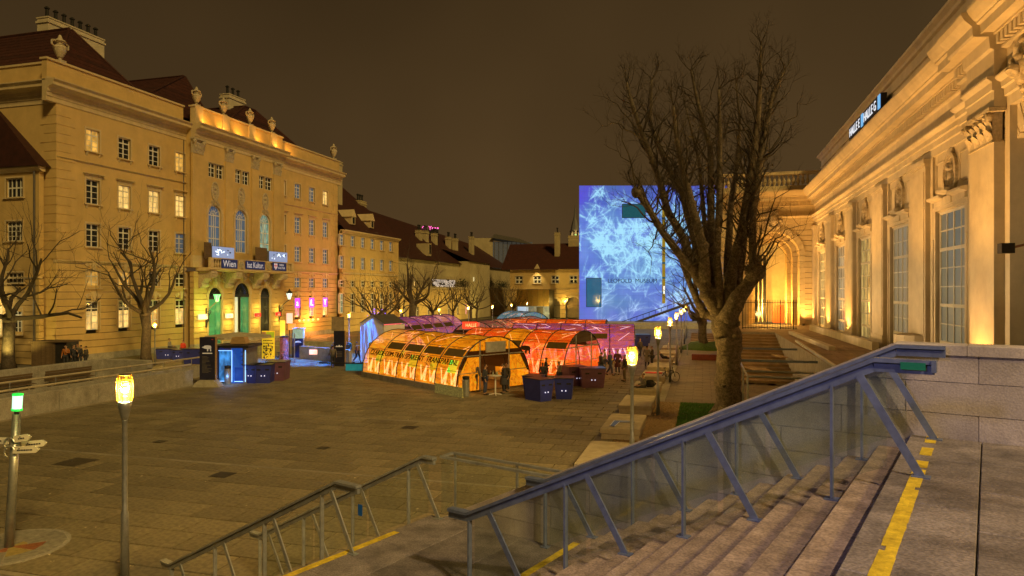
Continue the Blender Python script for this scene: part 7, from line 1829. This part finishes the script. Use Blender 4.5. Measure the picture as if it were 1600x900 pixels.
# advertising column, red and orange boards to the right of the entrance
rc = thing('poster_column', 'column covered in red and white posters by the palace entrance', 'column', P(444, 563), YAW); MB().lathe(0, 0, [(.38, 0), (.38, .25)], 16).lathe(0, 0, [(.35, .25), (.35, 1.95)], 16).build('column', mat('poster_skin', (.35, .13, .12), .7, var=.9, scale=3.5, emis=(.5, .12, .12), es=.12), rc); MB().lathe(0, 0, [(.38, 1.95), (.38, 2.03), (.1, 2.1)], 16).build('lid', DARKM, rc)
for px_, py_, z0_, z1_, w_, c, es_, lb_ in ((441, 560, 1.9, 3.3, .4, (1, .65, .05), 1.0, 'tall narrow yellow lightbox beside the right lantern'), (452, 558, 3.0, 3.9, .5, (.95, .6, .5), .8, 'pale pink lit poster above the poster column'), (456, 559, 2.45, 3.0, .6, (1, .3, .04), .8, 'round orange lit board above the poster column')):
    p_ = P(px_, py_); tt = thing('lightbox', lb_, 'lightbox', p_, YAW); MB().box(-w_/2, w_/2, 0, .15, z0_, z1_).build('face', emat('lb_'+lb_[:9], c, es_), tt); MB().tube([(0, .1, 0), (0, .1, z0_)], .04, 6).build('post', DARKM, tt)
for k, px_ in enumerate((468, 475, 482, 489, 497)):   # bulbs on the palace wall under the violet windows
    x_ = lx(px_, .4); z_ = lz(480, 500, .4)-.0
    o = MB().blob((0, 0, 0), .13, 1, 8, 6).build('bulb', emat('orange_bulb', (1, .45, .12), 3.2), None, loc=(XL+.4, YC0+x_, z_)); tag(o, ['leftmost', 'second', 'middle', 'fourth', 'rightmost'][k]+' orange bulb on the wall below the violet windows', 'bulb', 'string of orange bulbs')
    o.name = 'light_bulb'
lamp('bulb_light', 'POINT', (XL+1.3, YC0+lx(482), lz(480, 500)), 800, (1, .32, .06), size=.6)
lamp('pink_wall_glow', 'SPOT', (XL+9, YC0+LEN-2, 1.0), 2600, (1, .26, .28), to=(XL, YC0+LEN-4, 8), angle=70, blend=1, size=.3)
# blue patches of light thrown on the paving
bs = lamp('blue_projector', 'SPOT', (P(515, 562)+Vector((2, -1, 9)))[:], 30000, (.16, .40, 1), to=P(515, 562)[:], angle=66, blend=.25, size=.02)
ld_ = bs.data; ld_.use_nodes = True; t3 = ld_.node_tree; e3 = t3.nodes.get('Emission') or t3.nodes.new('ShaderNodeEmission')
g3 = t3.nodes.new('ShaderNodeTexCoord'); m3 = t3.nodes.new('ShaderNodeMapping'); m3.inputs['Scale'].default_value = (3, 9, 1); n3_ = t3.nodes.new('ShaderNodeTexNoise'); n3_.inputs['Scale'].default_value = 2.2; n3_.inputs['Detail'].default_value = 2
r3 = t3.nodes.new('ShaderNodeValToRGB'); r3.color_ramp.interpolation = 'CONSTANT'; el = r3.color_ramp.elements; el[0].position = 0; el[0].color = (0, .02, .08, 1); el[1].position = .45; el[1].color = (.1, .45, 1, 1)
for p_, c in ((.52, (.02, .05, .2, 1)), (.56, (.6, .75, 1, 1)), (.61, (.0, .5, .75, 1)), (.68, (0, .03, .1, 1))): q = el.new(p_); q.color = c
t3.links.new(g3.outputs['Normal'], m3.inputs[0]); t3.links.new(m3.outputs[0], n3_.inputs['Vector']); t3.links.new(n3_.outputs['Fac'], r3.inputs[0]); t3.links.new(r3.outputs[0], e3.inputs[0])
# violet patches on promenade and block
for q, e_ in ((P(1070, 568), 260), (P(1035, 552), 160)): lamp('violet_projector', 'SPOT', (q+Vector((-1, -1, 5)))[:], e_, (.3, .08, 1), to=q[:], angle=22, blend=.6, size=.05)
rdp = thing('red_cloth', 'red', 'cloth', (0, 0, 0)); bpy.data.objects.remove(rdp)
o = MB().box(-.55, .55, -.3, .3, 0, .03).build('red_blanket', mat('red_blanket', (.75, .03, .01), .8), None, loc=(-3.2, 46.0, .445)); tag(o, 'bright red blanket on the seat block behind the bicycle', 'blanket')
# =================================================================== WHITE SHED, STREET CLUTTER
shd = thing('white_shed', 'white panelled storage shed with a grey roof behind the front tunnel', 'shed', P(563, 562), YAW-R(30))
sh_ = 3.1
for k in range(3): MB().box(k*.85+.01, k*.85+.84, 0, .08, 0, sh_).build('panel', WHITE, shd)
for k in range(3): MB().box(2.55, 2.63, .02+k*.9, .02+k*.9+.88, 0, sh_-.1).build('panel', WHITE, shd)
MB().prism([(0, sh_), (2.6, sh_), (1.3, sh_+.7)], 0, .08).build('gable', WHITE, shd); MB().add([(-.1, -.1, sh_), (1.3, -.1, sh_+.75), (1.3, 2.8, sh_+.75), (-.1, 2.8, sh_)], [(0, 1, 2, 3)]).add([(2.75, -.1, sh_), (1.3, -.1, sh_+.75), (1.3, 2.8, sh_+.75), (2.75, 2.8, sh_)], [(0, 1, 2, 3)]).build('roof', LEADM, shd)
o = MB().cbox(0, 2.4, 0, 2.0, 0, 1.9, .03).build('wooden_crate', mat('crate_wood', (.34, .26, .17), .8, var=.2, scale=3), None, loc=P(576, 574), rz=YAW); tag(o, 'plain light wooden box beside the front tunnel', 'box')
# low walls by the entrance ramp
for k, (pa__, pb__, h_) in enumerate((((470, 560), (548, 568), 1.1), ((478, 545), (545, 549), .8))):
    a, b_ = P(*pa__), P(*pb__); o = MB().bar((a.x, a.y, h_/2), (b_.x, b_.y, h_/2), .3, h_).build('low_wall', CONC); tag(o, ['low concrete ramp wall behind the blue light patch', 'second low concrete wall further back by the palace corner'][k], 'wall')
o = MB().box(-.9, .9, -.05, .05, .5, .9).build('lit_notice', emat('lit_pink_notice', (1, .55, .4), 1.1), None, loc=P(500, 563), rz=YAW); tag(o, 'small glowing pink notice on the low ramp wall', 'sign')
ck = thing('frozen_pond_edge', 'low teal edged rink panel left of the front tunnel', 'panel', P(540, 579), YAW-R(5)); MB().box(0, 1.6, 0, .1, 0, .55).build('teal_board', mat('teal_board', (.02, .22, .28), .5, emis=(.02, .3, .35), es=.3), ck); MB().box(-2.0, 1.7, -.05, .0, .5, .6).build('edge_bar', DARKM, ck); ck.name = 'teal_barrier'
# =================================================================== LEFT TERRACE WALLS, RAILS, BENCHES
RAILM = mat('brushed_rail', (.60, .52, .38), .5, metal=.2, var=.15)
lwl = thing('ramp_wall', 'long low concrete ramp wall with a steel rail at the left', 'wall', (-30.5, 8, 0), 0)
yend = 35.2
for k in range(12):
    y0 = k*2.27; MB().cbox(-.15, .15, y0+.01, y0+2.25, 0, 1.02, .02).build('wall_panel', CONC, lwl)
MB().box(-.05, .3, 0, 27.2, -.01, .05).build('kerb', PAVL, lwl)
MB().tube([(0, 0, 1.33), (0, 27.2, 1.33)], .055, 8).build('handrail', RAILM, lwl)
for k in range(11): MB().tube([(0, .6+k*2.6, 1.0), (0, .6+k*2.6, 1.33)], .025, 6).build('post', METAL, lwl)
lr = thing('ramp_railing', 'steel railing along the sunken ramp behind the concrete wall', 'railing', (-33.2, 8, 0), 0)
MB().tube([(0, 0, 1.33), (0, 32, 1.33)], .055, 8).build('handrail', RAILM, lr); MB().box(-.1, .1, 0, 32, 0, .8).build('kerb_wall', CONC, lr)
for k in range(13): MB().tube([(0, .4+k*2.5, .8), (0, .4+k*2.5, 1.33)], .025, 6).build('post', METAL, lr)
bw = thing('bench_wall', 'rough concrete wall carrying a row of wooden benches at the left', 'wall', (-37.2, 8, 0), 0)
for k in range(11): MB().cbox(-.25, .25, k*2.5+.01, k*2.5+2.48, 0, 1.5, .03).build('wall_panel', CONC, bw)
for k in range(2): MB().cbox(.25+k*1.7, 1.93+k*1.7, 27.0, 27.4, 0, 1.5, .03).build('wall_panel', CONC, bw)
lbn = ['wooden wall bench nearest the left edge', 'second wooden bench on the concrete wall', 'third wooden bench on the concrete wall with a dark stain above', 'fourth wooden bench on the concrete wall', 'wooden wall bench at the corner of the concrete wall']
for k in range(5):
    y = 8+7.2+k*3.9; t = thing('wall_bench', lbn[k], 'bench', (-36.9, y, .0), 0, 'benches along the concrete wall')
    for j in range(4): MB().bar((.05+.03*j, 0, .75+.13*j), (.05+.03*j, 3.1, .75+.13*j), .03, .11).build('back_slat', WOODD, t)
    for j in range(3): MB().bar((.12+.14*j, 0, .62), (.12+.14*j, 3.1, .62), .12, .03).build('seat_slat', WOODD, t)
    for j in (.3, 2.8): MB().bar((.4, j, .0), (.1, j, .6), .06).build('leg', CONC, t)
ub = thing('utility_box', 'brown ribbed utility cabinet with a flat lid by the palace corner', 'cabinet', P(49, 575), YAW)
ubw = 3.0
for k in range(14): MB().box(k*.115, k*.115+.105, 0, .05, .02, 1.95).build('board', WOODD, ub)
for k in range(12): MB().box(1.62+k*.068, 1.62+k*.068+.06, .02+k*.06, .06+k*.06, .02, 1.95).build('board', WOODD, ub)
MB().box(-.05, 2.6, .1, 1.6, .0, 1.93).build('core', DARKM, ub); MB().box(-.15, 2.8, -.1, 1.7, 1.96, 2.04).build('lid', WOODD, ub)
# =================================================================== BICYCLES
def bicycle(loc, rz, label):
    t = thing('bicycle', label, 'bicycle', loc, rz, 'parked bicycles')
    for x in (-.52, .52):
        w_ = MB(); n = 20
        for (r0, r1) in ((.33, .016),): w_.tube([(x+r0*cos(2*pi*i/n), 0, .34+r0*sin(2*pi*i/n)) for i in range(n+1)], r1, 5, caps=False)
        wh = w_.build('wheel', DARKM, t); s_ = MB()
        for i in range(10): a = i*pi/5; s_.tube([(x, 0, .34), (x+.32*cos(a), 0, .34+.32*sin(a))], .003, 3)
        s_.build('spokes', METAL, wh)
    f = MB()
    for a, b_ in (((-.52, .34), (-.12, .30)), ((-.12, .30), (-.22, .80)), ((-.52, .34), (-.2, .72)), ((-.2, .72), (.36, .78)), ((-.12, .30), (.37, .72)), ((.34, .85), (.52, .34)), ((-.22, .80), (-.24, .92)), ((.34, .85), (.31, 1.0))): f.tube([(a[0], 0, a[1]), (b_[0], 0, b_[1])], .018, 6)
    f.build('frame', DARKM, t); MB().tube([(.28, -.25, 1.0), (.31, 0, 1.01), (.28, .25, 1.0)], .014, 5).build('handlebar', METAL, t); MB().blob((-.25, 0, .95), .10, 1, 8, 5, sq=(1.3, .6, .4)).build('saddle', DARKM, t)
    MB().lathe(0, 0, [(.09, -.008), (.09, .008)], 12).mul(Matrix.Translation((-.12, -.03, .3)) @ Matrix.Rotation(pi/2, 4, 'X')).build('chainring', METAL, t)
    return t
bk = bicycle(P(1044, 598), YAW+R(20), 'dark bicycle leaning by the second lantern post')
dup(bk, P(433, 573), rz=YAW+R(15), label='bicycle leaning on the poster column beside the yellow banner'); dup(bk, P(439, 569), rz=YAW+R(60), label='bicycle furthest behind the poster column')
# =================================================================== PEOPLE
SKIN = mat('skin', (.42, .24, .15), .6, var=.08, bump=.02)
def skinmesh(chains, name, root=0, sub=1):
    """chains: list of lists of (x,y,z,r); equal points are shared"""
    me = bpy.data.meshes.new('tmp'); vs = []; rs = []; es = []; key = {}
    for ch in chains:
        pv = None
        for (x, y, z, r) in ch:
            k = (round(x, 3), round(y, 3), round(z, 3))
            if k not in key: key[k] = len(vs); vs.append((x, y, z)); rs.append(r)
            i = key[k]
            if pv is not None and pv != i: es.append((pv, i))
            pv = i
    me.from_pydata(vs, es, []); o = bpy.data.objects.new('tmp', me); COL.objects.link(o)
    sm = o.modifiers.new('s', 'SKIN'); 
    for i, sv in enumerate(me.skin_vertices[0].data): sv.radius = (rs[i], rs[i]*.9); sv.use_root = (i == 0)
    sb_ = o.modifiers.new('u', 'SUBSURF'); sb_.levels = sub; sb_.render_levels = sub
    bpy.context.view_layer.update(); dg = bpy.context.evaluated_depsgraph_get()
    m = bpy.data.meshes.new_from_object(o.evaluated_get(dg)); m.name = name; bpy.data.objects.remove(o)
    m.polygons.foreach_set('use_smooth', [True]*len(m.polygons)); return m
def joints(pose):
    J = dict(pel=(0, 0, .95), wst=(0, 0, 1.1), chs=(0, -.01, 1.32), nk=(0, .0, 1.47), hd0=(0, -.005, 1.54), hd1=(0, -.01, 1.64), hd2=(0, 0, 1.73))
    for s_, k in ((-1, 'l'), (1, 'r')):
        J['hip'+k] = (s_*.10, 0, .92); J['kn'+k] = (s_*.11, -.02, .50); J['an'+k] = (s_*.12, .02, .09); J['to'+k] = (s_*.13, -.15, .04)
        J['sh'+k] = (s_*.19, 0, 1.41); J['el'+k] = (s_*.26, .03, 1.13); J['wr'+k] = (s_*.25, -.10, .90); J['ha'+k] = (s_*.25, -.14, .82)
    if pose == 'talk':
        J['elr'] = (.25, -.03, 1.14); J['wrr'] = (.15, -.24, 1.22); J['har'] = (.11, -.28, 1.29); J['hd1'] = (0, -.05, 1.63); J['hd2'] = (0, -.06, 1.72)
    if pose == 'walk':
        J['knl'] = (-.11, -.18, .53); J['anl'] = (-.11, -.22, .12); J['tol'] = (-.11, -.38, .07); J['knr'] = (.10, .06, .49); J['anr'] = (.10, .32, .16); J['tor'] = (.10, .22, .03)
        J['wrl'] = (-.26, .12, .93); J['hal'] = (-.26, .10, .85); J['wrr'] = (.24, -.24, .98); J['har'] = (.24, -.29, .92)
    if pose in ('sit', 'recline'):
        dz = -.47; 
        for k in list(J): J[k] = (J[k][0], J[k][1], J[k][2]+dz)
        for s_, k in ((-1, 'l'), (1, 'r')):
            J['hip'+k] = (s_*.10, -.03, .47); J['kn'+k] = (s_*.13, -.47, .50); J['an'+k] = (s_*.12, -.62, .10); J['to'+k] = (s_*.12, -.79, .06)
            J['wr'+k] = (s_*.16, -.28, .60); J['ha'+k] = (s_*.13, -.36, .58)
        if pose == 'recline':
            for k in ('wst', 'chs', 'nk', 'hd0', 'hd1', 'hd2', 'shl', 'shr', 'ell', 'elr'): x, y, z = J[k]; q = z-.47; J[k] = (x, y+q*.55, .47+q*.78)
    return J
PM = {}
def parts_for(pose):
    if pose in PM: return PM[pose]
    J = joints(pose); V = lambda k, r: (*J[k], r)
    def mid(a, b, t): return tuple(J[a][i]+(J[b][i]-J[a][i])*t for i in range(3))
    body = [[V('pel', .12), V('wst', .11), V('chs', .13), V('nk', .055), V('hd0', .07), V('hd1', .092), V('hd2', .065)]]
    for k, s_ in (('l', -1), ('r', 1)):
        body.append([V('pel', .12), V('hip'+k, .09), V('kn'+k, .055), V('an'+k, .038), V('to'+k, .035)])
        h = J['ha'+k]; body.append([V('chs', .13), V('sh'+k, .06), V('el'+k, .042), V('wr'+k, .028), V('ha'+k, .034)])
        w_ = Vector(J['wr'+k]); hv = Vector(h); d = (hv-w_).normalized(); sd = d.cross(Vector((0, 1, 0))).normalized() if abs(d.y) < .9 else Vector((1, 0, 0))
        fd = d.cross(sd).normalized()
        for j, (ln, o_) in enumerate(((.075, -.03), (.088, -.01), (.084, .01), (.066, .03))):
            a = hv+fd*o_; body.append([(h[0], h[1], h[2], .034), (*(a+d*ln*.5), .010), (*(a+d*ln*.9+sd*s_*-.02), .008)])
        body.append([(h[0], h[1], h[2], .034), (*(hv-fd*.035+d*.01), .012), (*(hv-fd*.055+d*.04), .009)])
    jac = [[(*mid('pel', 'wst', -.1), .155), V('wst', .145), V('chs', .165), (*mid('chs', 'nk', .75), .09)]]
    for k in 'lr': jac.append([V('chs', .165), V('sh'+k, .082), V('el'+k, .062), (*mid('el'+k, 'wr'+k, .93), .048)])
    tro = [[V('pel', .15), V('hip'+k, .112), V('kn'+k, .075), (*mid('kn'+k, 'an'+k, .93), .058)] for k in 'lr']
    sho = [[(J['an'+k][0], J['an'+k][1]+.04, J['an'+k][2]-.03, .052), (J['to'+k][0], J['to'+k][1]-.05, J['to'+k][2], .042)] for k in 'lr']
    x, y, z = J['hd1']
    hair = [[(x, y+.03, z-.06, .08), (x, y+.035, z+.03, .10), (x, y+.015, z+.09, .085)]]
    PM[pose] = dict(body=skinmesh(body, 'person_body'), jacket=skinmesh(jac, 'jacket'), trousers=skinmesh(tro, 'trousers'), shoes=[skinmesh([s], 'shoe') for s in sho], hair=skinmesh(hair, 'hair'), hd=J['hd1'], J=J)
    return PM[pose]
def person(loc, rz, pose, jc, tc_, label, hair=(.03, .02, .015), coat=False, s=1.0, z=0, bag=None, group=None):
    p = parts_for(pose); t = thing('person', label, 'person', Vector(loc)+Vector((0, 0, z)), rz, group); t.scale = (s, s, s)
    def mk(nm, me, m):
        me = me.copy(); me.materials.clear(); me.materials.append(m); o = bpy.data.objects.new(nm, me); COL.objects.link(o); o.parent = t; return o
    b = mk('body', p['body'], SKIN); mk('jacket', p['jacket'], mat('cloth_%.2f_%.2f_%.2f' % jc, jc, .85, var=.2, bump=.1)); mk('trousers', p['trousers'], mat('cloth_%.2f_%.2f_%.2f' % tc_, tc_, .85, var=.2, bump=.1))
    for sh__ in p['shoes']: mk('shoe', sh__, DARKM)
    mk('hair', p['hair'], mat('hair_%.2f' % hair[0], hair, .7))
    x, y, z_ = p['hd']; f = MB(); f.blob((x-.034, y-.088, z_+.01), .011, 1, 6, 4).blob((x+.034, y-.088, z_+.01), .011, 1, 6, 4); f.build('eyes', INK, b)
    MB().blob((x, y-.10, z_-.02), .016, 2, 6, 4, sq=(.8, 1, 1.5)).build('nose', SKIN, b); MB().box(x-.022, x+.022, y-.097, y-.085, z_-.062, z_-.054).build('mouth', mat('lips', (.3, .1, .08), .5), b)
    for q in (-1, 1): MB().blob((x+q*.092, y+.005, z_), .024, 3, 6, 4, sq=(.5, 1, 1.4)).build('ear', SKIN, b)
    if coat:
        J = p['J']; MB().lathe(J['pel'][0], J['pel'][1], [(.17, J['pel'][2]+.12), (.20, J['pel'][2]-.12), (.235, J['pel'][2]-.42)], 12, cap=False).build('coat_skirt', mat('cloth_%.2f_%.2f_%.2f' % jc, jc, .85), t)
    if bag:
        MB().blob((.26, -.02, 1.0), .17, 4, 8, 6, sq=(.5, .9, 1.3)).build('shoulder_bag', mat('bag_%.2f' % bag[0], bag, .7), t)
    return t
DK = (.045, .045, .055); DB = (.05, .06, .12); GY = (.17, .15, .13); BR_ = (.10, .06, .03)
person(P(758, 617), YAW+R(70), 'talk', DK, DB, 'person in a dark jacket standing left of the white bar table')
person(P(787, 615), YAW-R(75), 'talk', (.05, .045, .05), DK, 'person in a long dark coat right of the white bar table', coat=True)
person(P(792, 612), YAW-R(50), 'stand', (.10, .08, .06), DK, 'person half hidden behind the coat wearer at the bar table', s=.97)
person(P(848, 604), YAW+R(20), 'stand', (.10, .10, .12), DB, 'person in a grey hood bent behind the navy counters at left', s=.85)
person(P(853, 600), YAW+R(80), 'talk', DK, DK, 'dark haired person behind the middle navy counter', s=.97)
person(P(874, 606), YAW-R(70), 'talk', (.30, .25, .20), DB, 'fair haired person in a pale coat behind the navy counters', hair=(.35, .22, .08), s=.93)
person(P(953, 587), YAW+R(60), 'walk', DB, DB, 'person with a yellow shoulder bag by the pink tunnel', bag=(.6, .35, .05))
person(P(965, 585), YAW-R(30), 'stand', (.09, .03, .04), DK, 'person in a dark red coat between two others by the tunnels', coat=True)
person(P(976, 596), YAW-R(80), 'stand', (.05, .05, .045), (.14, .12, .08), 'person in olive trousers right of the two others by the tunnels')
person(P(1011, 576), YAW+R(150), 'stand', GY, DK, 'broad person in a grey coat seen from behind beyond the stone blocks', coat=True)
person(P(1019, 576), YAW-R(90), 'talk', (.07, .05, .04), DK, 'brown haired person close beside the grey coat beyond the stone blocks', hair=(.2, .1, .04))
person(Vector((-3.3, 39.0, -.03)), YAW-R(75), 'sit', GY, (.06, .055, .06), 'person sitting on a stone block behind the nearest lantern')
o = MB().blob((0, 0, .2), .24, 3, 8, 6, sq=(1.3, .8, .9)).build('dark_bag', DARKM, None, loc=(-2.9, 39.2, .44)); tag(o, 'dark bag on the stone block beside the seated person', 'bag')
person(Vector((-3.1, 56.2, -.03)), YAW+R(80), 'recline', (.08, .075, .075), DK, 'person leaning back on a far stone block')
for i, (px_, py_, c, lb_, h_) in enumerate(((103, 575, (.40, .14, .03), 'person in an orange jacket next to the utility cabinet', (.02, .015, .01)), (115, 574, DK, 'person in black just right of the orange jacket', (.02, .015, .01)), (121, 573, GY, 'pale faced person in the middle of the group by the palace wall', (.10, .06, .03)), (127, 574, DK, 'dark dressed person fourth in the group by the palace wall', (.02, .015, .01)), (134, 574, (.06, .05, .04), 'hunched person at the right end of the group by the palace wall', (.02, .015, .01)))):
    person(P(px_, py_), YAW+R([10, 60, -20, -60, -85][i]), ['talk', 'talk', 'stand', 'talk', 'stand'][i], c, DK, lb_, hair=h_, s=[1, 1, 1.03, 1, .95][i])
person(P(286, 563), YAW-R(20), 'stand', (.55, .05, .03), DK, 'person in a red jacket by the navy counters near the palace corner')
person(P(265, 558), YAW+R(100), 'sit', (.3, .28, .26), DK, 'person in pale clothes at the low navy counters', s=1.05, z=.35)
person(P(384, 590), YAW+R(180), 'sit', DK, DK, 'dark haired person sitting with back turned behind the kiosk counters', z=.35)
for i, (px_, py_, c, po, lb_) in enumerate(((522, 567, DK, 'stand', 'dark figure just left of the totem by the blue light'), (541, 566, (.05, .05, .07), 'walk', 'person with a backpack right of the totem'), (546, 562, (.05, .07, .06), 'stand', 'tall person behind the totem by the white shed'), (558, 567, (.30, .12, .05), 'walk', 'person with bare legs beside the white shed'))):
    person(P(px_, py_), YAW+R([0, 60, -40, 120][i]), po, c, DK, lb_)
person(P(742, 612), YAW+R(160), 'stand', (.12, .10, .09), DK, 'person standing just inside the front tunnel doorway at its left', z=.0)
person(P(939, 590), YAW+R(110), 'talk', (.08, .09, .12), DK, 'person in a blue grey coat at the entrance of the red tunnel', coat=True)
person(P(945, 584), YAW-R(100), 'talk', (.22, .18, .14), DB, 'person in a beige jacket facing another at the red tunnel')
person(P(1000, 560), YAW+R(30), 'walk', (.10, .08, .07), DK, 'person walking beyond the pink tunnel near the navy counter')
person(P(520, 575), YAW+R(200), 'walk', (.14, .12, .10), DK, 'person crossing the blue light patch towards the palace')
